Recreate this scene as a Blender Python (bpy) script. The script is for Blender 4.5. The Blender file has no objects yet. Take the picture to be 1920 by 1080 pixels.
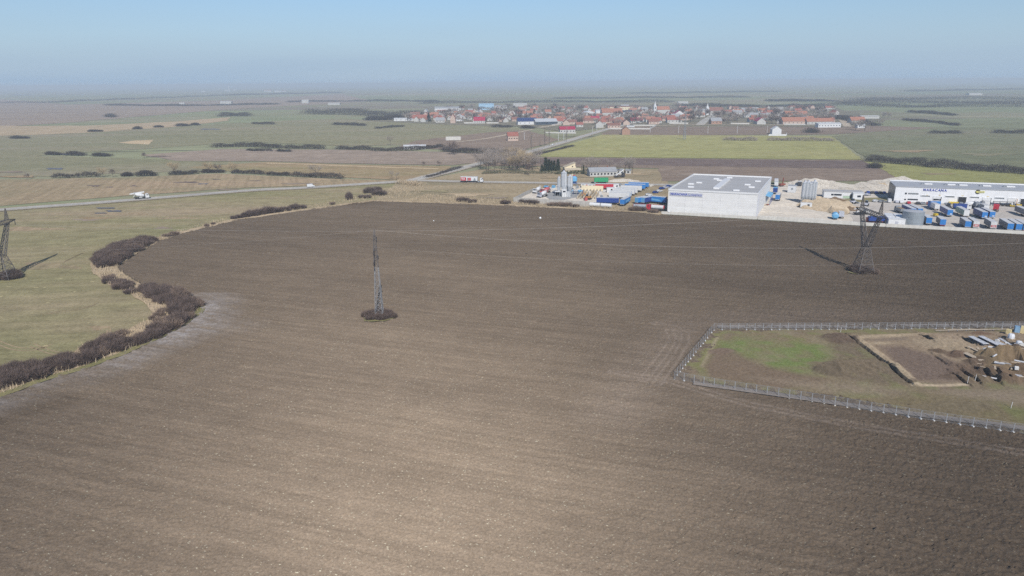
import bpy, math, random
import numpy as np
from mathutils import Vector, Matrix
from mathutils.geometry import tessellate_polygon
RND = random.Random(11)
HAZE = 2.1e-4
S = bpy.context.scene
C = S.collection

# ------------------------------------------------------------------ camera
CAM_H, FPX, HORIZON, ROLL = 70.0, 1300.0, 154.5, 0.0075
PITCH = math.atan2(540 - HORIZON, FPX)
RA = math.atan(ROLL)
cd = bpy.data.cameras.new('camera')
cd.sensor_width = 36.0
cd.lens = FPX / 1920 * 36.0
cd.clip_start, cd.clip_end = 1.0, 120000.0
cam = bpy.data.objects.new('camera', cd)
C.objects.link(cam)
cam.matrix_world = Matrix.Translation((0, 0, CAM_H)) @ (Matrix.Rotation(math.pi / 2 - PITCH, 4, 'X') @ Matrix.Rotation(-RA, 4, 'Z'))
S.camera = cam

# ------------------------------------------------------------------ light
SUN_AZ, SUN_EL = math.radians(-10.0), math.radians(37.0)     # where shadows point (clockwise from +Y), and height
L = Vector((math.sin(SUN_AZ) * math.cos(SUN_EL), math.cos(SUN_AZ) * math.cos(SUN_EL), -math.sin(SUN_EL)))
sd = bpy.data.lights.new('sun', 'SUN')
sd.energy = 4.0
sd.angle = math.radians(0.5)
sd.color = (1.0, 0.955, 0.89)
sun = bpy.data.objects.new('sun', sd)
C.objects.link(sun)
sun.rotation_euler = L.to_track_quat('-Z', 'Y').to_euler()
W = bpy.data.worlds.new('World')
S.world = W
W.use_nodes = True
nt = W.node_tree
nt.nodes.clear()
sky = nt.nodes.new('ShaderNodeTexSky')
sky.sky_type = 'NISHITA'
sky.sun_disc = False
sky.sun_elevation = SUN_EL
sky.sun_rotation = SUN_AZ + math.pi
sky.altitude = 70.0
sky.air_density = 1.0
sky.dust_density = 0.0
sky.ozone_density = 6.0
bg = nt.nodes.new('ShaderNodeBackground')
bg.inputs['Strength'].default_value = 0.10
wo = nt.nodes.new('ShaderNodeOutputWorld')
# dull blue grey murk low over the horizon, thinning upwards
geo = nt.nodes.new('ShaderNodeTexCoord')
sep = nt.nodes.new('ShaderNodeSeparateXYZ')
nt.links.new(geo.outputs['Generated'], sep.inputs[0])
murk = nt.nodes.new('ShaderNodeValToRGB')
nt.links.new(sep.outputs[2], murk.inputs[0])
for k, (p_, f_) in enumerate(((0.0, 1.0), (0.03, 0.88), (0.06, 0.66), (0.12, 0.27), (0.28, 0.0))):
    e_ = murk.color_ramp.elements[k] if k < 2 else murk.color_ramp.elements.new(p_)
    e_.position = p_
    e_.color = (f_, f_, f_, 1)
mixer_ = nt.nodes.new('ShaderNodeMix')
mixer_.data_type = 'RGBA'
veil = nt.nodes.new('ShaderNodeTexNoise')
vmap = nt.nodes.new('ShaderNodeMapping')
vmap.inputs['Scale'].default_value = (1.6, 1.6, 16.0)
nt.links.new(geo.outputs['Generated'], vmap.inputs[0])
nt.links.new(vmap.outputs[0], veil.inputs['Vector'])
veil.inputs['Scale'].default_value = 1.5
veil.inputs['Detail'].default_value = 4.0
vr = nt.nodes.new('ShaderNodeMapRange')
nt.links.new(veil.outputs['Fac'], vr.inputs[0])
for k_, q_ in enumerate((0.3, 0.7, 0.93, 1.05)): vr.inputs[k_ + 1].default_value = q_
vm = nt.nodes.new('ShaderNodeMath')
vm.operation = 'MULTIPLY'
vm.use_clamp = True
nt.links.new(murk.outputs[0], vm.inputs[0])
nt.links.new(vr.outputs[0], vm.inputs[1])
nt.links.new(vm.outputs[0], mixer_.inputs[0])
nt.links.new(sky.outputs[0], mixer_.inputs[6])
mixer_.inputs[7].default_value = (3.65, 4.9, 6.45, 1)
nt.links.new(mixer_.outputs[2], bg.inputs[0])
nt.links.new(bg.outputs[0], wo.inputs[0])
S.view_settings.view_transform = 'Standard'
S.view_settings.look = 'None'
S.view_settings.exposure = 0.0
S.view_settings.gamma = 1.0
S.render.engine = 'CYCLES'
S.cycles.use_denoising = False
S.cycles.max_bounces = 6
S.cycles.volume_bounces = 1
S.cycles.transparent_max_bounces = 24

# ------------------------------------------------------------------ where a spot of the photograph lies on the ground
def ray(u, v):
    x, y = u - 960.0, 540.0 - v
    xl = (x * math.cos(RA) + y * math.sin(RA)) / FPX
    yl = (-x * math.sin(RA) + y * math.cos(RA)) / FPX
    return Vector((xl, math.cos(PITCH) + yl * math.sin(PITCH), yl * math.cos(PITCH) - math.sin(PITCH)))
def at(u, v, z=0.0):
    d = ray(u, v)
    t = (z - CAM_H) / d.z
    return Vector((d.x * t, d.y * t, z))
def g2(pts):
    return [tuple(at(u, v)[:2]) for u, v in pts]
def head(a, b):
    p, q = at(*a), at(*b)
    return math.atan2(q.y - p.y, q.x - p.x)

# ------------------------------------------------------------------ tags
def tag(o, label=None, cat=None, group=None, kind=None):
    if label: o['label'] = label
    if cat: o['category'] = cat
    if group: o['group'] = group
    if kind: o['kind'] = kind
    return o
def thing(name, label, cat, loc=(0, 0, 0), rz=0.0, group=None):
    o = bpy.data.objects.new(name, None)
    C.objects.link(o)
    o.location = loc
    o.rotation_euler = (0, 0, rz)
    o.empty_display_size = 0.5
    return tag(o, label, cat, group)
def dup(root, loc, rz, label=None, group=None, scale=None):
    r = root.copy()
    C.objects.link(r)
    r.location = loc
    r.rotation_euler = (0, 0, rz)
    if label: r['label'] = label
    if group: r['group'] = group
    if scale: r.scale = scale
    for ch in list(root.children):
        c = ch.copy()
        C.objects.link(c)
        c.parent = r
        for gch in ch.children:
            d = gch.copy()
            C.objects.link(d)
            d.parent = c
    return r

# ------------------------------------------------------------------ mesh collecting
class MB:
    def __init__(s): s.v, s.f = [], []
    def add(s, vs, fs):
        n = len(s.v)
        s.v += [tuple(p) for p in vs]
        s.f += [tuple(i + n for i in f) for f in fs]
        return s
    def box(s, c, d, rz=0.0):
        cx, cy, cz = c
        hx, hy, hz = d[0] / 2, d[1] / 2, d[2] / 2
        co, si = math.cos(rz), math.sin(rz)
        vs = []
        for z in (-hz, hz):
            for x, y in ((-hx, -hy), (hx, -hy), (hx, hy), (-hx, hy)):
                vs.append((cx + x * co - y * si, cy + x * si + y * co, cz + z))
        return s.add(vs, [(3, 2, 1, 0), (4, 5, 6, 7), (0, 1, 5, 4), (1, 2, 6, 5), (2, 3, 7, 6), (3, 0, 4, 7)])
    def bar(s, a, b, w, h=None):
        h = h or w
        a, b = Vector(a), Vector(b)
        d = (b - a).normalized()
        up = Vector((0, 0, 1)) if abs(d.z) < 0.95 else Vector((1, 0, 0))
        x = d.cross(up).normalized()
        y = x.cross(d).normalized()
        vs = []
        for p in (a, b):
            for i, j in ((-1, -1), (1, -1), (1, 1), (-1, 1)):
                vs.append(p + x * (i * w / 2) + y * (j * h / 2))
        return s.add(vs, [(3, 2, 1, 0), (4, 5, 6, 7), (0, 1, 5, 4), (1, 2, 6, 5), (2, 3, 7, 6), (3, 0, 4, 7)])
    def tube(s, a, b, r, n=8, r2=None, caps=True):
        r2 = r if r2 is None else r2
        a, b = Vector(a), Vector(b)
        d = (b - a).normalized()
        up = Vector((0, 0, 1)) if abs(d.z) < 0.95 else Vector((1, 0, 0))
        x = d.cross(up).normalized()
        y = x.cross(d).normalized()
        vs = []
        for p, q in ((a, r), (b, r2)):
            for i in range(n):
                t = 2 * math.pi * i / n
                vs.append(p + x * (q * math.cos(t)) + y * (q * math.sin(t)))
        fs = [(i, (i + 1) % n, n + (i + 1) % n, n + i) for i in range(n)]
        if caps: fs += [tuple(range(n - 1, -1, -1)), tuple(range(n, 2 * n))]
        return s.add(vs, fs)
    def lathe(s, prof, n=16, c=(0, 0, 0)):
        vs, fs = [], []
        for r, z in prof:
            for i in range(n):
                t = 2 * math.pi * i / n
                vs.append((c[0] + r * math.cos(t), c[1] + r * math.sin(t), c[2] + z))
        for k in range(len(prof) - 1):
            for i in range(n):
                fs.append((k * n + i, k * n + (i + 1) % n, (k + 1) * n + (i + 1) % n, (k + 1) * n + i))
        fs.append(tuple(range(n - 1, -1, -1)))
        fs.append(tuple(range((len(prof) - 1) * n, len(prof) * n)))
        return s.add(vs, fs)
    def prism(s, prof, y0, y1):                      # profile in x, z swept along y
        n = len(prof)
        vs = [(x, y0, z) for x, z in prof] + [(x, y1, z) for x, z in prof]
        fs = [(i, (i + 1) % n, n + (i + 1) % n, n + i) for i in range(n)]
        return s.add(vs, fs + [tuple(range(n - 1, -1, -1)), tuple(range(n, 2 * n))])
    def quad(s, a, b, c, d): return s.add([a, b, c, d], [(0, 1, 2, 3)])
    def tri(s, a, b, c): return s.add([a, b, c], [(0, 1, 2)])
    def mesh(s, name, m, smooth=False):
        me = bpy.data.meshes.new(name)
        me.from_pydata(s.v, [], s.f)
        me.materials.append(m)
        if smooth: me.polygons.foreach_set('use_smooth', [True] * len(me.polygons))
        me.update()
        return me
    def build(s, name, m, parent=None, smooth=False):
        return put(name, s.mesh(name, m, smooth), parent)
def put(name, me, parent=None):
    o = bpy.data.objects.new(name, me)
    C.objects.link(o)
    if parent: o.parent = parent
    return o

# ------------------------------------------------------------------ materials
def nodes_of(name):
    m = bpy.data.materials.new(name)
    m.use_nodes = True
    m.node_tree.nodes.clear()
    return m, m.node_tree
class NB:
    def __init__(s, nt): s.nt = nt
    def n(s, t, **k):
        o = s.nt.nodes.new(t)
        for a, b in k.items(): setattr(o, a, b)
        return o
    def l(s, a, b): s.nt.links.new(a, b)
    def val(s, sock, v):
        if hasattr(v, 'is_output'): s.l(v, sock)
        else: sock.default_value = v
    def noise(s, vec, scale, detail=3, rough=0.55):
        o = s.n('ShaderNodeTexNoise')
        s.l(vec, o.inputs['Vector'])
        o.inputs['Scale'].default_value = scale
        o.inputs['Detail'].default_value = detail
        o.inputs['Roughness'].default_value = rough
        return o.outputs['Fac']
    def mapping(s, vec, rot=0.0, scale=(1, 1, 1)):
        o = s.n('ShaderNodeMapping', vector_type='TEXTURE')
        s.l(vec, o.inputs['Vector'])
        o.inputs['Rotation'].default_value = (0, 0, rot)
        o.inputs['Scale'].default_value = scale
        return o.outputs[0]
    def rng(s, x, a, b, c=0.0, d=1.0, smooth=False):
        o = s.n('ShaderNodeMapRange')
        if smooth: o.interpolation_type = 'SMOOTHSTEP'
        s.l(x, o.inputs[0])
        for i, q in enumerate((a, b, c, d)): o.inputs[i + 1].default_value = q
        return o.outputs[0]
    def mix(s, f, a, b, mode='MIX'):
        o = s.n('ShaderNodeMix', data_type='RGBA', blend_type=mode)
        s.val(o.inputs[0], f)
        for i, q in ((6, a), (7, b)):
            if hasattr(q, 'is_output'): s.l(q, o.inputs[i])
            else: o.inputs[i].default_value = (*q, 1) if len(q) == 3 else q
        return o.outputs[2]
    def math(s, op, a, b=0.0):
        o = s.n('ShaderNodeMath', operation=op)
        s.val(o.inputs[0], a)
        s.val(o.inputs[1], b)
        return o.outputs[0]
    def ramp(s, x, stops):
        o = s.n('ShaderNodeValToRGB')
        s.l(x, o.inputs[0])
        e = o.color_ramp.elements
        while len(e) < len(stops): e.new(0.5)
        for i, (p, c) in enumerate(stops):
            e[i].position = p
            e[i].color = (*c, 1)
        return o.outputs[0]
def plain(name, col, rough=0.7, var=0.1, vs=0.6, metal=0.0, bump=0.0, streak=None):
    """a paint, concrete, metal or bark: its colour broken by grime noise, optional faint streaks or boards"""
    m, nt = nodes_of(name)
    b = NB(nt)
    tc = b.n('ShaderNodeTexCoord').outputs['Object']
    f = b.noise(tc, vs, 5, 0.65)
    c = b.mix(b.rng(f, 0.3, 0.7), tuple(x * (1 - var) for x in col), tuple(min(1, x * (1 + var)) for x in col))
    if streak:
        f2 = b.noise(b.mapping(tc, 0, streak), 1.0, 3)
        c = b.mix(b.rng(f2, 0.42, 0.6, 0, 0.35), c, tuple(x * 0.72 for x in col))
    p = b.n('ShaderNodeBsdfPrincipled')
    b.l(c, p.inputs['Base Color'])
    p.inputs['Roughness'].default_value = rough
    p.inputs['Metallic'].default_value = metal
    if bump:
        bp = b.n('ShaderNodeBump')
        bp.inputs['Strength'].default_value = bump
        b.l(b.noise(tc, vs * 6, 4), bp.inputs['Height'])
        b.l(bp.outputs[0], p.inputs['Normal'])
    o = b.n('ShaderNodeOutputMaterial')
    b.l(p.outputs[0], o.inputs[0])
    return m
_soil_cache = {}
def land(name, cols, patch=70.0, row=None, fine=0.8, fine_amt=0.35, fleck=None, attr=False, surge=0.0, mott=0.19, stretch=(3.0, 1.0), rot=-0.35, bumpy=0.4):
    """open ground: broad patches of three tones, drilled or ploughed rows, fine tussock or clod grain, straw flecks"""
    m, nt = nodes_of(name)
    b = NB(nt)
    pos = b.n('ShaderNodeNewGeometry').outputs['Position']
    mp = b.mapping(pos, rot, (stretch[0], stretch[1], 1))
    f = b.noise(mp, 1.0 / patch, 5, 0.62)
    c = b.ramp(f, [(0.33, cols[0]), (0.5, cols[1]), (0.67, cols[2])])
    f3 = b.noise(pos, 1.0 / (patch * 0.13), 4, 0.7)
    c = b.mix(1.0, c, b.ramp(f3, [(0.3, (1 - mott,) * 3), (0.7, (1 + mott,) * 3)]), 'MULTIPLY')
    if attr:
        at_ = b.n('ShaderNodeAttribute')
        at_.attribute_name = 'soil'
        sp = b.n('ShaderNodeSeparateColor')
        b.l(at_.outputs['Color'], sp.inputs[0])
        nz = b.noise(pos, 0.55, 5, 0.75)
        nzr = b.noise(b.mapping(pos, rot, (9, 1, 1)), 0.35, 4, 0.7)
        c = b.mix(b.math('MULTIPLY', sp.outputs[0], b.rng(b.math('MULTIPLY', b.math('ADD', nz, nzr), 0.5), 0.4, 0.62, 0.08, 1.0)), c, (0.235, 0.215, 0.20))
        c = b.mix(b.math('MULTIPLY', sp.outputs[1], b.rng(nz, 0.35, 0.6, 0.45, 1.0)), c, (0.0525, 0.0365, 0.0225))
        c = b.mix(b.math('MULTIPLY', sp.outputs[2], b.rng(nz, 0.3, 0.6, 0.55, 1.0)), c, (0.115, 0.085, 0.06))
    if row:
        az, per, amt = row
        fr = b.noise(b.mapping(pos, az, (60, per, 1)), 1.0, 3, 0.6)
        c = b.mix(1.0, c, b.ramp(fr, [(0.36, (1 - amt,) * 3), (0.64, (1 + amt,) * 3)]), 'MULTIPLY')
        if surge:
            fr = b.noise(b.mapping(pos, az + 0.03, (30, 0.8, 1)), 1.0, 2, 0.6)
            c = b.mix(1.0, c, b.ramp(fr, [(0.36, (1 - amt,) * 3), (0.64, (1 + amt,) * 3)]), 'MULTIPLY')
    ff = b.noise(pos, 1.0 / fine, 5, 0.8)
    c = b.mix(1.0, c, b.ramp(ff, [(0.32, (1 - fine_amt,) * 3), (0.68, (1 + fine_amt,) * 3)]), 'MULTIPLY')
    if fleck:
        for k, (cell, size, az, dens, col) in enumerate(fleck):
            vo = b.n('ShaderNodeTexVoronoi')
            b.l(b.mapping(pos, az, (cell * 2.6, cell, cell)), vo.inputs['Vector'])
            vo.inputs['Scale'].default_value = 1.0
            sr = b.n('ShaderNodeSeparateColor')
            b.l(vo.outputs['Color'], sr.inputs[0])
            drift = b.noise(b.mapping(pos, -0.33, (30, 1.6, 1)), 0.5, 4, 0.75)
            on = b.math('GREATER_THAN', b.math('ADD', sr.outputs[0], b.math('MULTIPLY', drift, 1.3)), 1.65 - dens)
            near = b.math('LESS_THAN', vo.outputs['Distance'], b.math('MULTIPLY', sr.outputs[1], size))
            c = b.mix(b.math('MULTIPLY', on, near), c, col)
    d = b.n('ShaderNodeBsdfDiffuse')
    d.inputs['Roughness'].default_value = 1.0
    b.l(c, d.inputs['Color'])
    if surge: d.inputs['Roughness'].default_value = 0.0
    if bumpy:
        bp = b.n('ShaderNodeBump')
        bp.inputs['Strength'].default_value = bumpy
        bp.inputs['Distance'].default_value = 0.3
        b.l(ff, bp.inputs['Height'])
        b.l(bp.outputs[0], d.inputs['Normal'])
    o = b.n('ShaderNodeOutputMaterial')
    out = d.outputs[0]
    if surge:      # coarse clods throw light back the way it came: a broad retro-reflecting lobe beside the diffuse one
        gl = b.n('ShaderNodeBsdfGlossy')
        gl.inputs['Roughness'].default_value = 0.5
        b.l(b.mix(1.0, c, (surge * 0.90, surge * 1.02, surge * 1.24), 'MULTIPLY'), gl.inputs['Color'])
        b.l(b.n('ShaderNodeNewGeometry').outputs['Incoming'], gl.inputs['Normal'])
        ad = b.n('ShaderNodeAddShader')
        b.l(out, ad.inputs[0])
        b.l(gl.outputs[0], ad.inputs[1])
        out = ad.outputs[0]
    b.l(out, o.inputs[0])
    return m
def mesh_wire(name, col, cover):
    """fine welded wire seen from far: solid metal over a part of the area, open between"""
    m, nt = nodes_of(name)
    b = NB(nt)
    tc = b.n('ShaderNodeTexCoord').outputs['Object']
    p = b.n('ShaderNodeBsdfPrincipled')
    p.inputs['Base Color'].default_value = (*col, 1)
    p.inputs['Roughness'].default_value = 0.5
    p.inputs['Metallic'].default_value = 0.3
    t = b.n('ShaderNodeBsdfTransparent')
    mx = b.n('ShaderNodeMixShader')
    f = b.noise(tc, 3.0, 2)
    b.l(b.rng(f, 0.2, 0.8, cover * 0.8, cover * 1.2), mx.inputs[0])
    b.l(t.outputs[0], mx.inputs[1])
    b.l(p.outputs[0], mx.inputs[2])
    o = b.n('ShaderNodeOutputMaterial')
    b.l(mx.outputs[0], o.inputs[0])
    return m

# ------------------------------------------------------------------ ground sheets
def jag(pts, step, amp, seed=1, closed=True):
    r = random.Random(seed)
    out = []
    n = len(pts)
    for i in range(n if closed else n - 1):
        a, b = Vector(pts[i]), Vector(pts[(i + 1) % n])
        d = (b - a).length
        k = max(1, min(60, int(d / step)))
        nrm = Vector((-(b - a).y, (b - a).x)) / max(d, 1e-6)
        for j in range(k):
            q = a.lerp(b, j / k)
            if j: q = q + nrm * r.uniform(-amp, amp)
            out.append((q.x, q.y))
    if not closed: out.append(tuple(pts[-1]))
    return out
def sheet(name, px, z, m, step=None, amp=0.0, kind='structure', world=False, seed=1):
    p = px if world else g2(px)
    if step: p = jag(p, step, amp, seed)
    vs = [Vector((x, y, z)) for x, y in p]
    tr = tessellate_polygon([vs])
    me = bpy.data.meshes.new(name)
    fs = []
    for a, b_, c in tr:
        n = (vs[b_] - vs[a]).cross(vs[c] - vs[a])
        fs.append((a, b_, c) if n.z > 0 else (a, c, b_))
    me.from_pydata([tuple(v) for v in vs], [], fs)
    me.materials.append(m)
    o = put(name, me)
    o['kind'] = kind
    return o
def strip(name, px, width, z, m, world=False, w2=None, kind='structure'):
    p = [Vector(q) for q in (px if world else g2(px))]
    n = len(p)
    mb = MB()
    l, r = [], []
    for i in range(n):
        d = (p[min(i + 1, n - 1)] - p[max(i - 1, 0)]).normalized()
        nn = Vector((-d.y, d.x))
        w = width if w2 is None else width + (w2 - width) * i / (n - 1)
        l.append(p[i] + nn * w / 2)
        r.append(p[i] - nn * w / 2)
    for i in range(n - 1):
        mb.quad((*r[i], z), (*r[i + 1], z), (*l[i + 1], z), (*l[i], z))
    o = mb.build(name, m)
    if kind: o['kind'] = kind
    return o
def inside(px, py, poly):
    """boolean array: which of the points lie in the polygon"""
    res = np.zeros(px.shape, bool)
    n = len(poly)
    j = n - 1
    for i in range(n):
        xi, yi = poly[i]
        xj, yj = poly[j]
        if yi != yj:
            c = ((yi > py) != (yj > py)) & (px < (xj - xi) * (py - yi) / (yj - yi) + xi)
            res ^= c
        j = i
    return res
def dist_line(px, py, line):
    d = np.full(px.shape, 1e9)
    for (ax, ay), (bx, by) in zip(line[:-1], line[1:]):
        vx, vy = bx - ax, by - ay
        L2 = vx * vx + vy * vy + 1e-9
        t = np.clip(((px - ax) * vx + (py - ay) * vy) / L2, 0, 1)
        d = np.minimum(d, np.hypot(px - ax - t * vx, py - ay - t * vy))
    return d
def vnoise(x, y, scale, seed):
    """value noise on numpy arrays, 0..1"""
    x, y = x / scale, y / scale
    xi, yi = np.floor(x).astype(np.int64), np.floor(y).astype(np.int64)
    fx, fy = x - xi, y - yi
    fx, fy = fx * fx * (3 - 2 * fx), fy * fy * (3 - 2 * fy)
    def h(a, b):
        k = (a * 374761393 + b * 668265263 + seed * 982451653) & 0xffffffff
        k = ((k ^ (k >> 13)) * 1274126177) & 0xffffffff
        return ((k ^ (k >> 16)) & 0xffff) / 65535.0
    return (h(xi, yi) * (1 - fx) + h(xi + 1, yi) * fx) * (1 - fy) + (h(xi, yi + 1) * (1 - fx) + h(xi + 1, yi + 1) * fx) * fy
def grid_object(name, X, Y, Z, keep, m, soil=None, kind='structure', smooth=False):
    ny, nx = X.shape
    idx = np.arange(nx * ny).reshape(ny, nx)
    q = np.stack([idx[:-1, :-1], idx[:-1, 1:], idx[1:, 1:], idx[1:, :-1]], -1).reshape(-1, 4)
    k = (keep[:-1, :-1] & keep[:-1, 1:] & keep[1:, 1:] & keep[1:, :-1]).reshape(-1)
    q = q[k]
    used = np.unique(q)
    remap = np.zeros(nx * ny, np.int64)
    remap[used] = np.arange(len(used))
    q = remap[q]
    co = np.stack([X.reshape(-1), Y.reshape(-1), Z.reshape(-1)], -1)[used].astype(np.float32)
    me = bpy.data.meshes.new(name)
    me.vertices.add(len(co))
    me.vertices.foreach_set('co', co.reshape(-1))
    me.loops.add(len(q) * 4)
    me.polygons.add(len(q))
    me.loops.foreach_set('vertex_index', q.reshape(-1).astype(np.int32))
    me.polygons.foreach_set('loop_start', np.arange(0, len(q) * 4, 4, dtype=np.int32))
    me.polygons.foreach_set('use_smooth', np.full(len(q), smooth))
    if soil is not None:
        a = me.attributes.new('soil', 'FLOAT_COLOR', 'POINT')
        cc = np.concatenate([soil.reshape(-1, soil.shape[-1])[used], np.ones((len(used), 1))], 1).astype(np.float32)
        a.data.foreach_set('color', cc.reshape(-1))
    me.materials.append(m)
    me.update(calc_edges=True)
    o = put(name, me)
    if kind: o['kind'] = kind
    return o

# ================================================================== GROUND
STRAW = [(0.36, 0.25, -0.3, 0.46, (0.145, 0.12, 0.08)), (0.40, 0.23, 0.8, 0.36, (0.13, 0.108, 0.072)), (0.60, 0.20, -0.1, 0.0, (0.16, 0.135, 0.09))]
m_plough = land('ploughed earth', [(0.0665, 0.0477, 0.0312), (0.0768, 0.055, 0.0356), (0.0878, 0.0629, 0.0404)], 60, (-0.33, 2.0, 0.075), 0.4, 0.34, STRAW, attr=True, mott=0.08, surge=0.95, bumpy=0.0)

# the far plain: a patchwork of wide fields out to the horizon
def plain_mat():
    m, nt = nodes_of('plain')
    b = NB(nt)
    pos = b.n('ShaderNodeNewGeometry').outputs['Position']
    warp = b.mapping(pos, 0.22, (900, 420, 1))
    vo = b.n('ShaderNodeTexVoronoi')
    vo.distance = 'CHEBYCHEV'
    b.l(warp, vo.inputs['Vector'])
    vo.inputs['Scale'].default_value = 1.0
    sp = b.n('ShaderNodeSeparateColor')
    b.l(vo.outputs['Color'], sp.inputs[0])
    c = b.ramp(sp.outputs[0], [(0.0, (0.16, 0.175, 0.105)), (0.3, (0.19, 0.205, 0.12)), (0.5, (0.22, 0.19, 0.135)), (0.7, (0.165, 0.14, 0.115)), (0.85, (0.21, 0.22, 0.13)), (1.0, (0.24, 0.21, 0.15))])
    f = b.noise(b.mapping(pos, 0.1, (3, 1, 1)), 1 / 260.0, 6, 0.65)
    c = b.mix(b.rng(f, 0.42, 0.6, 0.0, 0.8), c, (0.185, 0.185, 0.115))
    f2 = b.noise(b.mapping(pos, 0.15, (4, 1, 1)), 1 / 45.0, 5, 0.7)
    c = b.mix(1.0, c, b.ramp(f2, [(0.3, (0.78, 0.78, 0.78)), (0.7, (1.2, 1.2, 1.2))]), 'MULTIPLY')
    scrub = b.noise(b.mapping(pos, 0.05, (6, 1, 1)), 1 / 120.0, 5, 0.75)
    c = b.mix(b.rng(scrub, 0.62, 0.67, 0.0, 0.75), c, (0.06, 0.058, 0.05))
    d = b.n('ShaderNodeBsdfDiffuse')
    d.inputs['Roughness'].default_value = 1.0
    b.l(c, d.inputs['Color'])
    o = b.n('ShaderNodeOutputMaterial')
    b.l(d.outputs[0], o.inputs[0])
    return m
sheet('ground', [(-60000, -4000), (60000, -4000), (60000, 80000), (-60000, 80000)], 0.0, plain_mat(), world=True)

G_green = land('winter wheat', [(0.162, 0.158, 0.094), (0.188, 0.176, 0.11), (0.212, 0.186, 0.13)], 90, (0.1, 4.0, 0.05), 1.5, 0.18, stretch=(5, 1), rot=0.1)
G_lime = land('young rape', [(0.225, 0.22, 0.095), (0.25, 0.24, 0.105), (0.275, 0.25, 0.12)], 120, (-0.05, 9.0, 0.06), 2.5, 0.12, stretch=(5, 1), rot=0.0)
G_right = land('right meadow', [(0.138, 0.145, 0.088), (0.158, 0.160, 0.098), (0.178, 0.164, 0.112)], 160, None, 2.5, 0.15, stretch=(4, 1), rot=0.1)
G_bright = land('bright meadow', [(0.215, 0.215, 0.085), (0.225, 0.22, 0.09), (0.24, 0.225, 0.10)], 90, None, 2.0, 0.15, stretch=(4, 1), rot=-0.2)
G_left = land('left meadow', [(0.172, 0.165, 0.085), (0.208, 0.183, 0.105), (0.258, 0.206, 0.138)], 62, (0.12, 3.2, 0.09), 0.9, 0.28, [(1.3, 0.33, 0.12, 0.05, (0.42, 0.36, 0.2))], stretch=(4, 1), rot=0.15)
G_stub = land('stubble strip', [(0.20, 0.17, 0.105), (0.25, 0.195, 0.125), (0.28, 0.21, 0.14)], 40, (1.9, 3.0, 0.12), 1.4, 0.2, stretch=(3, 1), rot=0.15)
G_mauve = land('fallow mauve', [(0.195, 0.155, 0.125), (0.225, 0.18, 0.145), (0.245, 0.195, 0.155)], 110, (0.05, 8.0, 0.05), 2.0, 0.15, stretch=(6, 1), rot=0.05)
G_ochre = land('ochre fallow', [(0.22, 0.17, 0.105), (0.25, 0.185, 0.115), (0.21, 0.18, 0.10)], 90, (0.05, 8.0, 0.06), 2.0, 0.18, stretch=(6, 1), rot=0.05)
G_dark = land('dark tilled', [(0.115, 0.09, 0.082), (0.13, 0.10, 0.09), (0.145, 0.11, 0.098)], 90, (-0.03, 8.0, 0.08), 1.5, 0.18, stretch=(6, 1), rot=0.0)
G_brown = land('brown tilled', [(0.165, 0.128, 0.102), (0.185, 0.142, 0.112), (0.205, 0.16, 0.125)], 90, (-0.05, 6.0, 0.06), 1.5, 0.18, stretch=(6, 1), rot=0.0)
G_tan = land('dry grass', [(0.195, 0.165, 0.105), (0.25, 0.20, 0.13), (0.29, 0.235, 0.155)], 26, None, 0.9, 0.3, stretch=(3, 1), rot=0.0)
G_reed = land('reed straw', [(0.25, 0.195, 0.125), (0.32, 0.25, 0.165), (0.37, 0.29, 0.20)], 14, None, 0.6, 0.35, stretch=(2, 1), rot=0.3)
G_verge = land('verge grass', [(0.14, 0.135, 0.06), (0.17, 0.155, 0.075), (0.2, 0.175, 0.09)], 10, None, 0.5, 0.35)
G_sand = land('sand patch', [(0.36, 0.28, 0.18), (0.4, 0.31, 0.2), (0.43, 0.34, 0.22)], 20, None, 1.2, 0.15)
G_pad = land('yard concrete', [(0.42, 0.385, 0.335), (0.48, 0.435, 0.375), (0.53, 0.475, 0.40)], 20, (-0.357, 4.0, 0.05), 1.2, 0.1, stretch=(2, 1), bumpy=0.05)
G_yard = land('yard paving', [(0.36, 0.33, 0.30), (0.405, 0.37, 0.33), (0.44, 0.40, 0.355)], 16, (-0.357, 7.0, 0.05), 1.4, 0.1, [(5, 0.16, 0.0, -0.1, (0.22, 0.2, 0.19))], stretch=(2, 1), bumpy=0.05)
G_wet = land('wet slab', [(0.20, 0.205, 0.21), (0.235, 0.238, 0.24), (0.27, 0.268, 0.26)], 9, None, 1.0, 0.12, bumpy=0.02)
G_gravel = land('crushed stone', [(0.44, 0.40, 0.345), (0.52, 0.475, 0.41), (0.60, 0.55, 0.475)], 8, None, 0.7, 0.35, bumpy=0.7)
G_road = land('old asphalt', [(0.28, 0.265, 0.245), (0.31, 0.295, 0.27), (0.34, 0.32, 0.29)], 25, None, 1.2, 0.1, bumpy=0.05)
G_track = land('dirt track', [(0.30, 0.25, 0.19), (0.36, 0.30, 0.23), (0.42, 0.35, 0.27)], 15, None, 1.0, 0.2)
G_scrub = land('village gardens', [(0.12, 0.115, 0.085), (0.15, 0.135, 0.10), (0.185, 0.16, 0.115)], 60, None, 4.0, 0.3, stretch=(2, 1), rot=0.0)

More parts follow.
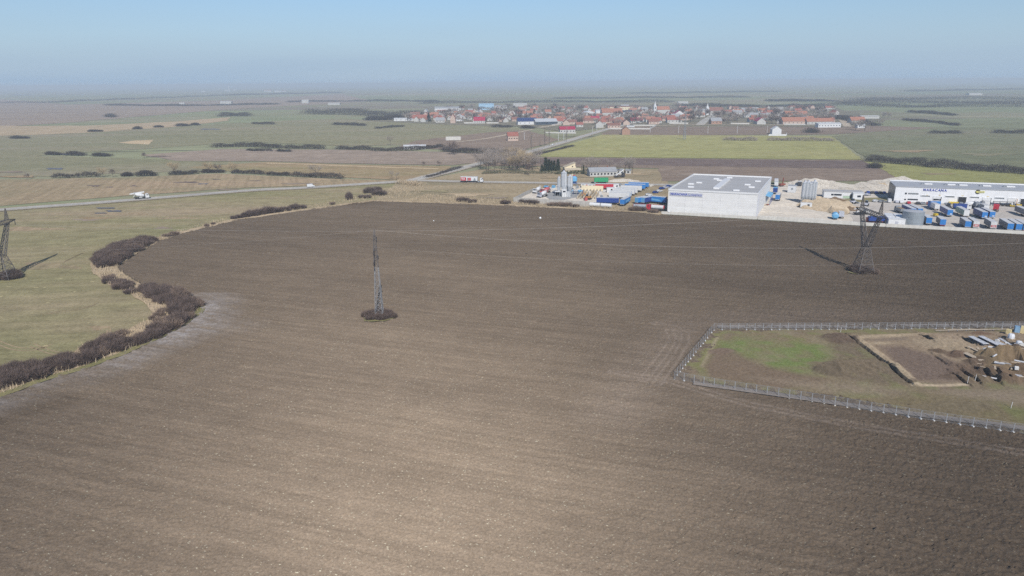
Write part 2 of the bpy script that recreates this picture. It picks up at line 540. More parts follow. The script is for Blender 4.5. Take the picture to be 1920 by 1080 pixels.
# ---- fields, from the far ones to the near ones (a few centimetres of lift each)
sheet('field', [(-300, 178), (0, 186), (130, 196), (420, 188), (640, 176), (700, 190), (430, 205), (100, 232), (-300, 252)], 0.25, G_mauve, 60, 8, seed=2)
sheet('field', [(-200, 236), (160, 236), (330, 228), (430, 220), (430, 226), (330, 238), (150, 250), (-200, 262)], 0.30, G_reed, 40, 7, seed=3)
sheet('field', [(-300, 255), (120, 252), (420, 232), (640, 222), (760, 228), (690, 250), (430, 268), (100, 290), (-300, 330)], 0.22, G_green, 40, 6, seed=4)
sheet('field', [(-300, 290), (110, 293), (330, 300), (500, 310), (330, 322), (100, 331), (-300, 333)], 0.20, G_green, 20, 3, seed=5)
sheet('meadow', [(462, 266), (610, 240), (760, 230), (900, 235), (1000, 243), (850, 256), (770, 272), (640, 274)], 0.26, G_green, 30, 3, seed=6)
sheet('sand_patch', [(221, 268), (252, 264), (289, 262.5), (279, 271.5), (245, 270)], 0.30, G_sand, 12, 2, seed=7)
sheet('field', [(780, 264), (900, 250), (985, 244), (1052, 262), (965, 287), (840, 281), (745, 277)], 0.28, G_brown, 20, 3, seed=8)
sheet('field', [(262, 291), (410, 280), (640, 281), (905, 287), (968, 293), (915, 303), (850, 310), (640, 307), (500, 303), (330, 302)], 0.30, G_mauve, 20, 2.5, seed=9)
sheet('field', [(350, 314), (505, 304), (640, 309), (845, 312), (835, 322), (765, 338), (640, 333), (430, 322)], 0.26, G_ochre, 16, 2, seed=10)
sheet('field', [(-400, 342), (0, 337), (250, 333), (410, 326), (640, 336), (768, 339), (700, 345), (470, 352), (250, 366), (0, 387), (-400, 414)], 0.22, G_stub, 14, 1.5, seed=11)
sheet('field', [(1130, 249), (1165, 238), (1640, 236), (1760, 240), (1570, 252), (1490, 253), (1130, 254)], 0.27, G_brown, 20, 2, seed=12)
sheet('field', [(1560, 256), (1700, 238), (1920, 240), (2500, 240), (2500, 330), (1920, 315), (1740, 305), (1625, 299)], 0.24, G_right, 30, 3, seed=13)
sheet('field', [(1010, 287), (1128, 253), (1330, 254), (1560, 256), (1618, 300), (1300, 297), (990, 294)], 0.30, G_lime, 14, 1, seed=14)
sheet('field', [(960, 293), (1000, 295), (1300, 298), (1622, 301), (1665, 318), (1705, 340), (1240, 340), (1235, 316), (985, 312), (900, 312)], 0.27, G_brown, 14, 1, seed=15)
sheet('field', [(985, 297), (1300, 299), (1620, 302.5), (1668, 318), (1500, 315), (1240, 311), (1000, 307)], 0.32, G_dark, 14, 1, seed=16)
sheet('meadow', [(1618, 303), (1700, 309), (1920, 327), (2500, 350), (2500, 420), (1900, 362), (1700, 347), (1662, 322)], 0.33, G_bright, 14, 1, seed=17)
sheet('dry_grass', [(745, 343), (800, 336), (900, 318), (1000, 314), (1240, 318), (1260, 360), (1250, 410), (1180, 398), (1000, 389), (900, 384), (760, 380), (700, 379)], 0.20, G_tan, 8, 0.8, seed=18)
sheet('meadow', [(-700, 455), (0, 393), (250, 373), (470, 358), (700, 346.5), (775, 341), (765, 381), (640, 387), (440, 416), (300, 456), (226, 505), (380, 580), (300, 635), (0, 745), (-300, 860), (-900, 980)], 0.12, G_left, 8, 0.5, seed=19)
sheet('village_ground', [(700, 228), (800, 203), (1000, 195), (1560, 200), (1660, 226), (1590, 239), (1330, 236), (1160, 238), (1060, 248), (1000, 238), (860, 235)], 0.35, G_scrub, 60, 8, seed=20)

def smooth(px, n=6):
    p = [Vector(q) for q in px]
    out = []
    for i in range(len(p) - 1):
        a, b, c, d = p[max(i - 1, 0)], p[i], p[i + 1], p[min(i + 2, len(p) - 1)]
        for k in range(n):
            t = k / n
            out.append(tuple(0.5 * ((2 * b) + (c - a) * t + (2 * a - 5 * b + 4 * c - d) * t * t + (3 * b - a - 3 * c + d) * t ** 3)))
    return out + [tuple(p[-1])]

# ---- worn and damp places in the near fields
for i, (u, v, w, h, m_) in enumerate([(305, 427.5, 17, 2.6, G_mauve), (340, 409, 52, 2.2, G_stub), (180, 409, 46, 2.4, G_ochre), (165, 413, 30, 1.6, G_mauve), (228, 402, 70, 3, G_stub), (300, 489, 45, 5, G_stub), (215, 502, 40, 6, G_ochre), (90, 500, 60, 7, G_stub), (60, 430, 60, 4, G_stub), (185, 615, 22, 5, G_stub), (178, 349, 13, 1.6, G_dark), (206, 351.5, 8, 1.0, G_dark), (352, 342.5, 28, 1.5, G_dark), (252, 349, 8, 1.2, G_dark), (405, 337, 9, .8, G_dark), (424, 356, 24, 1.2, G_mauve), (478, 339.5, 12, .8, G_dark), (30, 332, 40, 2.2, G_ochre), (20, 323, 30, 1.6, G_mauve), (300, 294, 26, 1.0, G_dark), (560, 345, 40, 1.0, G_mauve), (1060, 333, 60, 2.2, G_stub), (880, 366, 60, 3.2, G_reed), (930, 372, 26, 1.6, G_mauve), (815, 359, 40, 2.4, G_left), (1190, 327, 30, 2.4, G_reed), (1310, 328, 60, 2.5, G_mauve), (1755, 327, 30, 1.6, G_stub), (1850, 290, 60, 3, G_green), (1700, 284, 50, 2.5, G_stub)]):
    r = random.Random(500 + i)
    ring = []
    for k in range(22):
        t = 2 * math.pi * k / 22
        q = r.uniform(0.55, 1.1) * (1 + 0.25 * math.sin(3 * t + i))
        ring.append((u + w * q * math.cos(t), v + h * q * math.sin(t)))
    sheet('worn_patch', ring, (0.14 if u < 400 and v > 385 else 0.24 if 335 < v < 360 and u < 520 else 0.36) + 0.002 * i, m_)
for px in ([(-30, 630), (20, 652), (62, 656), (96, 648)], [(60, 648), (110, 664), (160, 655), (200, 632), (204, 618)], [(158, 474), (140, 482), (120, 492)], [(90, 588), (150, 580), (182, 570)]):
    g = smooth(g2(px))
    for s_ in (-.9, .9): strip('tyre_track', [(x, y + s_) for x, y in g], .45, .17, G_stub, world=True)

# ---- roads and paths
m_edge = land('gravel shoulder', [(0.24, 0.2, 0.15), (0.28, 0.235, 0.18), (0.32, 0.27, 0.2)], 12, None, 0.8, 0.3)
R1 = [(-420, 430), (0, 394.5), (150, 383.5), (282, 373), (467, 358), (560, 353.5), (640, 348.5), (700, 344.5), (770, 340)]
R2 = [(770, 340), (815, 328.5), (850, 320), (890, 309.5), (930, 300), (975, 290), (1015, 279), (1060, 266), (1100, 254), (1130, 245), (1160, 237), (1185, 231)]
R3 = [(770, 340), (800, 339.5), (870, 341.5), (1000, 343.5), (1120, 345.5), (1240, 347.5), (1440, 350)]
for i, (r, w) in enumerate(((R1, 8.2), (R2, 9.5), (R3, 7.0))):
    g = smooth(g2(r))
    strip('road_verge', g, w + 5, 0.40 + 0.02 * i, m_edge, world=True, kind='structure')
    strip('road', g, w, 0.48 + 0.02 * i, G_road, world=True)
m_line = plain('road paint', (0.7, 0.7, 0.68), 0.7, 0.15, 2)
strip('road_marking', smooth(g2(R1)), 0.22, 0.56, m_line, world=True)
strip('road_marking', smooth(g2(R2)), 0.25, 0.58, m_line, world=True)
strip('path', smooth(g2([(500, 307), (560, 308.5), (640, 311.5), (740, 315), (822, 317.5)])), 5, 0.42, G_sand, world=True)
strip('path', smooth(g2([(852, 267), (900, 262), (935, 256), (965, 250), (1000, 243)])), 6, 0.44, G_track, world=True)
strip('path', smooth(g2([(1010, 239.5), (1050, 234), (1085, 229)])), 10, 0.46, G_track, world=True)
strip('village_street', smooth(g2([(1466, 234), (1464.5, 220), (1463.5, 210), (1463, 200)])), 16, 0.5, G_road, world=True)
strip('village_street', smooth(g2([(1312, 235), (1322, 226), (1334, 219), (1345, 213)])), 14, 0.5, G_road, world=True)
strip('village_street', smooth(g2([(1590, 238), (1580, 226), (1570, 218)])), 12, 0.5, G_track, world=True)
strip('village_street', smooth(g2([(1120, 241), (1330, 233.5), (1600, 236)])), 9, 0.52, G_track, world=True)

# ---- puddles of standing water
def water_mat():
    m, nt = nodes_of('standing water')
    b = NB(nt)
    p = b.n('ShaderNodeBsdfPrincipled')
    p.inputs['Base Color'].default_value = (0.17, 0.16, 0.17, 1)
    p.inputs['Roughness'].default_value = 0.5
    p.inputs['IOR'].default_value = 1.25
    bp = b.n('ShaderNodeBump')
    bp.inputs['Strength'].default_value = 0.05
    b.l(b.noise(b.n('ShaderNodeTexCoord').outputs['Object'], 1.5, 2), bp.inputs['Height'])
    b.l(bp.outputs[0], p.inputs['Normal'])
    o = b.n('ShaderNodeOutputMaterial')
    b.l(p.outputs[0], o.inputs[0])
    return m
m_water = water_mat()
for i, (u, v, w, h) in enumerate([(197, 391, 18, 1.4), (213, 396.5, 17, 1.8), (188, 400.5, 12, 1.0), (103, 317, 18, 2.2), (381, 345.5, 11, 1.2), (119, 289.5, 12, 1.8), (394, 242.5, 20, 1.3), (40, 178, 24, 1.0)]):
    r = random.Random(i)
    ring = []
    for k in range(18):
        t = 2 * math.pi * k / 18
        q = r.uniform(0.6, 1.1)
        ring.append((u + w * q * math.cos(t), v + h * q * math.sin(t) + 0.25 * h * math.sin(3 * t)))
    sheet('water', ring, 0.34, m_water)

# ---- the big ploughed field: a flat sheet everywhere, and modelled clods over the part the camera looks down on
RIGHT_EDGE = [(0, 744), (60, 722), (120, 703), (180, 684), (240, 661), (300, 634), (345, 609), (372, 590), (377, 575), (369, 562), (344, 553), (326, 547), (285, 541), (259, 531), (222, 507), (222, 501), (241, 486), (259, 475), (281, 464), (300, 452), (330, 441)]
LEFT_EDGE = [(0, 697), (55, 690), (137, 667), (155, 649), (230, 625), (281, 600), (285, 586), (270, 569), (244, 552), (200, 534), (174, 512), (169, 497), (185, 477), (218, 457), (267, 446), (296, 446)]
FIELD = [(-300, 850)] + RIGHT_EDGE + [(440, 413), (576, 394), (640, 385), (700, 377), (762, 379), (900, 383.5), (1000, 388), (1180, 397), (1240, 403), (1420, 413.5), (1560, 422), (1800, 435), (1920, 441), (2500, 472), (2500, 1200), (1500, 2400), (300, 2400), (-1500, 1600)]
field_w = g2(FIELD)
sheet('ploughed_field', field_w, 0.16, m_plough, world=True)
SITE = [(1262, 713), (1340, 618), (1925, 611), (2140, 609), (2140, 862), (1925, 817), (1600, 757)]
site_w = g2(SITE)
edge_w = g2([(-200, 820)] + RIGHT_EDGE[:11])
ys = [80.0]
while ys[-1] < 432: ys.append(ys[-1] + 0.26 + (ys[-1] - 80) * 0.0026)
xs = np.arange(-262, 345, 0.37)
X, Y = np.meshgrid(xs, np.array(ys))
keep = inside(X, Y, field_w) & (np.abs(X) < 0.80 * Y + 16)
nx_, ny_ = X * 0.937 - Y * 0.35, X * 0.35 + Y * 0.937          # along and across the furrows
Zc = (vnoise(X, Y, 0.9, 1) - 0.5) * 0.10 + (vnoise(X, Y, 0.42, 2) - 0.5) * 0.18 + (vnoise(nx_ / 5, ny_, 1.1, 5) - 0.5) * 0.12
Zc = 0.34 + Zc * 2.1 + (vnoise(X, Y, 5.0, 3) - 0.5) * 0.10 + np.abs(vnoise(X, Y, 1.5, 7) - 0.5) * 0.2
de = dist_line(X, Y, edge_w)
pale = 0.5 * np.clip(1 - de / 15.0, 0, 1) ** 0.7 * np.clip((vnoise(X, Y, 9, 21) * 1.1 + 0.12), 0, 1) * (Y < 232)
pale += np.clip(1 - dist_line(X, Y, g2([(330, 640), (400, 622), (450, 612)])) / 10, 0, 1) * 0.12
dark = np.clip(1 - dist_line(X, Y, g2([(-30, 800), (60, 768), (110, 757)])) / 7, 0, 1) * 0.8
dark += np.clip((X * 0.9 + (150 - Y) * 0.5 - 55) / 70.0, 0, 0.6) * (vnoise(X, Y, 22, 9) * 0.6 + 0.55)
dark += np.clip(1 - dist_line(X, Y, g2([(655, 384), (705, 381)])) / 9, 0, 1) * 0.8
dark = np.clip(dark, 0, 0.8)
near_site = np.clip(1 - np.abs(dist_line(X, Y, g2([(1150, 775), (1215, 690), (1290, 612), (1420, 596), (1700, 592)])) - 0) / 12.0, 0, 1)
brn = near_site * 0.4
for tr in ([(1232, 722), (1262, 680), (1284, 645), (1285, 628), (1262, 614), (1228, 608)], [(1206, 715), (1240, 672), (1262, 640), (1255, 622)], [(1150, 700), (1250, 716), (1400, 760), (1600, 800), (1920, 852)]):
    dd = dist_line(X, Y, g2(tr))
    brn = np.maximum(brn, np.exp(-((dd - 1.0) / 0.45) ** 2) * 0.9)
grid_object('ploughed_soil', X, Y, Zc, keep, m_plough, np.stack([np.clip(pale, 0, 1), dark, brn], -1))

# ---- the ditch between meadow and plough: dry grass with a green lip
sheet('ditch_grass', LEFT_EDGE[::-1] + RIGHT_EDGE + [(338, 436)], 0.42, G_reed, 3, 0.5, seed=23)
strip('grass_verge', jag(g2([(-160, 806)] + RIGHT_EDGE[:9]), 3, 0.5, 24, closed=False), 2.6, 0.47, G_verge, world=True)
strip('grass_verge', jag(g2([(300, 451), (330, 440), (440, 413), (576, 394), (640, 385), (700, 377), (762, 379), (900, 383.5), (1000, 388), (1180, 397), (1240, 403)]), 4, 0.8, 25, closed=False), 5.0, 0.44, G_reed, world=True)

# ---- yards
sheet('yard', [(1430, 347), (1640, 346), (1700, 360), (2100, 372), (2100, 447), (1920, 437.5), (1560, 419.5), (1418, 409)], 0.22, G_pad)
sheet('yard_paving', [(1672, 377), (1920, 387), (2090, 393), (2090, 444), (1920, 436), (1690, 424.5), (1600, 418), (1590, 384), (1630, 378)], 0.28, G_yard, 6, 0.5)
sheet('lawn', [(1602, 372), (1660, 371), (1672, 376.5), (1640, 379), (1600, 380), (1580, 375)], 0.33, G_left, 3, 0.3)
sheet('yard', [(962, 376.5), (1000, 357), (1040, 350), (1165, 350), (1160, 376), (1104, 384)], 0.30, G_pad, 4, 0.3)
sheet('wet_slab', [(1020, 368), (1040, 357), (1085, 358), (1092, 369), (1060, 375.5), (1030, 375)], 0.36, G_wet, 3, 0.5)
sheet('yard', [(1160, 352), (1250, 349), (1256, 380), (1160, 381)], 0.27, G_tan, 4, 0.4)
sheet('apron', [(1418, 386), (1450, 372), (1480, 376), (1530, 397), (1560, 405), (1560, 418), (1420, 409)], 0.32, G_pad, 4, 0.4)

# ================================================================== CONSTRUCTION SITE (earthworks as one sheet of ground)
def site_ground():
    xs = np.arange(36, 190, 0.33)
    ys = np.arange(112, 200, 0.33)
    X, Y = np.meshgrid(xs, ys)
    keep = inside(X, Y, site_w)
    d_in = dist_line(X, Y, site_w + [site_w[0]])
    Z = np.full(X.shape, 0.0)
    n1, n2, n3 = vnoise(X, Y, 9, 41), vnoise(X, Y, 2.5, 42), vnoise(X, Y, 0.8, 43)
    def pl(px): return inside(X, Y, g2(px))
    def soft(px, w):
        p = g2(px)
        i = inside(X, Y, p)
        d = dist_line(X, Y, p + [p[0]])
        return np.clip(0.5 + np.where(i, d, -d) / w, 0, 1)
    base = np.array([0.175, 0.142, 0.088])
    col = np.ones(X.shape + (3,)) * base
    def blend(mask, c, amt=1.0):
        nonlocal col
        m = np.clip(mask * amt, 0, 1)[..., None]
        col = col * (1 - m) + np.array(c) * m
    blend(np.clip((n1 - 0.4) * 3, 0, 1), (0.165, 0.125, 0.092), 0.7)
    blend(np.clip((n2 - 0.45) * 3, 0, 1), (0.15, 0.165, 0.062), 0.5)
    blend(np.clip((vnoise(X, Y, 6, 50) - 0.5) * 4, 0, 1), (0.215, 0.18, 0.12), 0.5)
    grn = soft([(1350, 648), (1400, 640), (1450, 650), (1560, 655), (1545, 672), (1565, 690), (1540, 700), (1500, 708), (1450, 700), (1390, 678), (1352, 664)], 5)
    blend(grn * np.clip(n2 * 0.9 + n1 * 0.6, 0, 1), (0.13, 0.165, 0.058), 0.9)
    blend(soft([(1300, 690), (1330, 630), (1352, 626), (1345, 660), (1318, 700)], 3) , (0.165, 0.165, 0.068), 0.8)
    blend(np.clip(1 - dist_line(X, Y, g2([(1345, 634), (1332, 660), (1316, 692)])) / 0.9, 0, 1), (0.30, 0.25, 0.175), 0.7)
    blend(soft([(1318, 690), (1338, 664), (1362, 660), (1378, 668), (1420, 690), (1480, 706), (1560, 722), (1480, 735), (1330, 712)], 3), (0.155, 0.115, 0.083), 0.9)
    blend(soft([(1400, 712), (1560, 726), (1700, 738), (1920, 745), (2140, 760), (2140, 800), (1920, 780), (1700, 752), (1560, 742)], 3), (0.215, 0.17, 0.125), 0.7)
    blend(soft([(1640, 760), (1720, 738), (1800, 752), (1920, 770), (2140, 800), (2140, 862), (1925, 817)], 4), (0.155, 0.125, 0.075), 0.75)
    blend(np.clip((vnoise(X, Y, 4, 52) - 0.45) * 3, 0, 1) * soft([(1700, 745), (1920, 775), (2140, 800), (2140, 860), (1925, 812)], 4), (0.14, 0.15, 0.06), 0.7)
    spoil = soft([(1548, 634), (1585, 632), (1598, 640), (1650, 680), (1705, 728), (1640, 728), (1560, 712), (1530, 702), (1545, 690), (1575, 682), (1556, 662), (1560, 648)], 3)
    blend(spoil, (0.145, 0.115, 0.08), 0.95)
    blend(spoil * np.clip((n2 - 0.5) * 3, 0, 1), (0.15, 0.145, 0.07), 0.6)
    pit = soft([(1592, 636), (1720, 631), (1905, 628), (2140, 627), (2140, 760), (1930, 715), (1815, 727), (1708, 728)], 1.5)
    blend(pit, (0.235, 0.18, 0.125), 1)
    blend(soft([(1650, 658), (1690, 657), (1740, 672), (1800, 690), (1830, 700), (1800, 724), (1715, 724), (1680, 695)], 3), (0.15, 0.112, 0.088), 1)
    blend(soft([(1618, 645), (1660, 642), (1700, 640), (1700, 645), (1640, 647)], 1.5), (0.165, 0.13, 0.10), 0.8)
    blend(soft([(1785, 700), (1830, 690), (1925, 700), (2100, 730), (2100, 760), (1925, 722), (1815, 726)], 3) * np.clip(n3 + n2, 0, 1), (0.165, 0.12, 0.085), 0.9)
    blend(soft([(1730, 634), (1790, 636), (1850, 655), (1840, 675), (1760, 665)], 4), (0.30, 0.235, 0.165), 0.8)
    sandl = lambda px, w: np.clip(1.3 - dist_line(X, Y, g2(px)) / w, 0, 1)
    blend(sandl([(1604, 642), (1650, 676), (1704, 718)], 1.3) * np.clip(n3 * 0.5 + n2 + 0.1, 0, 1), (0.36, 0.285, 0.195))
    blend(sandl([(1606, 640), (1660, 637), (1725, 634)], 1.4) * np.clip(n2 + 0.3, 0, 1), (0.37, 0.295, 0.20), 0.9)
    blend(sandl([(1622, 652), (1665, 651)], 1.0) * np.clip(n2 + 0.3, 0, 1), (0.35, 0.28, 0.19), 0.8)
    blend(sandl([(1712, 731), (1760, 732), (1808, 730)], 0.85) * np.clip(n2 * 0.5 + 0.7, 0, 1), (0.40, 0.32, 0.225))
    Z += 0.95 * np.clip((d_in - 1.0) / 9, 0, 1)
    blend(soft([(1838, 668), (1880, 664), (1925, 668), (2100, 690), (2100, 745), (1925, 712), (1870, 704), (1838, 695)], 2.5), (0.135, 0.098, 0.07), 0.9)
    blend(soft([(1780, 690), (1836, 690), (1876, 722), (1835, 728), (1800, 726)], 2.0) * np.clip(n2 + .3, 0, 1), (0.14, 0.10, 0.072), 0.8)
    # heaps
    def heap(u, v, rx, ry, h, c=None, seed=1, rot=0.0):
        nonlocal Z, col
        p = at(u, v)
        dx, dy = X - p.x, Y - p.y
        ex, ey = dx * math.cos(rot) + dy * math.sin(rot), -dx * math.sin(rot) + dy * math.cos(rot)
        q = np.sqrt((ex / rx) ** 2 + (ey / ry) ** 2) + (vnoise(X, Y, 1.6, seed) - 0.5) * 0.35
        s = np.clip(1 - q, 0, 1)
        Z = Z + h * (s * s * (3 - 2 * s)) * (0.85 + 0.3 * vnoise(X, Y, 1.0, seed + 3))
        if c: blend(np.clip(s * 3, 0, 1), c, 0.9)
    heap(1582, 700, 10, 6, 1.7, (0.16, 0.125, 0.086), 61)
    heap(1550, 704, 5, 4, 1.2, (0.145, 0.115, 0.08), 62)
    heap(1622, 690, 14, 5, 0.9, None, 63, -0.5)
    heap(1572, 642, 6, 5, 1.3, (0.125, 0.092, 0.07), 64)
    heap(1352, 664, 4, 2.5, 0.6, (0.16, 0.118, 0.09), 65)
    heap(1768, 652, 8, 6, 1.0, (0.29, 0.23, 0.16), 66)
    heap(1742, 642, 4, 3, 0.7, (0.25, 0.19, 0.13), 67)
    heap(1808, 668, 7, 4, 0.9, (0.28, 0.22, 0.15), 68)
    heap(1794, 675, 3.4, 2.6, 1.1, (0.135, 0.092, 0.068), 69)
    heap(1856, 684, 5, 5.5, 2.6, (0.21, 0.155, 0.095), 70)
    heap(1884, 681, 7, 5, 3.0, (0.27, 0.195, 0.115), 71)
    heap(1912, 690, 5, 4.5, 2.4, (0.25, 0.18, 0.11), 72)
    heap(1873, 700, 5, 3, 0.9, (0.23, 0.17, 0.105), 73)
    heap(1780, 640, 5, 2, 0.6, (0.27, 0.21, 0.15), 74)
    heap(1835, 633, 4, 2, 0.8, (0.155, 0.10, 0.07), 75)
    heap(1900, 706, 4, 3, 1.6, (0.22, 0.16, 0.10), 76)
    heap(1860, 720, 9, 3, 0.6, (0.17, 0.13, 0.085), 77)
    heap(1780, 770, 12, 3, 0.6, (0.16, 0.13, 0.085), 78)
    heap(1406, 630, 3, 2, 0.5, None, 79)
    for u, v, rx, ry, h in ((1840, 708, 3.5, 2.5, 1.2), (1868, 710, 4, 2.5, 1.3), (1892, 724, 4.5, 2.6, 1.5), (1758, 668, 3, 2, .9), (1822, 688, 3, 2.2, 1.1), (1905, 664, 3.5, 2.5, 1.5), (1925, 708, 4, 3, 1.6), (1780, 716, 3, 2, .8)):
        heap(u, v, rx, ry, h, (0.125, 0.09, 0.065) if rx < 4 else (0.17, 0.12, 0.08), int(u))
    # spoil banks beside the trenches, then the trenches themselves
    def trench(px, w, depth, bank=0.0, side=1):
        nonlocal Z, col
        p = g2(px)
        d = dist_line(X, Y, p)
        t = (Vector(p[-1]) - Vector(p[0])).normalized()
        sgn = (X - p[0][0]) * -t.y + (Y - p[0][1]) * t.x
        if bank:
            bb = np.clip(1 - np.abs(d - 1.5) / 1.1, 0, 1) * (sgn * side > 0)
            Z = Z + bank * bb * (0.6 + 0.8 * vnoise(X, Y, 1.2, 91))
        m = np.clip((w - d) / 0.25, 0, 1)
        Z = Z * (1 - m) + (0.95 - depth) * m
        blend(m, (0.07, 0.052, 0.042), 0.9)
    trench([(1588, 636), (1640, 674), (1704, 726)], 0.55, 0.95, 0.5, 1)
    trench([(1722, 633), (1744, 648)], 0.5, 0.7, 0.3)
    trench([(1782, 708), (1810, 727)], 0.5, 0.8, 0.5)
    trench([(1799, 700), (1832, 724)], 0.5, 0.8, 0.5)
    trench([(1824, 696), (1868, 725)], 0.6, 0.9, 0.6)
    trench([(1846, 700), (1888, 724)], 0.5, 0.8, 0.5)
    trench([(1752, 676), (1772, 690)], 0.4, 0.6, 0.4)
    trench([(1800, 640), (1822, 652)], 0.4, 0.7, 0.4)
    trench([(1903, 692), (1925, 704)], 0.6, 0.9, 0.5)
    trench([(1872, 640), (1902, 660)], 0.6, 0.8, 0.3)
    rough = np.clip(pit + spoil, 0, 1) * 0.16 + 0.05
    Z += (n3 - 0.5) * rough + (vnoise(X, Y, 0.45, 44) - 0.5) * rough * 0.8 + (n2 - 0.5) * 0.12
    Z = np.maximum(Z, -0.6) + 0.30
    col = col * (0.86 + 0.28 * vnoise(X, Y, 0.5, 45))[..., None]
    m, nt = nodes_of('site earth')
    b = NB(nt)
    a = b.n('ShaderNodeAttribute')
    a.attribute_name = 'soil'
    pos = b.n('ShaderNodeNewGeometry').outputs['Position']
    c = b.mix(1.0, a.outputs['Color'], b.ramp(b.noise(pos, 1.6, 5, 0.8), [(0.3, (0.72,) * 3), (0.7, (1.28,) * 3)]), 'MULTIPLY')
    d = b.n('ShaderNodeBsdfDiffuse')
    d.inputs['Roughness'].default_value = 1.0
    b.l(c, d.inputs['Color'])
    o = b.n('ShaderNodeOutputMaterial')
    b.l(d.outputs[0], o.inputs[0])
    grid_object('site_ground', X, Y, Z, keep, m, col)
    return X, Y, Z
site_X, site_Y, site_Z = site_ground()
def site_z(p):
    i = int(np.clip(round((p[1] - 112) / 0.33), 0, site_Z.shape[0] - 1))
    j = int(np.clip(round((p[0] - 36) / 0.33), 0, site_Z.shape[1] - 1))
    return float(site_Z[i, j])
track_m = land('compacted track', [(0.155, 0.14, 0.13), (0.185, 0.165, 0.15), (0.21, 0.185, 0.165)], 10, None, 0.7, 0.2)

# ---- temporary fence of wire panels on concrete feet
m_wire = mesh_wire('galvanised wire', (0.36, 0.365, 0.375), 0.15)
m_tube = plain('galvanised tube', (0.46, 0.47, 0.48), 0.5, 0.1, 2, 0.4)
m_foot = plain('pale concrete', (0.64, 0.63, 0.60), 0.9, 0.15, 3)
def fence():
    root = thing('site_fence', 'temporary grey wire panel fence on white concrete feet around the building plot', 'fence', (*at(1262, 713)[:2], 0.3))
    o0 = Vector(root.location)
    runs = [g2([(1925, 618), (1860, 618), (1600, 620), (1338, 621)]), g2([(1338, 621), (1300, 668), (1264, 713)]), g2([(1264, 713), (1320, 724), (1500, 752), (1700, 784), (1925, 817)])]
    pw = 2.42
    for run in runs:
        pts = [Vector(q) for q in run]
        seg = [(pts[i + 1] - pts[i]).length for i in range(len(pts) - 1)]
        tot = sum(seg)
        n = max(1, round(tot / pw))
        def along(s):
            for i, l in enumerate(seg):
                if s <= l or i == len(seg) - 1: return pts[i].lerp(pts[i + 1], s / l)
                s -= l
        prev = None
        for k in range(n + 1):
            p = along(tot * k / n)
            p = Vector((p.x + RND.uniform(-.05, .05), p.y + RND.uniform(-.05, .05)))
            if prev is not None:
                a, b = Vector((prev.x - o0.x, prev.y - o0.y, 0)), Vector((p.x - o0.x, p.y - o0.y, 0))
                d = (b - a).normalized() * 0.04
                e, f = a + d, b - d
                z0, z1 = Vector((0, 0, .14)), Vector((0, 0, 2.12 + RND.uniform(-.04, .04)))
                fr = MB()
                for q, r_ in ((e + z0, e + z1), (f + z0, f + z1)): fr.bar(q, r_, 0.062)
                for q, r_ in ((e + z0, f + z0), (e + z1, f + z1)): fr.bar(q, r_, 0.03)
                pn = fr.build('mesh_panel', m_tube, root)
                w = MB().quad(e + z0, f + z0, f + z1, e + z1)
                w.build('wire_mesh', m_wire, pn)
            q = Vector((p.x - o0.x, p.y - o0.y, 0))
            MB().box((q.x, q.y, 0.09), (0.32, 0.68, 0.22), RND.uniform(-.2, .2)).build('concrete_foot', m_foot, root)
            prev = p
    return root
fence()
strip('track', smooth(g2([(1300, 722), (1500, 750), (1700, 779), (1925, 808), (2120, 838)])), 2.2, 0.62, track_m, world=True)
strip('track', smooth(g2([(1345, 615), (1600, 614), (1925, 612)])), 3.0, 0.46, track_m, world=True)

# ---- loose things on the plot
m_ply = plain('pale timber', (0.58, 0.47, 0.34), 0.8, 0.15, 1.5, streak=(3, .1, 1))
m_form = plain('formwork panel', (0.60, 0.60, 0.61), 0.55, 0.2, 2.5)
m_formd = plain('formwork frame', (0.10, 0.13, 0.2), 0.6, 0.2, 2)
m_bag = plain('white woven bag', (0.72, 0.73, 0.75), 0.8, 0.12, 3)
m_blue = plain('blue wrap', (0.22, 0.36, 0.5), 0.6, 0.2, 2)
m_yel = plain('yellow insulation', (0.72, 0.58, 0.3), 0.8, 0.15, 2)
def plank(a, b, w, h, lab, legs=True, name='plank_walkway', boards=1):
    pa, pb = at(*a), at(*b)
    mid = (pa + pb) / 2
    ln = (pb - pa).length
    root = thing(name, lab, 'planks', (mid.x, mid.y, site_z(mid) + 0.02), math.atan2(pb.y - pa.y, pb.x - pa.x))
    for k in range(boards):
        bw = w / boards
        MB().box((RND.uniform(-.1, .1), -w / 2 + bw * (k + .5), h + .04), (ln, bw - .03, .06)).build('board', m_ply, root)
    if legs:
        n = max(2, int(ln / 2.5))
        for k in range(n):
            x = -ln / 2 + ln * (k + .5) / n
            MB().box((x, 0, h / 2), (.14, w, h + .02)).build('bearer', m_formd, root)
plank((1752, 626.5), (1918, 623.5), 0.45, 0.35, 'long single timber board laid along the far edge of the plot', name='timber_board')
plank((1775, 624.8), (1850, 624), 0.3, 0.32, 'thin second timber board beside the long board at the far edge of the plot', name='timber_board')
plank((1806, 675), (1838, 690), 1.5, 0.5, 'pale timber walkway of boards spanning a trench between the brown heaps', boards=4)
plank((1812, 664), (1842, 679), 0.7, 0.2, 'weathered boards lying in the sand behind the pale timber walkway', boards=2)
plank((1908, 718), (1960, 717), 0.4, 0.3, 'pale timber board beside blue steel pieces at the plot corner', name='timber_board')
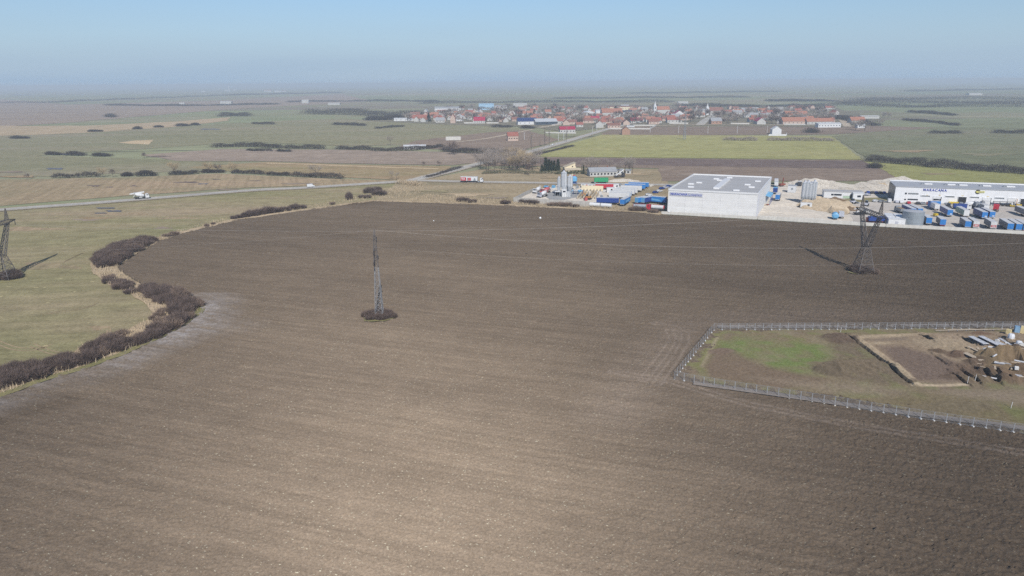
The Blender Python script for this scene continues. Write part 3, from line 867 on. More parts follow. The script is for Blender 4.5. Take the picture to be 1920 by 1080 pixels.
def formwork(a, b, w, lab, n):
    pa, pb = at(*a), at(*b)
    mid = (pa + pb) / 2
    ln = (pb - pa).length
    root = thing('formwork_stack', lab, 'formwork', (mid.x, mid.y, site_z(mid)), math.atan2(pb.y - pa.y, pb.x - pa.x))
    for k in range(n):
        x = -ln / 2 + ln * (k + .5) / n
        MB().box((x, 0, .62), (ln / n - .08, w, .12)).box((x, w * .2, .70), (ln / n - .5, .12, .06)).build('panel', m_form, root)
        MB().box((x, 0, .28), (.25, w * .8, .55)).build('support', m_formd, root)
    MB().box((0, w / 2 - .05, .35), (ln, .08, .5)).build('side_beam', m_formd, root)
formwork((1817, 645), (1846, 660), 1.6, 'raised row of grey formwork panels nearest the sandy heap', 4)
formwork((1836, 641.5), (1873, 660), 1.5, 'longest raised row of grey formwork panels, between the two shorter rows', 5)
formwork((1864, 652), (1889, 663), 1.9, 'short cluttered row of grey formwork panels beside the brown heaps', 3)
formwork((1872, 640), (1898, 655), 0.9, 'narrow dark row of formwork behind the white bags', 4)
def bag(u, v, w, h, lab, m, name='material_bag', cat='bag', pallet=True):
    p = at(u, v)
    root = thing(name, lab, cat, (p.x, p.y, site_z(p)), RND.uniform(-.5, .5))
    bm = MB()
    prof = [(w * .46, .14), (w * .54, .3), (w * .55, h * .6), (w * .47, h * .9), (w * .25, h)] if name == 'material_bag' else [(w * .7, .14), (w * .7, h)]
    bm.lathe(prof, 10 if name == 'material_bag' else 4)
    bm.build('load', m, root)
    MB().box((0, 0, .07), (w * 1.1, w * 1.1, .13)).build('pallet', m_ply, root)
bag(1893, 645, 1.5, 1.5, 'white bulk bag on a pallet, the taller of two beside the formwork', m_bag)
bag(1908, 656, 1.3, 1.1, 'white bulk bag on a pallet, the shorter one beside the trench', m_bag)
bag(1889, 634, 1.1, 1.3, 'small cream pallet stack standing apart near the long board', m_yel, 'pallet_stack', 'pallet')
bag(1906, 630, 1.6, 1.8, 'blue and white wrapped pallet stack at the end of the long board', m_blue, 'pallet_stack', 'pallet')
bag(1917, 632, 1.5, 2.0, 'tall cream pallet stack beside the blue wrapped one', m_yel, 'pallet_stack', 'pallet')
def scrap(u, v, lab):
    p = at(u, v)
    root = thing('steel_bundle', lab, 'steel', (p.x, p.y, site_z(p) + .05), -0.5)
    for k in range(6):
        MB().bar((-1.6 + RND.uniform(-.2, .2), -.5 + k * .2, .15 + .06 * (k % 3)), (1.6 + RND.uniform(-.3, .3), -.4 + k * .2, .2), .12).build('bar', m_form if k % 3 else m_formd, root)
scrap(1876, 698, 'short grey steel bundle lying in the mud beside the brown heap')
scrap(1898, 714, 'blue grey steel bundle at the end of a timber board')
for u, v, lab in ((1812, 726, 'short white survey stake at the end of a trench'), (1826, 724, 'leaning white survey stake between two trench ends'), (1575, 628, 'thin white stake near the far fence'), (1893, 775, 'thin pale stake standing in the green corner of the plot')):
    p = at(u, v)
    o = MB().bar((0, 0, -.3), (.15, .05, 1.5), .09).build('survey_stake', m_foot)
    o.location = (p.x, p.y, site_z(p))
    tag(o, lab, 'stake')

for k in range(26):
    u, v = RND.uniform(1822, 1935), RND.uniform(632, 722)
    p = at(u, v)
    if k < 14:
        o = MB().box((0, 0, .1), (RND.uniform(1.6, 3.6), RND.uniform(.2, .5), .09)).build('timber_board', m_ply)
        lab, cat, grp = 'loose pale board lying in the churned soil among the formwork and heaps', 'board', 'loose boards on the building plot'
    elif k < 20:
        o = MB().prism([(-.5, 0), (-.5, .6), (0, .8), (.5, .6), (.5, 0)], -.4, .4).build('rubble_block', m_foot)
        lab, cat, grp = 'small pale block lying in the churned soil of the building plot', 'block', 'small blocks on the building plot'
    else:
        o = MB().tube((-1.5, 0, .2), (1.5, 0, .2), .2, 8).build('drain_pipe', m_form)
        lab, cat, grp = 'short grey pipe lying in the churned soil of the building plot', 'pipe', 'short pipes on the building plot'
    o.location = (p.x, p.y, site_z(p) + .02)
    o.rotation_euler.z = RND.choice([-.6, -.5, .9]) + RND.uniform(-.3, .3)
    tag(o, lab, cat, grp)

# ================================================================== PYLONS AND WIRES
m_steel = plain('weathered pylon steel', (0.16, 0.142, 0.132), 0.75, 0.25, 1.0, 0.2)
m_steel2 = plain('grey pylon steel', (0.30, 0.30, 0.305), 0.7, 0.25, 1.0, 0.2)
m_ins = plain('insulator glass', (0.12, 0.10, 0.09), 0.35, 0.2, 5)
m_cable = plain('bare aluminium cable', (0.5, 0.47, 0.43), 0.55, 0.1, 1, 0.3)
m_ball = plain('white marker paint', (0.85, 0.85, 0.83), 0.5, 0.05, 3)
def lattice(mb, lo, hi, n, w, d):
    """a four-legged tapering lattice from ring lo to ring hi (four corners each)"""
    lo, hi = [Vector(p) for p in lo], [Vector(p) for p in hi]
    for a, b in zip(lo, hi): mb.bar(a, b, w)
    for k in range(n):
        t0, t1 = k / n, (k + 1) / n
        for i in range(4):
            j = (i + 1) % 4
            a0, a1 = lo[i].lerp(hi[i], t0), lo[i].lerp(hi[i], t1)
            b0, b1 = lo[j].lerp(hi[j], t0), lo[j].lerp(hi[j], t1)
            mb.bar(a0, b1, d)
            mb.bar(b0, a1, d)
            mb.bar(a1, b1, d)
def sq(cx, cy, z, hx, hy): return [(cx - hx, cy - hy, z), (cx + hx, cy - hy, z), (cx + hx, cy + hy, z), (cx - hx, cy + hy, z)]
def fork_pylon(lab, loc, zs):
    """waisted tower: legs in to a waist, a fork out to the bridge, two earth-wire peaks; arms along y"""
    t = thing('power_pylon', lab, 'pylon', loc)
    P = lambda p: [(x, y, z * zs) for x, y, z in p]
    b = MB()
    lattice(b, P(sq(0, 0, -.3, 3.1, 3.1)), P(sq(0, 0, 9.5, 1.05, 1.25)), 5, .2, .085)
    b.build('lattice_legs', m_steel, t)
    b = MB()
    for s in (-1, 1):
        lattice(b, P(sq(0, s * .6, 9.5, 1.0, .65)), P(sq(0, s * 6.6, 22.2, .5, .55)), 6, .18, .08)
    b.build('lattice_fork', m_steel, t)
    b = MB()
    lattice(b, [(-.6, -6.7, 22 * zs), (.6, -6.7, 22 * zs), (.6, -6.7, 23.5 * zs), (-.6, -6.7, 23.5 * zs)], [(-.6, 6.7, 22 * zs), (.6, 6.7, 22 * zs), (.6, 6.7, 23.5 * zs), (-.6, 6.7, 23.5 * zs)], 8, .15, .07)
    for s in (-1, 1):
        lattice(b, [(-.6, s * 6.7, 22 * zs), (.6, s * 6.7, 22 * zs), (.6, s * 6.7, 23.5 * zs), (-.6, s * 6.7, 23.5 * zs)], [(-.1, s * 11.2, 22.6 * zs), (.1, s * 11.2, 22.6 * zs), (.1, s * 11.2, 22.9 * zs), (-.1, s * 11.2, 22.9 * zs)], 3, .13, .065)
    b.build('lattice_crossarm', m_steel, t)
    for s in (-1, 1):
        b = MB()
        lattice(b, [(-.55, s * 6.2, 23.5 * zs), (.55, s * 6.2, 23.5 * zs), (.55, s * 7.2, 23.5 * zs), (-.55, s * 7.2, 23.5 * zs)], [(-.08, s * 7.0, 28.2 * zs), (.08, s * 7.0, 28.2 * zs), (.08, s * 7.2, 28.2 * zs), (-.08, s * 7.2, 28.2 * zs)], 4, .12, .06)
        b.build('earth_wire_peak', m_steel, t)
    for y in (-10.8, 0, 10.8):
        b = MB()
        b.tube((0, y, 22.6 * zs), (0, y, 22.6 * zs - 1.9), .05, 6)
        for k in range(9): b.tube((0, y, 22.6 * zs - .35 - k * .17), (0, y, 22.6 * zs - .43 - k * .17), .17, 8)
        b.build('insulator', m_ins, t)
    return t
PR, PL, PC = at(1617, 512), at(12, 523), at(712, 596)
PR.z = PL.z = PC.z = 0.3
fork_pylon('forked lattice pylon in the ploughed field before the lorry yard', PR, 1.0)
fork_pylon('forked lattice pylon in the pale meadow west of the ditch', PL, 0.9)
def mast_pylon(lab, loc):
    t = thing('power_pylon', lab, 'pylon', loc)
    b = MB()
    lattice(b, sq(0, 0, -.3, 1.2, 1.2), sq(0, 0, 16, .55, .55), 9, .13, .06)
    b.build('lattice_legs', m_steel2, t)
    b = MB()
    lattice(b, sq(0, 0, 16, .55, .55), sq(0, 0, 25, .34, .34), 6, .11, .055)
    lattice(b, sq(0, 0, 25, .34, .34), sq(0, 0, 27.6, .08, .08), 2, .12, .08)
    b.build('lattice_mast', m_steel, t)
    for z, s, r in ((18.5, 1, 3.8), (18.5, -1, 3.8), (21.5, -1, 3.2), (24.3, 1, 2.8)):
        b = MB()
        for dx in (-.4, .4):
            b.bar((dx, s * .4, z), (0, s * r, z + .25), .13)
            b.bar((dx, s * .4, z + 1.1), (0, s * r, z + .3), .13)
        for q in (.35, .6): b.bar((0, s * r * q, z + .1), (0, s * r * q, z + .8), .09)
        b.build('crossarm', m_steel, t)
        b = MB().tube((0, s * r, z + .2), (0, s * r, z - 1.1), .09, 6)
        for k in range(5): b.tube((0, s * r, z - .1 - k * .18), (0, s * r, z - .19 - k * .18), .15, 8)
        b.build('insulator', m_ins, t)
    return t
mast_pylon('slender straight lattice pylon rising from a round clump of shrubs in the ploughed field', PC)
def wire(a, b, sag, r, lab, name='power_cable', ext=None, group=None):
    a, b = Vector(a), Vector(b)
    n = 40
    pts = []
    t0, t1 = ext or (0, 1)
    for k in range(n + 1):
        t = t0 + (t1 - t0) * k / n
        p = a.lerp(b, t)
        tt = t - math.floor(t) if t != 1 else 1
        p.z -= 4 * sag * tt * (1 - tt)
        pts.append(p)
    mb = MB()
    for p, q in zip(pts[:-1], pts[1:]): mb.tube(p, q, r, 5, caps=False)
    o = mb.build(name, m_cable)
    return tag(o, lab, 'cable', group), pts
for y, lab in ((-10.8, 'conductor between the two forked pylons on their near arm ends'), (0, 'conductor between the two forked pylons hung at mid bridge'), (10.8, 'conductor between the two forked pylons on their far arm ends')):
    wire((PL.x, PL.y + y, .3 + 22.6 * .9 - 1.9), (PR.x, PR.y + y, .3 + 20.7), 4.6, .022 if y > 5 else .006, lab)
_, ew = wire((PL.x, PL.y + 7.1, .3 + 28.2 * .9), (PR.x, PR.y + 7.1, .3 + 28.2), 7.3, .008, 'thin earth wire carrying white marker balls between the forked pylons', 'earth_wire')
wire((PL.x, PL.y - 7.1, .3 + 28.2 * .9), (PR.x, PR.y - 7.1, .3 + 28.2), 7.3, .008, 'thin earth wire without marker balls between the forked pylons', 'earth_wire')
for tx, r, lab in ((8.4, .42, 'white marker ball over the middle of the ploughed field'), (55.5, .42, 'white marker ball just before the corner of the big warehouse'), (-33, .22, 'small faint marker ball above the slender pylon side of the field')):
    p = min(ew, key=lambda q: abs(q.x - tx))
    mb = MB()
    mb.lathe([(r * math.sin(math.pi * max(.02, min(.98, k / 8))), -r * math.cos(math.pi * max(.02, min(.98, k / 8)))) for k in range(9)], 14)
    o = mb.build('marker_ball', m_ball, smooth=True)
    o.location = p
    tag(o, lab, 'marker ball', 'white marker balls on the earth wire')
wire((PC.x, PC.y, 27.8), (236, PC.y, 27.8), 6.6, .016, 'cable from the tip of the slender pylon toward the lorry yard side', ext=(0, 1))
wire((PC.x, PC.y - 2.8, 23.2), (236, PC.y - 2.8, 23.2), 6.6, .01, 'cable from the upper arm of the slender pylon', ext=(0, 1))
wire((PC.x - 276, PC.y, 27.8), (PC.x, PC.y, 27.8), 6.6, .01, 'cable from the tip of the slender pylon over the ditch meadow', ext=(0, 1))

# ================================================================== BARE SHRUBS, REEDS, TREES
m_twig = plain('dark bare twigs', (0.15, 0.108, 0.090), 0.9, 0.35, 1.2)
m_twig2 = plain('brown bare twigs', (0.235, 0.17, 0.13), 0.9, 0.3, 1.2)
m_twig3 = plain('grey bare twigs', (0.34, 0.285, 0.24), 0.9, 0.3, 0.6)
m_brush = plain('dark hedge brush', (0.062, 0.052, 0.048), 0.9, 0.3, 0.5)
m_gold = plain('yellow willow twigs', (0.42, 0.32, 0.19), 0.9, 0.3, 0.8)
m_bark = plain('bark', (0.11, 0.09, 0.075), 0.9, 0.25, 2)
m_needle = plain('dark conifer needles', (0.035, 0.055, 0.03), 0.8, 0.4, 1.5)
m_stalk = plain('dry reed stalks', (0.52, 0.41, 0.27), 0.9, 0.25, 0.8)
m_hedge = plain('clipped dull hedge', (0.10, 0.11, 0.06), 0.9, 0.3, 1)
def twigs(mb, c, rx, ry, h, n, r, w=(.03, .06), ln=(.5, 1.3), z0=.0, spread=.8, dome=True):
    for _ in range(n):
        while True:
            x, y, z = r.uniform(-1, 1), r.uniform(-1, 1), r.uniform(0, 1)
            if x * x + y * y + (z * z if dome else 0) < 1: break
        lump = .82 + .3 * math.sin(3.1 * x + 1.7 * y + c[0]) * math.sin(2.3 * y - 1.1 * x + c[1])
        p = Vector((c[0] + x * rx, c[1] + y * ry, z0 + z * h * lump))
        d = Vector((x * spread + r.uniform(-.5, .5), y * spread + r.uniform(-.5, .5), r.uniform(.3, 1.1))).normalized()
        l = r.uniform(*ln)
        s = d.cross(Vector((r.uniform(-1, 1), r.uniform(-1, 1), r.uniform(-1, 1)))).normalized() * r.uniform(*w)
        q = p + d * l
        mb.add([p - s, p + s, q + s * .3, q - s * .3], [(0, 1, 2, 3)])
def shrub_mesh(seed, m, n=1300):
    r = random.Random(seed)
    mb = MB()
    twigs(mb, (0, 0), 1.05, 1.05, .8, n, r, (.012, .03), (.25, .75), dome=False)
    for k in range(5):
        a = r.uniform(0, 6.28)
        twigs(mb, (.65 * math.cos(a), .65 * math.sin(a)), .45, .45, r.uniform(.7, 1.1), n // 9, r, (.01, .022), (.3, .8))
    return mb.mesh('shrub', m)
SHR = [shrub_mesh(k, m_twig) for k in range(3)] + [shrub_mesh(k + 9, m_twig2, 1100) for k in range(2)]
def shrub(p, r, h, lab, group, k=None, z=0.3):
    me = SHR[k if k is not None else RND.choice((0, 1, 2, 0, 1, 2, 3))]
    o = put('shrub', me)
    o.location = (p[0], p[1], z)
    o.rotation_euler = (0, 0, RND.uniform(0, 6.28))
    o.scale = (r * RND.uniform(.8, 1.15), r * RND.uniform(.8, 1.15), h * RND.uniform(.6, 1.0))
    return tag(o, lab, 'shrub', group)
def fill(poly_px, step, seed, jitter=.45):
    r = random.Random(seed)
    w = g2(poly_px)
    X0, X1 = min(p[0] for p in w), max(p[0] for p in w)
    Y0, Y1 = min(p[1] for p in w), max(p[1] for p in w)
    out = []
    y = Y0
    while y < Y1:
        x = X0
        while x < X1:
            px, py = x + r.uniform(-jitter, jitter) * step, y + r.uniform(-jitter, jitter) * step
            if inside(np.array([px]), np.array([py]), w)[0]: out.append((px, py))
            x += step
        y += step
    return out
gA, gC, gE = 'bare shrubs of the ditch thicket', 'bare shrubs of the ditch bend', 'bare shrubs along the near ditch'
def ok_view(p): return abs(p[0]) < .78 * p[1] + 8
for p in fill([(176, 498), (192, 481), (222, 463), (265, 453), (292, 453), (272, 464), (250, 477), (230, 490), (214, 501), (196, 503), (184, 505)], 2.7, 5):
    shrub(p, 2.0, 3.0, 'dense dark shrub in the thicket at the upper bend of the ditch', gA)
for p in fill([(196, 528), (212, 522), (232, 533), (252, 547), (247, 551), (222, 544), (204, 536)], 2.6, 6):
    shrub(p, 1.8, 1.9, 'low shrub in the short clump between the two ditch bends', 'low shrubs between the ditch bends')
for p in fill([(262, 535), (285, 545), (326, 551), (346, 558), (368, 573), (374, 582), (345, 607), (318, 622), (326, 604), (330, 585), (308, 572), (282, 556)], 2.7, 7):
    shrub(p, 2.2, 2.9, 'dense shrub in the mass at the outer bend of the ditch', gC)
for p in fill([(330, 612), (300, 632), (230, 660), (160, 684), (152, 672), (200, 655), (250, 640), (300, 618)], 2.6, 8):
    shrub(p, 1.9, 2.4, 'shrub in the dark row on the plough side of the ditch', gC)
for p in fill([(150, 660), (230, 628), (262, 618), (250, 630), (200, 652), (160, 668)], 2.8, 9):
    shrub(p, 1.8, 2.2, 'shrub on the meadow side of the ditch', gE, RND.choice([0, 1, 3, 4]))
for p in fill([(-20, 702), (55, 690), (110, 680), (150, 672), (168, 680), (110, 700), (60, 716), (-20, 742)], 2.5, 10):
    if ok_view(p): shrub(p, 2.0, 2.3, 'dark shrub where the near ditch leaves the photo', gE, RND.choice([0, 1, 2]))
for p in fill([(286, 590), (310, 585), (322, 605), (300, 622), (280, 612)], 3.6, 12):
    shrub(p, 1.4, 1.6, 'reddish shrub among the straw reeds inside the ditch bend', 'reddish shrubs among the reeds', RND.choice([3, 4]))
for i in range(16):
    a = 2 * math.pi * i / 11 + RND.uniform(-.2, .2)
    q = RND.uniform(2.2, 3.6) if i < 11 else RND.uniform(0, 2)
    shrub((PC.x + q * 1.15 * math.cos(a), PC.y + q * math.sin(a)), 1.5, 1.9, 'dark shrub of the ring around the slender pylon foot', 'shrubs around the slender pylon', RND.randrange(3))
sheet('grass_verge', [(PC.x + 5.2 * math.cos(t * .4) + .6 * math.sin(t * 1.7), PC.y - .9 + 4.4 * math.sin(t * .4) + .5 * math.cos(t * 2.1)) for t in range(16)], .66, G_verge, world=True)
for i in range(10):
    shrub((PL.x + RND.uniform(-3.5, 4.5), PL.y + RND.uniform(-3, 3)), 1.9, 2.6, 'dark shrub around the foot of the meadow pylon', 'shrubs around the meadow pylon', RND.randrange(3))
sheet('grass_verge', [(PL.x + 7.5 * math.cos(t * .4) + .6 * math.sin(t * 1.7), PL.y - 1 + 5.8 * math.sin(t * .4)) for t in range(16)], .16, G_verge, world=True)
for i in range(9):
    shrub((PR.x + RND.uniform(-2.8, 2.8), PR.y + RND.uniform(-2.2, 2.2)), 1.8, 2.6, 'thin shrub inside the legs of the yard side pylon', 'shrubs in the legs of the yard pylon', RND.choice([0, 1, 2]))
for i in range(3):
    shrub((PR.x + 4.2 + RND.uniform(-1, 1), PR.y - 1 + RND.uniform(-2, 1)), 1.5, 1.6, 'faint reddish shrub beside the yard side pylon', 'faint shrubs beside the yard pylon', 3)
sheet('grass_verge', [(PR.x - 1.6 + 4.4 * math.cos(t * .4) + .5 * math.sin(t * 1.7), PR.y - 1.2 + 2.0 * math.sin(t * .4)) for t in range(16)], .66, G_verge, world=True)
EDGE = [(441, 411, 2.0, 1.8), (450, 409.5, 2.2, 2.3), (462, 407.5, 2.6, 3), (476, 405.5, 2.8, 3.3), (490, 403, 2.8, 3.2), (505, 400.5, 3, 3.5), (520, 398.5, 3, 3.4), (536, 396, 3, 3.4), (552, 393, 2.8, 3), (566, 391, 2.5, 2.6)]
for u, v, r, h in EDGE: shrub(at(u, v), r, h, 'shrub in the dark row between the meadow and the far plough edge', 'row of shrubs on the far plough edge')
for u, v, r, h, lab in [(318, 443, 2.6, 1.5, 'low reddish shrub alone on the straw verge above the ditch thicket'), (327, 441, 2.0, 1.5, 'second low shrub on the straw verge above the ditch thicket'), (388, 426, 1.0, 1.5, 'tiny shrub on the straw verge west of the dark row'), (400, 422, 1.0, 1.2, 'tiny pale shrub on the straw verge nearest the dark row'),
                        (655, 375, 2.2, 4.4, 'upright brown shrub between the dark row and the road junction'), (623, 384, 1.4, 2.2, 'small upright shrub on the verge past the dark row'), (693, 362, 3.2, 3.2, 'bushy shrub below the road, farther one of the pair'), (711, 366, 4.4, 2.6, 'wide low shrub below the road junction'), (707, 359, 3.0, 3.6, 'tall shrub touching the road bank'), (684, 371, 3.2, 2, 'low shrub in front of the bushy pair'),
                        (868, 378, 3.2, 2.6, 'dark shrub on the verge between junction and concrete yard'), (885, 380, 2.6, 1.8, 'low dark shrub beside the verge shrub'), (948, 383, 2.4, 2.2, 'shrub just west of the concrete yard wall'), (985, 381, 3.2, 3.4, 'dark shrub against the concrete yard wall'), (998, 383, 3.0, 3.0, 'dark shrub, second along the concrete yard wall'), (1040, 386, 3.4, 1.9, 'greenish low shrub at the middle of the concrete wall'), (1060, 387, 3.4, 2.2, 'greenish shrub at the concrete wall end'), (1078, 388, 2.6, 1.7, 'low shrub at the very end of the concrete wall'),
                        (1190, 396, 3.2, 3.4, 'grey green bush in front of the red tanker lorries'), (1203, 395.5, 2.6, 2.4, 'smaller grey bush in front of the red tanker lorries'), (1225, 399, 2.8, 1.5, 'low straw coloured bush near the warehouse corner')]:
    shrub(at(u, v), r, h, lab, None, 3 if 'reddish' in lab or 'green' in lab or 'straw' in lab else None)

def reeds(name, polys, n, h, seed):
    r = random.Random(seed)
    mb = MB()
    w = [g2(p) for p in polys]
    for poly in w:
        X0, X1 = min(p[0] for p in poly), max(p[0] for p in poly)
        Y0, Y1 = min(p[1] for p in poly), max(p[1] for p in poly)
        px = np.array([r.uniform(X0, X1) for _ in range(n * 3)])
        py = np.array([r.uniform(Y0, Y1) for _ in range(n * 3)])
        ok = inside(px, py, poly)
        for x, y in list(zip(px[ok], py[ok]))[:n]:
            hh = r.uniform(*h)
            d = Vector((r.uniform(-.3, .3), r.uniform(-.3, .3), 1)) * hh
            a = r.uniform(0, 3.14)
            s = Vector((math.cos(a), math.sin(a), 0)) * r.uniform(.05, .12)
            p = Vector((x, y, .35))
            mb.add([p - s, p + s, p + d + s * .3, p + d - s * .3], [(0, 1, 2, 3)])
    o = mb.build(name, m_stalk)
    o['kind'] = 'stuff'
    tag(o, 'straw coloured dry reeds filling the ditch between the shrubs', 'reeds')
reeds('reeds', [LEFT_EDGE[::-1] + RIGHT_EDGE + [(338, 436)]], 7000, (.5, 1.5), 3)
reeds('reeds', [[(330, 440), (440, 411), (576, 393), (640, 384), (700, 376), (780, 370), (800, 352), (770, 346), (640, 377), (576, 388), (440, 407), (330, 434)], [(760, 378), (1000, 386), (1180, 396), (1180, 392), (1000, 380), (800, 366)]], 5000, (.6, 1.5), 4)

def hedge(name, px, h, w, lab, m=None, seed=None, n=None, stuff=False, z=.3, coarse=1.0):
    """a row of bare brush: one plant mass following a line on the ground, uneven in height and width"""
    r = random.Random(seed if seed is not None else hash(lab) % 9999)
    p = [Vector(q) for q in g2(px)]
    seg = [(p[i + 1] - p[i]).length for i in range(len(p) - 1)]
    tot = sum(seg)
    D = sum(q.length for q in p) / len(p)
    bw = max(.05, D * .00016) * coarse
    n = n or int(min(20000, max(1400, tot * (w + h) * 6.0 * (.08 / bw) ** 1.0)))
    mb = MB()
    for _ in range(n):
        s = r.uniform(0, tot)
        ss = s
        for i, l in enumerate(seg):
            if ss <= l or i == len(seg) - 1: break
            ss -= l
        c = p[i].lerp(p[i + 1], ss / max(seg[i], 1e-6))
        lump = .5 + .35 * math.sin(s * .9 / h + 1.3) * math.sin(s * .37 / h + .4) + .3 * math.sin(s * .171 / h)
        lump = max(.25, min(1.15, lump + .25))
        e = min(1, min(s, tot - s) / (h * 1.2) + .35)
        q = Vector((c.x + r.gauss(0, w * .28), c.y + r.gauss(0, w * .28), z + (r.random() ** .8) * h * lump * e * .85))
        d = Vector((r.uniform(-.7, .7), r.uniform(-.7, .7), r.uniform(.4, 1.2))).normalized() * r.uniform(.25, .5) * min(h, 3.5)
        sv = d.cross(Vector((r.uniform(-1, 1), r.uniform(-1, 1), r.uniform(-.4, .4)))).normalized() * bw * r.uniform(.6, 1.6)
        mb.add([q - sv, q + sv, q + d + sv * .3, q + d - sv * .3], [(0, 1, 2, 3)])
    o = mb.build(name, m or m_twig)
    if stuff: return tag(o, lab, 'wood', None, 'stuff')
    return tag(o, lab, 'hedge')
HEDGES = [
    ([(100, 334.5), (130, 334), (165, 332.5), (188, 332)], 4.5, 4, 'dark hedge strip farthest west along the stubble field'),
    ([(231, 331), (247, 330.5)], 3.5, 4, 'short low hedge tuft along the stubble field'),
    ([(258, 331), (292, 330)], 5.5, 5, 'round topped hedge clump along the stubble field'),
    ([(320, 329), (345, 328), (371, 326)], 4.2, 5, 'hedge at the foot of the single golden tree'),
    ([(378, 325), (400, 324.5), (420, 324)], 3.8, 4, 'hedge below the three golden trees'),
    ([(436, 325.5), (470, 326.5), (496, 328)], 3.8, 4, 'hedge just past the golden trees'),
    ([(501, 329), (522, 329.5), (543, 330)], 3.5, 4, 'low hedge between the golden trees and the lone grey tree'),
    ([(549, 331), (590, 333.5), (620, 335), (642, 336.5)], 4.5, 5, 'hedge running past the lone grey tree'),
    ([(89, 290.5), (113, 291)], 4, 6, 'low dark bush mass beside the small pond in the green field'),
    ([(127, 292), (157, 292)], 5.5, 8, 'domed dark bush mass east of the small pond'),
    ([(176, 293.5), (206, 293.5)], 4.5, 7, 'domed dark bush mass, second east of the small pond'),
    ([(399, 277), (430, 276), (470, 276), (528, 278)], 6, 9, 'long thick hedge at the head of the mauve field, west part'),
    ([(534, 279), (570, 279.5), (607, 280)], 5.5, 8, 'thick hedge at the head of the mauve field, middle part'),
    ([(632, 281), (670, 281.5), (698, 282)], 5.5, 8, 'thick hedge at the head of the mauve field beside the white sheds'),
    ([(700, 284), (730, 284), (770, 283), (830, 276)], 5, 8, 'hedge around the white sheds in the fields'),
    ([(830, 284), (860, 287), (900, 289), (955, 289)], 6.5, 10, 'tall hedge reaching the main road behind the mauve field'),
    ([(465, 283), (480, 284), (510, 284)], 3, 4, 'broken low hedge in front of the thick hedge'),
    ([(520, 284.5), (545, 285)], 3, 4, 'second broken low hedge in front of the thick hedge'),
    ([(23, 260.5), (52, 260)], 5, 9, 'dark bush patch alone in the western plain'),
    ([(168, 247.5), (190, 247)], 4, 8, 'flat dark bush patch on the straw strip'),
    ([(252, 242.5), (263, 242)], 5, 7, 'small dark bush on the straw strip'),
    ([(291, 239.5), (304, 239)], 4, 7, 'small flat bush between the straw strip and the pond'),
    ([(332, 237), (354, 236.5)], 6, 9, 'dark oval bush north of the small pond strip'),
    ([(361, 235), (372, 235)], 5, 8, 'dark oval bush beside the larger oval one'),
    ([(200, 220), (215, 220)], 11, 16, 'small square copse alone on the plain'),
    ([(412, 219), (440, 218), (468, 218)], 13, 20, 'oval copse on the green plain'),
    ([(474, 233), (514, 233.5)], 5, 9, 'thin flat hedge on the plain below the long wood'),
    ([(626, 234.5), (656, 235)], 6, 10, 'flat dark bush on the plain below the village wood'),
    ([(658, 235.5), (684, 236.5)], 7, 10, 'domed dark bush below the village wood'),
    ([(704, 242), (730, 240), (757, 237.5)], 4, 6, 'dark straight hedge on the green field corner'),
    ([(925, 239), (958, 239.5)], 6, 12, 'dark bush mass at the village edge before the fallow plots'),
    ([(978, 241), (1000, 241)], 6, 9, 'dark bushes below the blue roofed halls'),
    ([(1626, 303), (1660, 306), (1700, 309), (1740, 313)], 8, 12, 'thick tall hedgerow between the meadows, west part', ),
    ([(1740, 314), (1760, 315), (1800, 318), (1850, 322)], 9.5, 13, 'thick tall hedgerow between the meadows, tallest middle part'),
    ([(1850, 322), (1890, 325), (1925, 327), (1990, 331)], 8, 12, 'thick tall hedgerow between the meadows, east part'),
    ([(1632, 315), (1648, 316)], 6, 7, 'single dark bush at the corner of the brown and lime fields'),
    ([(1358, 263.5), (1390, 264), (1418, 264.5)], 5.5, 6, 'vineyard like row of brush at the head of the lime field, west part'),
    ([(1440, 264), (1500, 264.5), (1562, 265)], 5, 6, 'vineyard like row of brush at the head of the lime field, east part'),
    ([(1704, 211), (1740, 213), (1790, 217)], 7, 14, 'thin dark hedge across the eastern plain'),
    ([(1744, 250.5), (1800, 251)], 5, 9, 'flat dark hedge on the eastern meadow'),
    ([(1862, 250), (1925, 251)], 6, 10, 'dark hedge at the edge of the eastern meadow'),
    ([(1570, 222), (1600, 228), (1640, 236)], 9, 18, 'dark scrub belt at the east end of the village'),
    ([(1695, 226), (1760, 231), (1795, 236)], 5, 12, 'thin scrub line east of the village'),
    ([(1512, 249), (1530, 249.5)], 9, 14, 'dark round thicket at the village edge before the lime field'),
    ([(905, 327), (940, 325.5), (990, 326), (1040, 326)], 3.0, 4, 'dull green garden hedge in front of the grove'),
    ([(1042, 327), (1075, 326.5), (1098, 327)], 3.0, 4, 'dull green garden hedge in front of the yellow house'),
    ([(865, 315), (835, 324), (800, 334)], 2.2, 5, 'low brush on the bank of the main road'),
    ([(1075, 275), (1035, 284), (990, 296)], 2.5, 5, 'dark brush strip between main road and lime field'),
    ([(985, 298), (960, 303)], 3, 6, 'brush clump where the main road meets the grove'),
    ([(750, 344), (768, 347), (790, 349)], 3.5, 8, 'straw coloured reed clump at the road junction'),
]
for i, hd in enumerate(HEDGES):
    px, h, w, lab = hd
    h *= .85
    m = m_twig3 if 'vineyard' in lab else m_stalk if 'straw coloured reed' in lab else m_hedge if 'dull green' in lab else m_twig3 if 'grove' in lab else m_brush
    hedge('hedgerow', px, h, w, lab, m, 100 + i)
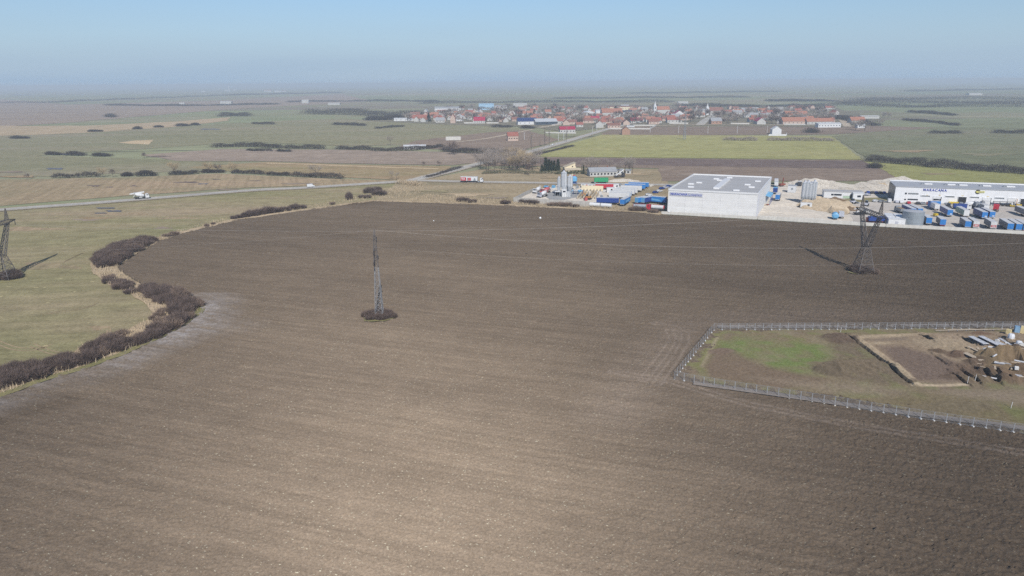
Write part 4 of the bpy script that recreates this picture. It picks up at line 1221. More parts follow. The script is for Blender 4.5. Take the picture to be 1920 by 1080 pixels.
# far woods read as masses
for i, (px, h, w, lab) in enumerate([
    ([(573, 214), (640, 215), (720, 218), (812, 217)], 15, 40, 'long grey bare wood at the west end of the village'),
    ([(690, 226), (720, 225), (750, 223)], 9, 20, 'low scrub wood at the west tip of the village'),
    ([(1572, 196), (1620, 199), (1700, 202), (1800, 200), (1920, 201), (2100, 202)], 12, 60, 'dark forest band on the eastern plain'),
    ([(1600, 190), (1750, 186), (1920, 187), (2100, 188)], 12, 120, 'back edge of the dark forest on the eastern plain'),
    ([(1580, 194), (1700, 194), (1920, 194), (2100, 195)], 13, 150, 'dark forest interior on the eastern plain'),
    ([(790, 195), (900, 193), (1100, 192), (1260, 192)], 10, 40, 'grey tree line behind the village'),
    ([(1270, 199), (1400, 200.5), (1560, 200)], 9, 50, 'grey orchard belt behind the eastern village'),
    ([(0, 194), (90, 193), (200, 188), (330, 183), (480, 177)], 9, 50, 'dark line of trees across the western plain'),
    ([(430, 179), (560, 176), (640, 174)], 11, 70, 'dark wood round the far western hamlet'),
    ([(540, 192), (640, 190.5), (760, 190), (820, 191.5)], 8, 30, 'tree line across the plain behind the wood'),
    ([(200, 198), (350, 199), (470, 197), (520, 196)], 7, 30, 'thin tree line on the western plain'),
    ([(1180, 176), (1320, 174), (1460, 172)], 10, 90, 'far dark wood beyond the village'),
    ([(1040, 186), (1200, 184), (1400, 183)], 9, 50, 'far tree line beyond the village'),
    ([(1440, 190), (1560, 190)], 8, 30, 'thin far tree line east of the village'),
    ([(1700, 172), (1850, 169), (2000, 168)], 12, 120, 'far dark wood on the eastern skyline'),
]):
    hedge('treeline', px, h, w, lab, m_brush, 300 + i, n=11000, stuff=True, coarse=1.5)

# ---- single trees: tapered trunk, limbs, twig crown
def tree_meshes(seed, h, r, trunk, crown_m, n, w, shape='round', bark=None):
    rr = random.Random(seed)
    tb, cb = MB(), MB()
    top = h * .72
    tb.tube((0, 0, -.3), (rr.uniform(-.1, .1) * h * .2, 0, top), trunk, 7, trunk * .25)
    ends = []
    for k in range(9 if shape != 'poplar' else 14):
        a = rr.uniform(0, 6.28)
        z0 = h * (rr.uniform(.22, .55) if shape != 'poplar' else rr.uniform(.1, .7))
        o = r * rr.uniform(.5, .95)
        e = Vector((math.cos(a) * o, math.sin(a) * o, z0 + (h * rr.uniform(.2, .4) if shape != 'poplar' else h * .22)))
        tb.tube((0, 0, z0), e, trunk * .32, 5, trunk * .08)
        ends.append(e)
        for q in range(3):
            b = rr.uniform(0, 6.28)
            f = e + Vector((math.cos(b) * r * .35, math.sin(b) * r * .35, h * rr.uniform(.05, .16)))
            tb.tube(e, f, trunk * .1, 4, trunk * .03)
            ends.append(f)
    for _ in range(n):
        c = rr.choice(ends)
        if shape == 'round':
            p = c + Vector((rr.gauss(0, r * .24), rr.gauss(0, r * .24), rr.gauss(0, h * .09)))
        elif shape == 'poplar':
            z = rr.uniform(.08, 1) * h
            q = r * (1 - .75 * z / h) * rr.random() ** .5
            a = rr.uniform(0, 6.28)
            p = Vector((math.cos(a) * q, math.sin(a) * q, z * .93))
        else:
            z = rr.random() ** 1.3
            q = r * (1 - z) * (.75 + .25 * math.sin(z * 40)) * rr.random() ** .35
            a = rr.uniform(0, 6.28)
            p = Vector((math.cos(a) * q, math.sin(a) * q, h * (.05 + .93 * z)))
        u = Vector((p.x, p.y, 0)).normalized() if (p.x or p.y) else Vector((1, 0, 0))
        d = (u * rr.uniform(.1, .9) + Vector((rr.uniform(-.4, .4), rr.uniform(-.4, .4), rr.uniform(.4, 1.1) if shape != 'conifer' else rr.uniform(-.5, .2)))).normalized()
        l = rr.uniform(.5, 1.1) * (r * .38 if shape == 'round' else h * .09 if shape == 'poplar' else r * .5)
        s = d.cross(Vector((rr.uniform(-1, 1), rr.uniform(-1, 1), rr.uniform(-1, 1)))).normalized() * w * rr.uniform(.6, 1.4)
        cb.add([p - s, p + s, p + d * l + s * .3, p + d * l - s * .3], [(0, 1, 2, 3)])
    return tb.mesh('trunk', bark or m_bark), cb.mesh('crown', crown_m)
TREES = {
    'grey': [tree_meshes(k, 10, 4.0, .22, m_twig3, 620, .05) for k in range(3)],
    'brown': [tree_meshes(k + 10, 9, 3.4, .26, m_twig, 900, .055) for k in range(2)],
    'gold': [tree_meshes(k + 20, 10, 4.2, .3, m_gold, 1100, .06) for k in range(2)],
    'poplar': [tree_meshes(k + 30, 20, 1.9, .22, m_twig3, 420, .03, 'poplar') for k in range(2)],
    'conifer': [tree_meshes(k + 40, 9, 2.4, .2, m_needle, 1500, .10, 'conifer') for k in range(2)],
    'far': [tree_meshes(k + 50, 9, 4.6, .35, m_twig3, 260, .20) for k in range(3)],
    'farbrown': [tree_meshes(k + 60, 8, 4.4, .35, m_twig, 240, .22) for k in range(2)],
}
def tree(kind, p, h, lab, group=None, wide=1.0, name='bare_tree', cat='tree', z=.3):
    t = thing(name, lab, cat, (p[0], p[1], z), RND.uniform(0, 6.28), group)
    tr, cr = RND.choice(TREES[kind])
    base = {'poplar': 20, 'conifer': 9, 'gold': 10, 'grey': 10, 'far': 9, 'farbrown': 8}.get(kind, 9)
    t.scale = (h / base * wide, h / base * wide, h / base)
    put('trunk', tr, t)
    put('crown', cr, t)
    return t
tree('gold', at(327, 328), 8.5, 'golden bare tree standing alone over the stubble hedge')
tree('gold', at(392, 325), 7.5, 'golden bare tree, westernmost of the three close together')
tree('brown', at(409, 324.5), 6.5, 'dark bare tree between the two pale golden trees')
tree('gold', at(436, 325.5), 7.5, 'golden bare tree, easternmost of the three close together')
tree('gold', at(193, 332.5), 6.5, 'small yellowish tree at the end of the western hedge strip')
tree('brown', at(212, 332), 5.5, 'small dark bare tree beside the yellowish one')
tree('grey', at(593, 333), 9, 'lone grey bare tree rising from the hedge before the road', wide=1.2)
tree('brown', at(271, 297), 5, 'tiny lone bare tree in the green field')
tree('brown', at(51, 337), 4, 'tiny lone bush tree at the field edge far west')
tree('grey', at(732, 273), 10, 'lone pale bare tree on the green meadow edge', wide=.8)
tree('grey', at(735, 337), 6, 'pale bare tree near the bend of the straw path, taller', wide=.7)
tree('grey', at(744, 337.5), 5, 'pale bare tree near the bend of the straw path, shorter', wide=.7)
tree('brown', at(824, 312), 4, 'small dark bush tree at the end of the straw path')
tree('brown', at(794, 312), 3.5, 'smaller dark bush tree at the end of the straw path')
tree('brown', at(992, 329.5), 8, 'dark lone bare tree on the dry grass before the grove', wide=.7)
tree('brown', at(852, 291), 12, 'round dark tree in the tall hedge by the main road', wide=1.2)
for u, v, h, lab in [(996, 283, 21, 'slim poplar standing first along the village road'), (1021, 276, 23, 'tallest slim poplar of the pair beside the village road'), (1030, 274, 21, 'slim poplar close behind the tallest one'), (1062, 266, 18, 'slim poplar nearest the village on the road side'), (1012, 276, 9, 'short slim poplar between the tall ones')]:
    tree('poplar', at(u, v), h, lab, name='poplar')
r_ = random.Random(5)
for i, p in enumerate(fill([(892, 322), (905, 303), (935, 301), (1018, 310), (1018, 324), (985, 323), (930, 324)], 9.6, 31)):
    g = p[0] > -5
    tree('gold' if (i % 3 == 2 and g) else 'grey', p, r_.uniform(8, 13), 'grey bare tree in the grove beside the main road' if not (i % 3 == 2 and g) else 'yellowish bare tree in the grove beside the main road', 'grey trees of the roadside grove' if not (i % 3 == 2 and g) else 'yellowish trees of the roadside grove')
tree('poplar', at(962, 319), 14, 'slim tall tree in the middle of the grove', name='poplar')
tree('poplar', at(1013, 319), 13, 'slim tall tree at the east end of the grove', name='poplar')
for u, v, h, lab in [(1023, 321, 11, 'dark conifer, tallest, first of the conifer group'), (1029, 321, 9.5, 'dark conifer, second of the group, pointed'), (1034, 321, 8.5, 'dark conifer, third of the group, shorter'), (1039, 321, 8.5, 'dark conifer, fourth of the group'), (1046, 320.5, 9.5, 'dark conifer, last of the group, next to the yellow house'), (1016, 322, 6, 'small dark conifer apart before the conifer group')]:
    tree('conifer', at(u, v), h, lab, name='conifer')
for i, (u, v, h) in enumerate([(1090, 325, 9), (1098, 324, 10), (1106, 323, 11), (1113, 322, 9), (1120, 321, 9), (1160, 328, 9), (1172, 325, 11), (1180, 326, 12), (1186, 327, 11), (1178, 323, 9), (1143, 319, 8)]):
    tree('grey', at(u, v), h, 'bare grey garden tree around the long low white house', 'garden trees around the long low house', wide=.8)
tree('conifer', at(1094, 327), 7, 'slim dark evergreen beside the yellow house garden', name='conifer', wide=.6)
for u, v, h, lab in [(1604, 244, 12, 'bare tree at the east end of the village, first'), (1621, 246, 13, 'larger bare tree at the east end of the village'), (1651, 236, 7, 'small bare tree on the waste ground east of the village'), (1655, 222, 10, 'pale bare tree on the plain behind the orange house'), (1665, 222, 9, 'second pale bare tree on the plain behind the orange house')]:
    tree('far', at(u, v), h, lab)

# ================================================================== BUILDINGS OF THE TWO YARDS
m_white = plain('white cladding', (0.82, 0.82, 0.82), 0.6, 0.05, .25, streak=(.25, 1, 9))
m_conc = plain('light wall panel', (0.80, 0.79, 0.77), 0.85, 0.07, .3, streak=(30, 30, .45))
m_roofg = plain('grey roof membrane', (0.49, 0.475, 0.455), 0.8, 0.05, .12, streak=(14, 2, 1))
m_roofl = plain('light metal roof', (0.44, 0.445, 0.455), 0.55, 0.06, .3)
m_trim = plain('white trim', (0.75, 0.75, 0.75), 0.6, 0.04, 1)
m_glass = plain('dark window', (0.03, 0.035, 0.045), 0.15, 0.3, 2)
m_win = plain('grey window band', (0.23, 0.245, 0.25), 0.3, 0.2, 1.2, streak=(.5, 1, 1))
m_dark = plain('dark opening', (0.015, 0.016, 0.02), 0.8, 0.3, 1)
m_dglass = plain('dark blue facade', (0.055, 0.075, 0.10), 0.35, 0.2, .5, streak=(1, 2, 2))
m_signb = plain('sign blue', (0.06, 0.09, 0.42), 0.5, 0.06, 2)
m_signp = plain('sign panel', (0.52, 0.53, 0.58), 0.5, 0.05, 2)
m_wallc = plain('cast concrete', (0.50, 0.47, 0.42), 0.9, 0.14, .5, streak=(.8, .8, 6))
m_wallw = plain('pale concrete wall', (0.66, 0.63, 0.57), 0.9, 0.08, .4, streak=(1.2, 1.2, 6))
m_galv = plain('galvanised sheet', (0.36, 0.40, 0.43), 0.5, 0.12, .6, 0.25, streak=(9, 9, .28))
m_silo = plain('silo paint', (0.56, 0.575, 0.59), 0.55, 0.08, .5, streak=(.5, .5, 7))
m_black = plain('black rubber', (0.02, 0.02, 0.02), 0.8, 0.2, 2)
m_chas = plain('dark chassis', (0.05, 0.05, 0.055), 0.6, 0.3, 2)
m_blue = plain('bright blue paint', (0.035, 0.21, 0.55), 0.45, 0.12, .8)
m_blued = plain('deep blue paint', (0.022, 0.06, 0.26), 0.45, 0.15, .8)
m_bluel = plain('sky blue sheet', (0.16, 0.42, 0.66), 0.5, 0.10, .8)
m_side = plain('grey tarpaulin', (0.25, 0.245, 0.25), 0.7, 0.12, .6)
m_sidew = plain('white tarpaulin', (0.66, 0.66, 0.65), 0.6, 0.08, .6)
m_roofw = plain('dusty trailer roof', (0.66, 0.65, 0.64), 0.7, 0.09, .5, streak=(.8, 4, 1))
m_red = plain('red paint', (0.50, 0.03, 0.05), 0.45, 0.12, .8)
m_redl = plain('faded red paint', (0.50, 0.12, 0.12), 0.5, 0.12, .8)
m_paintw = plain('white paint', (0.72, 0.72, 0.71), 0.45, 0.06, .8)
m_orange = plain('orange machine paint', (0.55, 0.25, 0.06), 0.5, 0.15, 1)
m_yellow = plain('yellow machine paint', (0.66, 0.47, 0.03), 0.5, 0.12, 1)
m_green = plain('green tarpaulin', (0.03, 0.33, 0.14), 0.5, 0.1, .8)
m_greenl = plain('pale green paint', (0.42, 0.55, 0.40), 0.5, 0.1, .8)
m_rust = plain('rust red steel', (0.26, 0.075, 0.05), 0.7, 0.3, 1)
m_grey = plain('mid grey paint', (0.27, 0.29, 0.31), 0.5, 0.1, 1)
m_cream = plain('cream plaster', (0.80, 0.69, 0.48), 0.85, 0.08, .5)
m_tanc = plain('tan concrete', (0.56, 0.47, 0.34), 0.9, 0.12, .8)
def text_obj(body, size, m, name='lettering', spacing=1.0, bold=0.0):
    cu = bpy.data.curves.new(name, 'FONT')
    cu.body = body
    cu.size = size
    cu.extrude = 0.06
    cu.offset = bold
    cu.space_character = spacing
    o = bpy.data.objects.new(name, cu)
    C.objects.link(o)
    dg = bpy.context.evaluated_depsgraph_get()
    me = bpy.data.meshes.new_from_object(o.evaluated_get(dg))
    bpy.data.objects.remove(o)
    me.materials.clear()
    me.materials.append(m)
    return me
def fit_text(body, w, h, m, parent, loc, name='lettering', spacing=1.0, bold=0.0, rotx=math.pi / 2):
    me = text_obj(body, 1.0, m, name, spacing, bold)
    xs = [v.co.x for v in me.vertices]
    ys = [v.co.y for v in me.vertices]
    sx, sy = w / (max(xs) - min(xs)), h / (max(ys) - min(ys))
    for v in me.vertices: v.co = ((v.co.x - min(xs)) * sx, (v.co.y - min(ys)) * sy, v.co.z)
    o = put(name, me, parent)
    o.location = loc
    o.rotation_euler = (rotx, 0, 0)
    return o
class Facade:
    """a wall plane on the ground line P0-P1: local frame with x along, y inwards, z up; pixels of the photograph to (x, z)"""
    def __init__(s, a, b, z=0.3):
        s.p0 = at(*a)
        s.p1 = at(*b)
        s.z = z
        d = Vector((s.p1.x - s.p0.x, s.p1.y - s.p0.y, 0))
        s.len = d.length
        s.d = d / s.len
        s.n = Vector((-s.d.y, s.d.x, 0))
        s.rz = math.atan2(s.d.y, s.d.x)
    def xz(s, u, v):
        r = ray(u, v)
        o = Vector((0, 0, CAM_H))
        q = Vector((s.p0.x, s.p0.y, 0))
        t = (q - o).dot(s.n) / r.dot(s.n)
        p = o + r * t
        return (p - q).dot(s.d), p.z - s.z
    def rect(s, u0, v0, u1, v1):
        a = s.xz(u0, v0)
        b = s.xz(u1, v1)
        return min(a[0], b[0]), min(a[1], b[1]), max(a[0], b[0]), max(a[1], b[1])

# ---- the big warehouse
F1 = Facade((1251, 399.5), (1417, 409.5))
wh = thing('warehouse', 'huge pale flat roofed logistics warehouse with blue lettering on its front', 'warehouse', (F1.p0.x, F1.p0.y, .25), F1.rz)
WL, WH = F1.len, 12.9
ez = Vector((30.0, 63.5, 0))
ex_, ey_ = ez.dot(F1.d), ez.dot(F1.n)
def quadbox(mb, x0, x1, sk, dep, z0, z1):
    vs = []
    for z in (z0, z1): vs += [(x0, 0, z), (x1, 0, z), (x1 + sk, dep, z), (x0 + sk, dep, z)]
    return mb.add(vs, [(3, 2, 1, 0), (4, 5, 6, 7), (0, 1, 5, 4), (1, 2, 6, 5), (2, 3, 7, 6), (3, 0, 4, 7)])
quadbox(MB(), 0, WL, ex_, ey_, -.3, WH - .55).build('wall', m_conc, wh)
def wl(x, y, z): return (x + ex_ * y / ey_, y, z)
rf = quadbox(MB(), .3, WL - .3, ex_ - .01, ey_ - .4, WH - .55, WH - .30).build('roof', m_roofg, wh)
b = MB()
for (x0, y0, x1, y1) in ((0, 0, WL, 0), (0, ey_, WL, ey_), (0, 0, 0, ey_), (WL, 0, WL, ey_)):
    b.bar(wl(x0, y0, WH - .1), wl(x1, y1, WH - .1), .5, .95)
b.build('parapet', m_trim, wh)
b = MB()
b.bar(wl(WL * .50, 12, WH + .15), wl(WL * .50, 52, WH + .15), 3.0, .9)
sk = b.build('ridge_skylight', m_trim, wh)
for x, y in ((.36, 53), (.22, 33), (.15, 26), (.42, 47), (.20, 14), (.50, 61), (.80, 33), (.87, 24), (.74, 9), (.88, 50)):
    b = MB()
    c = wl(WL * x, y, WH)
    b.box(c, (3.2, 1.8, .7)).build('skylight', m_trim, wh)
pan = F1.rect(1256, 359.5, 1317, 369.5)
MB().box(((pan[0] + pan[2]) / 2, -.12, (pan[1] + pan[3]) / 2), (pan[2] - pan[0], .2, pan[3] - pan[1])).build('sign_panel', m_signp, wh)
pw_, ph_ = pan[2] - pan[0], pan[3] - pan[1]
sg = fit_text('MARACANA', pw_ * .52, ph_ * .60, m_signb, wh, (pan[0] + pw_ * .03, -.24, pan[1] + ph_ * .2), bold=.025)
fit_text('L', pw_ * .045, ph_ * .60, m_signb, wh, (pan[0] + pw_ * .585, -.24, pan[1] + ph_ * .2), bold=.01)
fit_text('OGISTICS', pw_ * .335, ph_ * .46, m_signb, wh, (pan[0] + pw_ * .64, -.24, pan[1] + ph_ * .2), bold=.01)
for k in range(3):
    MB().bar(wl(WL + .12, 2 + k * 2.2, 0), wl(WL + .12, 2 + k * 2.2, WH - .7), .22).build('downpipe', m_signp, wh)
for k in range(4):
    b = MB().bar(wl(WL * (.2 + .2 * k), -.02, .2), wl(WL * (.2 + .2 * k), -.02, WH - .7), .06)
    b.build('panel_joint', m_signp, wh)

# ---- the long hangar
F2 = Facade((1675.5, 378.5), (1920, 388.5))
hg = thing('hangar', 'long white workshop hangar with roller doors and blue lettering', 'hangar', (F2.p0.x, F2.p0.y, .3), F2.rz)
HL, HH, HD = F2.len + 22, 9.1, 19.5
MB().box((HL / 2, HD / 2, HH / 2 - .15), (HL, HD, HH - .3)).build('wall', m_white, hg)
b = MB()
b.add([(-.3, -.35, HH - .28), (HL, -.35, HH - .28), (HL, HD + .3, HH + .35), (-.3, HD + .3, HH + .35), (-.3, -.35, HH + .05), (HL, -.35, HH + .05), (HL, HD + .3, HH + .7), (-.3, HD + .3, HH + .7)], [(3, 2, 1, 0), (4, 5, 6, 7), (0, 1, 5, 4), (1, 2, 6, 5), (2, 3, 7, 6), (3, 0, 4, 7)])
roof2 = b.build('roof', m_roofl, hg)
MB().bar((-.3, HD + .2, HH + .9), (HL, HD + .2, HH + .9), .7, .7).build('ridge_cap', m_trim, hg)
MB().box((-.16, HD / 2, HH / 2), (.3, HD - .1, HH - .3)).build('glass_gable', m_dglass, hg)
for y0, z0, w_, h_ in ((5, 6, 2.4, 1.2), (9, 6.2, 3, 1.3), (14, 5.8, 2, 1.2), (8, 3, 4, 1.2)):
    MB().box((-.35, y0, z0), (.08, w_, h_)).build('window', m_win, hg)
MB().bar((23.6, -.05, .2), (23.6, -.05, HH - .5), .12).build('panel_joint', m_signp, hg)
def on2(name, m, u0, v0, u1, v1, dep=.12, frame=None):
    x0, z0, x1, z1 = F2.rect(u0, v0, u1, v1)
    z0 = max(z0, 0.02)
    o = MB().box(((x0 + x1) / 2, -dep / 2 - .01, (z0 + z1) / 2), (x1 - x0, dep, z1 - z0)).build(name, m, hg)
    if frame:
        f = MB()
        for q in ((x0 - .2, z0, x0, z1 + .2), (x1, z0, x1 + .2, z1 + .2), (x0, z1, x1, z1 + .2)):
            f.box(((q[0] + q[2]) / 2, -.14, (q[1] + q[3]) / 2), (q[2] - q[0], .27, q[3] - q[1]))
        f.build('frame', frame, o)
    return o
for u0, v0, u1, v1 in ((1727.5, 366.2, 1743, 368.9), (1773, 367.2, 1789, 370.2), (1819.5, 368.7, 1835.5, 371.5), (1866, 370.2, 1882.5, 373)):
    on2('window', m_win, u0, v0, u1, v1, .1, m_trim)
for u0, v0, u1, v1 in ((1697, 361, 1700, 364.3), (1703, 361.5, 1722, 364.8), (1695.5, 372.6, 1698.5, 375.2), (1702, 372.4, 1721, 375.6)):
    on2('window', m_glass if u1 - u0 < 5 or v0 > 370 else m_win, u0, v0, u1, v1, .1)
def door(u0, vt, vm, u1, vb):
    """roller door: white leaf pulled partly up over a dark opening"""
    d = on2('roller_door', m_dark, u0, vt, u1, vb, .08, m_trim)
    if vm > vt:
        x0, z0, x1, z1 = F2.rect(u0, vt, u1, vm)
        MB().box(((x0 + x1) / 2, -.14, (z0 + z1) / 2), (x1 - x0, .1, z1 - z0)).build('door_leaf', m_paintw, d)
door(1750.5, 368.5, 373, 1763.5, 381.5)
door(1797, 369, 369, 1810, 383)
door(1843, 370.5, 379.5, 1856.5, 385)
door(1891, 371.5, 386.5, 1904, 386.8)
door(1914, 372.7, 372.7, 1929, 388)
for u, v in ((1736.5, 365.5), (1803, 366.5), (1850, 368), (1760, 365.6)):
    on2('door_number_plate', m_yellow, u, v, u + 4, v + .9, .1)
s = F2.rect(1732, 352.8, 1775, 359.5)
fit_text('MARACANA', s[2] - s[0], (s[3] - s[1]) * .92, m_signb, hg, (s[0], -.2, s[1]), bold=.01, spacing=1.25)
lc = F2.xz(1833.4, 359.7)
lr = (F2.xz(1838.2, 359.7)[0] - lc[0])
b = MB()
n = 24
b.tube((lc[0], -.02, lc[1]), (lc[0], -.16, lc[1]), lr, n)
m_logo = plain('logo black', (0.03, 0.025, 0.025), 0.5, 0.1, 2)
m_logoy = plain('logo yellow', (0.72, 0.66, 0.16), 0.5, 0.1, 2)
lg = b.build('logo', m_logo, hg)
b = MB()
x1 = F2.xz(1847.5, 360)[0] - lc[0]
pr = [(-lr * .95, .12 * lr), (-lr * .3, .42 * lr), (x1 * .9, .42 * lr), (x1 * .9, -.42 * lr), (-lr * .3, -.46 * lr)]
b.add([(x, -.22, z) for x, z in pr] + [(x, -.17, z) for x, z in pr], [(0, 1, 2, 3, 4)] + [(i, (i + 1) % 5, 5 + (i + 1) % 5, 5 + i) for i in range(5)])
o = b.build('logo_band', m_logoy, lg)
o.location = (lc[0], 0, lc[1])
for k in range(6):
    q = MB().box((lc[0] + lr * .1 + k * (x1 - lr * .2) / 6.4, -.25, lc[1] - .02), ((x1) / 11, .05, lr * (.5 if k % 2 else .4)))
    q.build('logo_stroke', m_grey, lg)
for u in (1747, 1791.5, 1814.5, 1860, 1906):
    x, z = F2.xz(u, 352)
    t = MB().box((x, 10, HH + .75), (4.2, 2.2, .6))
    o = t.build('roof_vent', m_trim, hg)
    MB().box((x - 3.0, 10, HH + .7), (1.2, 1.4, .7)).build('vent_hood', m_grey, o)

# ---- walls round the yards
def wall(name, px, h, t, m, lab, z=.25):
    p = [Vector((*q, z)) for q in g2(px)]
    o = p[0].copy()
    mb = MB()
    for a, b_ in zip(p[:-1], p[1:]):
        d = (b_ - a)
        mb.box(tuple((a + b_) / 2 - o + Vector((0, 0, h / 2))), (d.length + .0, t, h), math.atan2(d.y, d.x))
    ob = mb.build(name, m)
    ob.location = o
    return tag(ob, lab, 'wall')
wall('concrete_wall', [(1240, 402), (1420, 412.2)], 1.5, .35, m_wallw, 'low pale concrete wall at the foot of the warehouse front')
wall('concrete_wall', [(1421, 412.3), (1560, 420.6), (1660, 426.2)], 1.7, .35, m_wallw, 'long pale concrete wall between the ploughed field and the open yard')
wall('concrete_wall', [(1661, 426.3), (1800, 433.6), (1925, 440.6), (2110, 450.5)], 1.6, .35, m_wallw, 'long pale concrete wall behind the parked trailers at the field edge')
wall('concrete_wall', [(963, 379.8), (1000, 382.2), (1050, 385.2), (1106, 388.5)], 3.0, .4, m_wallc, 'grey concrete block wall round the mixing plant facing the field')
wall('concrete_wall', [(963, 378.8), (982, 368.5), (1000, 360)], 2.2, .4, m_wallc, 'grey concrete block wall on the west side of the mixing plant')
wall('panel_wall', [(1422, 408), (1480, 411), (1545, 414.5)], .9, .3, m_wallw, 'second low slab wall inside the open yard')

# ---- left yard: concrete mixing plant
def silo(lab, p, r, h, leg, m, n=18, group=None, cat='silo'):
    t = thing('storage_silo', lab, cat, (p.x, p.y, .35), 0, group)
    MB().lathe([(.35, leg * .45), (r, leg + r * .4), (r, h - r * .35), (r * .45, h)], n).build('tank', m, t, smooth=False)
    for k in range(4):
        a = math.pi / 4 + k * math.pi / 2
        MB().bar((r * .9 * math.cos(a), r * .9 * math.sin(a), -.2), (r * .9 * math.cos(a), r * .9 * math.sin(a), leg + r * .5), .28).build('leg', m_galv, t)
    b = MB()
    for z in (leg + 1.2, h - r * .4):
        for k in range(n):
            a, c = 2 * math.pi * k / n, 2 * math.pi * (k + 1) / n
            b.bar((r * 1.03 * math.cos(a), r * 1.03 * math.sin(a), z), (r * 1.03 * math.cos(c), r * 1.03 * math.sin(c), z), .10)
    b.build('ring_rail', m_galv, t)
    b = MB()
    for s_ in (-.25, .25): b.bar((s_, -r - .15, leg), (s_, -r - .15, h), .08)
    for k in range(int((h - leg) / .8)): b.bar((-.25, -r - .15, leg + k * .8), (.25, -r - .15, leg + k * .8), .06)
    b.build('ladder', m_galv, t)
    MB().box((0, 0, h + .35), (.9, .9, .8)).build('filter_head', m_signp, t)
    return t
sp = at(1057, 368.5)
silo('tallest pale silo of the concrete mixing plant', sp, 1.9, 15.5, 5.5, m_silo)
silo('shorter pale silo beside the tallest one at the mixing plant', sp + Vector((3.9, .6, 0)), 1.8, 12.8, 5.0, m_silo)
silo('slim pale silo on the west side of the tallest one', sp + Vector((-3.0, 1.5, 0)), 1.1, 11.5, 4.5, m_silo)
tw = thing('batching_tower', 'pale panelled batching tower under the silos of the mixing plant', 'tower', (sp.x, sp.y - 2.6, .35), 0)
MB().box((0, 0, 2.4), (3.0, 2.6, 4.8)).build('cabin', m_paintw, tw)
MB().box((2.8, .5, 1.6), (2.4, 3, 3.2)).build('hopper_house', m_silo, tw)
MB().box((0, -1.34, 3.4), (1.8, .08, .9)).build('window', m_glass, tw)
b = MB()
for k in range(4): b.bar((-1.4 + k * 1.4, -1.5, 0), (-.7 + k * 1.4, -1.5, 4.8), .1)
b.build('stair_rail', m_galv, tw)
sh = thing('open_shed', 'small dark open shed attached west of the batching tower', 'shed', (sp.x - 4.2, sp.y - .5, .35), .1)
MB().box((0, 0, 3.0), (3.4, 3, .25)).build('roof', m_trim, sh)
for x in (-1.5, 1.5): MB().box((x, 1.3, 1.45), (.2, .2, 2.9)).box((x, -1.3, 1.45), (.2, .2, 2.9)).build('post', m_galv, sh)
MB().box((0, 1.35, 1.4), (2.8, .12, 2.8)).build('back_panel', m_dark, sh)
cv = thing('conveyor', 'inclined conveyor belt rising from the bays to the mixer', 'conveyor', (*at(1066, 357)[:2], .35), head((1064, 357), (1074, 352)))
MB().bar((-1, 0, 1), (9, 0, 9.5), 1.1, .45).build('belt_frame', m_tanc, cv)
for x in (2, 6): MB().bar((x, -.5, 0), (x, -.5, x * .85 + 1.4), .16).bar((x, .5, 0), (x, .5, x * .85 + 1.4), .16).build('support', m_galv, cv)
mt = thing('mixer_tower', 'light blue mixer unit on tall steel legs', 'mixer', (*at(1076, 358)[:2], .35), .1)
MB().lathe([(.8, 5.2), (2.1, 6.3), (2.1, 8.6), (.9, 9.6)], 12).build('mixing_drum', m_bluel, mt)
MB().box((0, 0, 5), (3.8, 3.4, .3)).build('platform', m_blued, mt)
for x in (-1.6, 1.6):
    for y in (-1.4, 1.4): MB().bar((x, y, -.2), (x, y, 5), .25).build('leg', m_galv, mt)
MB().box((0, 0, 9.9), (1.2, 1, .7)).build('motor_housing', m_redl, mt)
agg = thing('aggregate_hopper', 'low blue grey aggregate hopper on the wet slab by the silos', 'hopper', (*at(1075, 365)[:2], .35), -.15)
for k in range(4):
    b = MB()
    b.add([(-6 + k * 3, -1.4, 2.6), (-3.2 + k * 3, -1.4, 2.6), (-3.2 + k * 3, 1.4, 2.6), (-6 + k * 3, 1.4, 2.6), (-5.2 + k * 3, -.5, 1), (-4 + k * 3, -.5, 1), (-4 + k * 3, .5, 1), (-5.2 + k * 3, .5, 1)], [(0, 1, 5, 4), (1, 2, 6, 5), (2, 3, 7, 6), (3, 0, 4, 7), (4, 5, 6, 7)])
    b.build('bin', m_bluel if k % 2 else m_silo, agg)
b = MB()
for k in range(5):
    for y in (-1.3, 1.3): b.bar((-6 + k * 3, y, -.1), (-6 + k * 3, y, 2.5), .22)
b.build('support_frame', m_blued, agg)
def bays():
    t = thing('aggregate_bays', 'row of tan concrete storage bays with low partition walls', 'bays', (*at(1107, 364)[:2], .33))
    o = Vector(t.location)
    bk = g2([(1090, 357.5), (1131, 358.5)])
    a, c = Vector((*bk[0], 0)), Vector((*bk[1], 0))
    d = c - a
    MB().box(tuple((a + c) / 2 - Vector((o.x, o.y, 0)) + Vector((0, 0, 1.6))), (d.length, .5, 3.2), math.atan2(d.y, d.x)).build('back_wall', m_cream, t)
    for k in range(6):
        p, q = at(1095 + k * 6.2, 360.5), at(1083 + k * 6.6, 374)
        d = q - p
        MB().box(tuple((p + q) / 2 - Vector((o.x, o.y, 0)) + Vector((0, 0, .9))), (d.length, .6, 1.8), math.atan2(d.y, d.x)).build('partition', m_tanc, t)
bays()
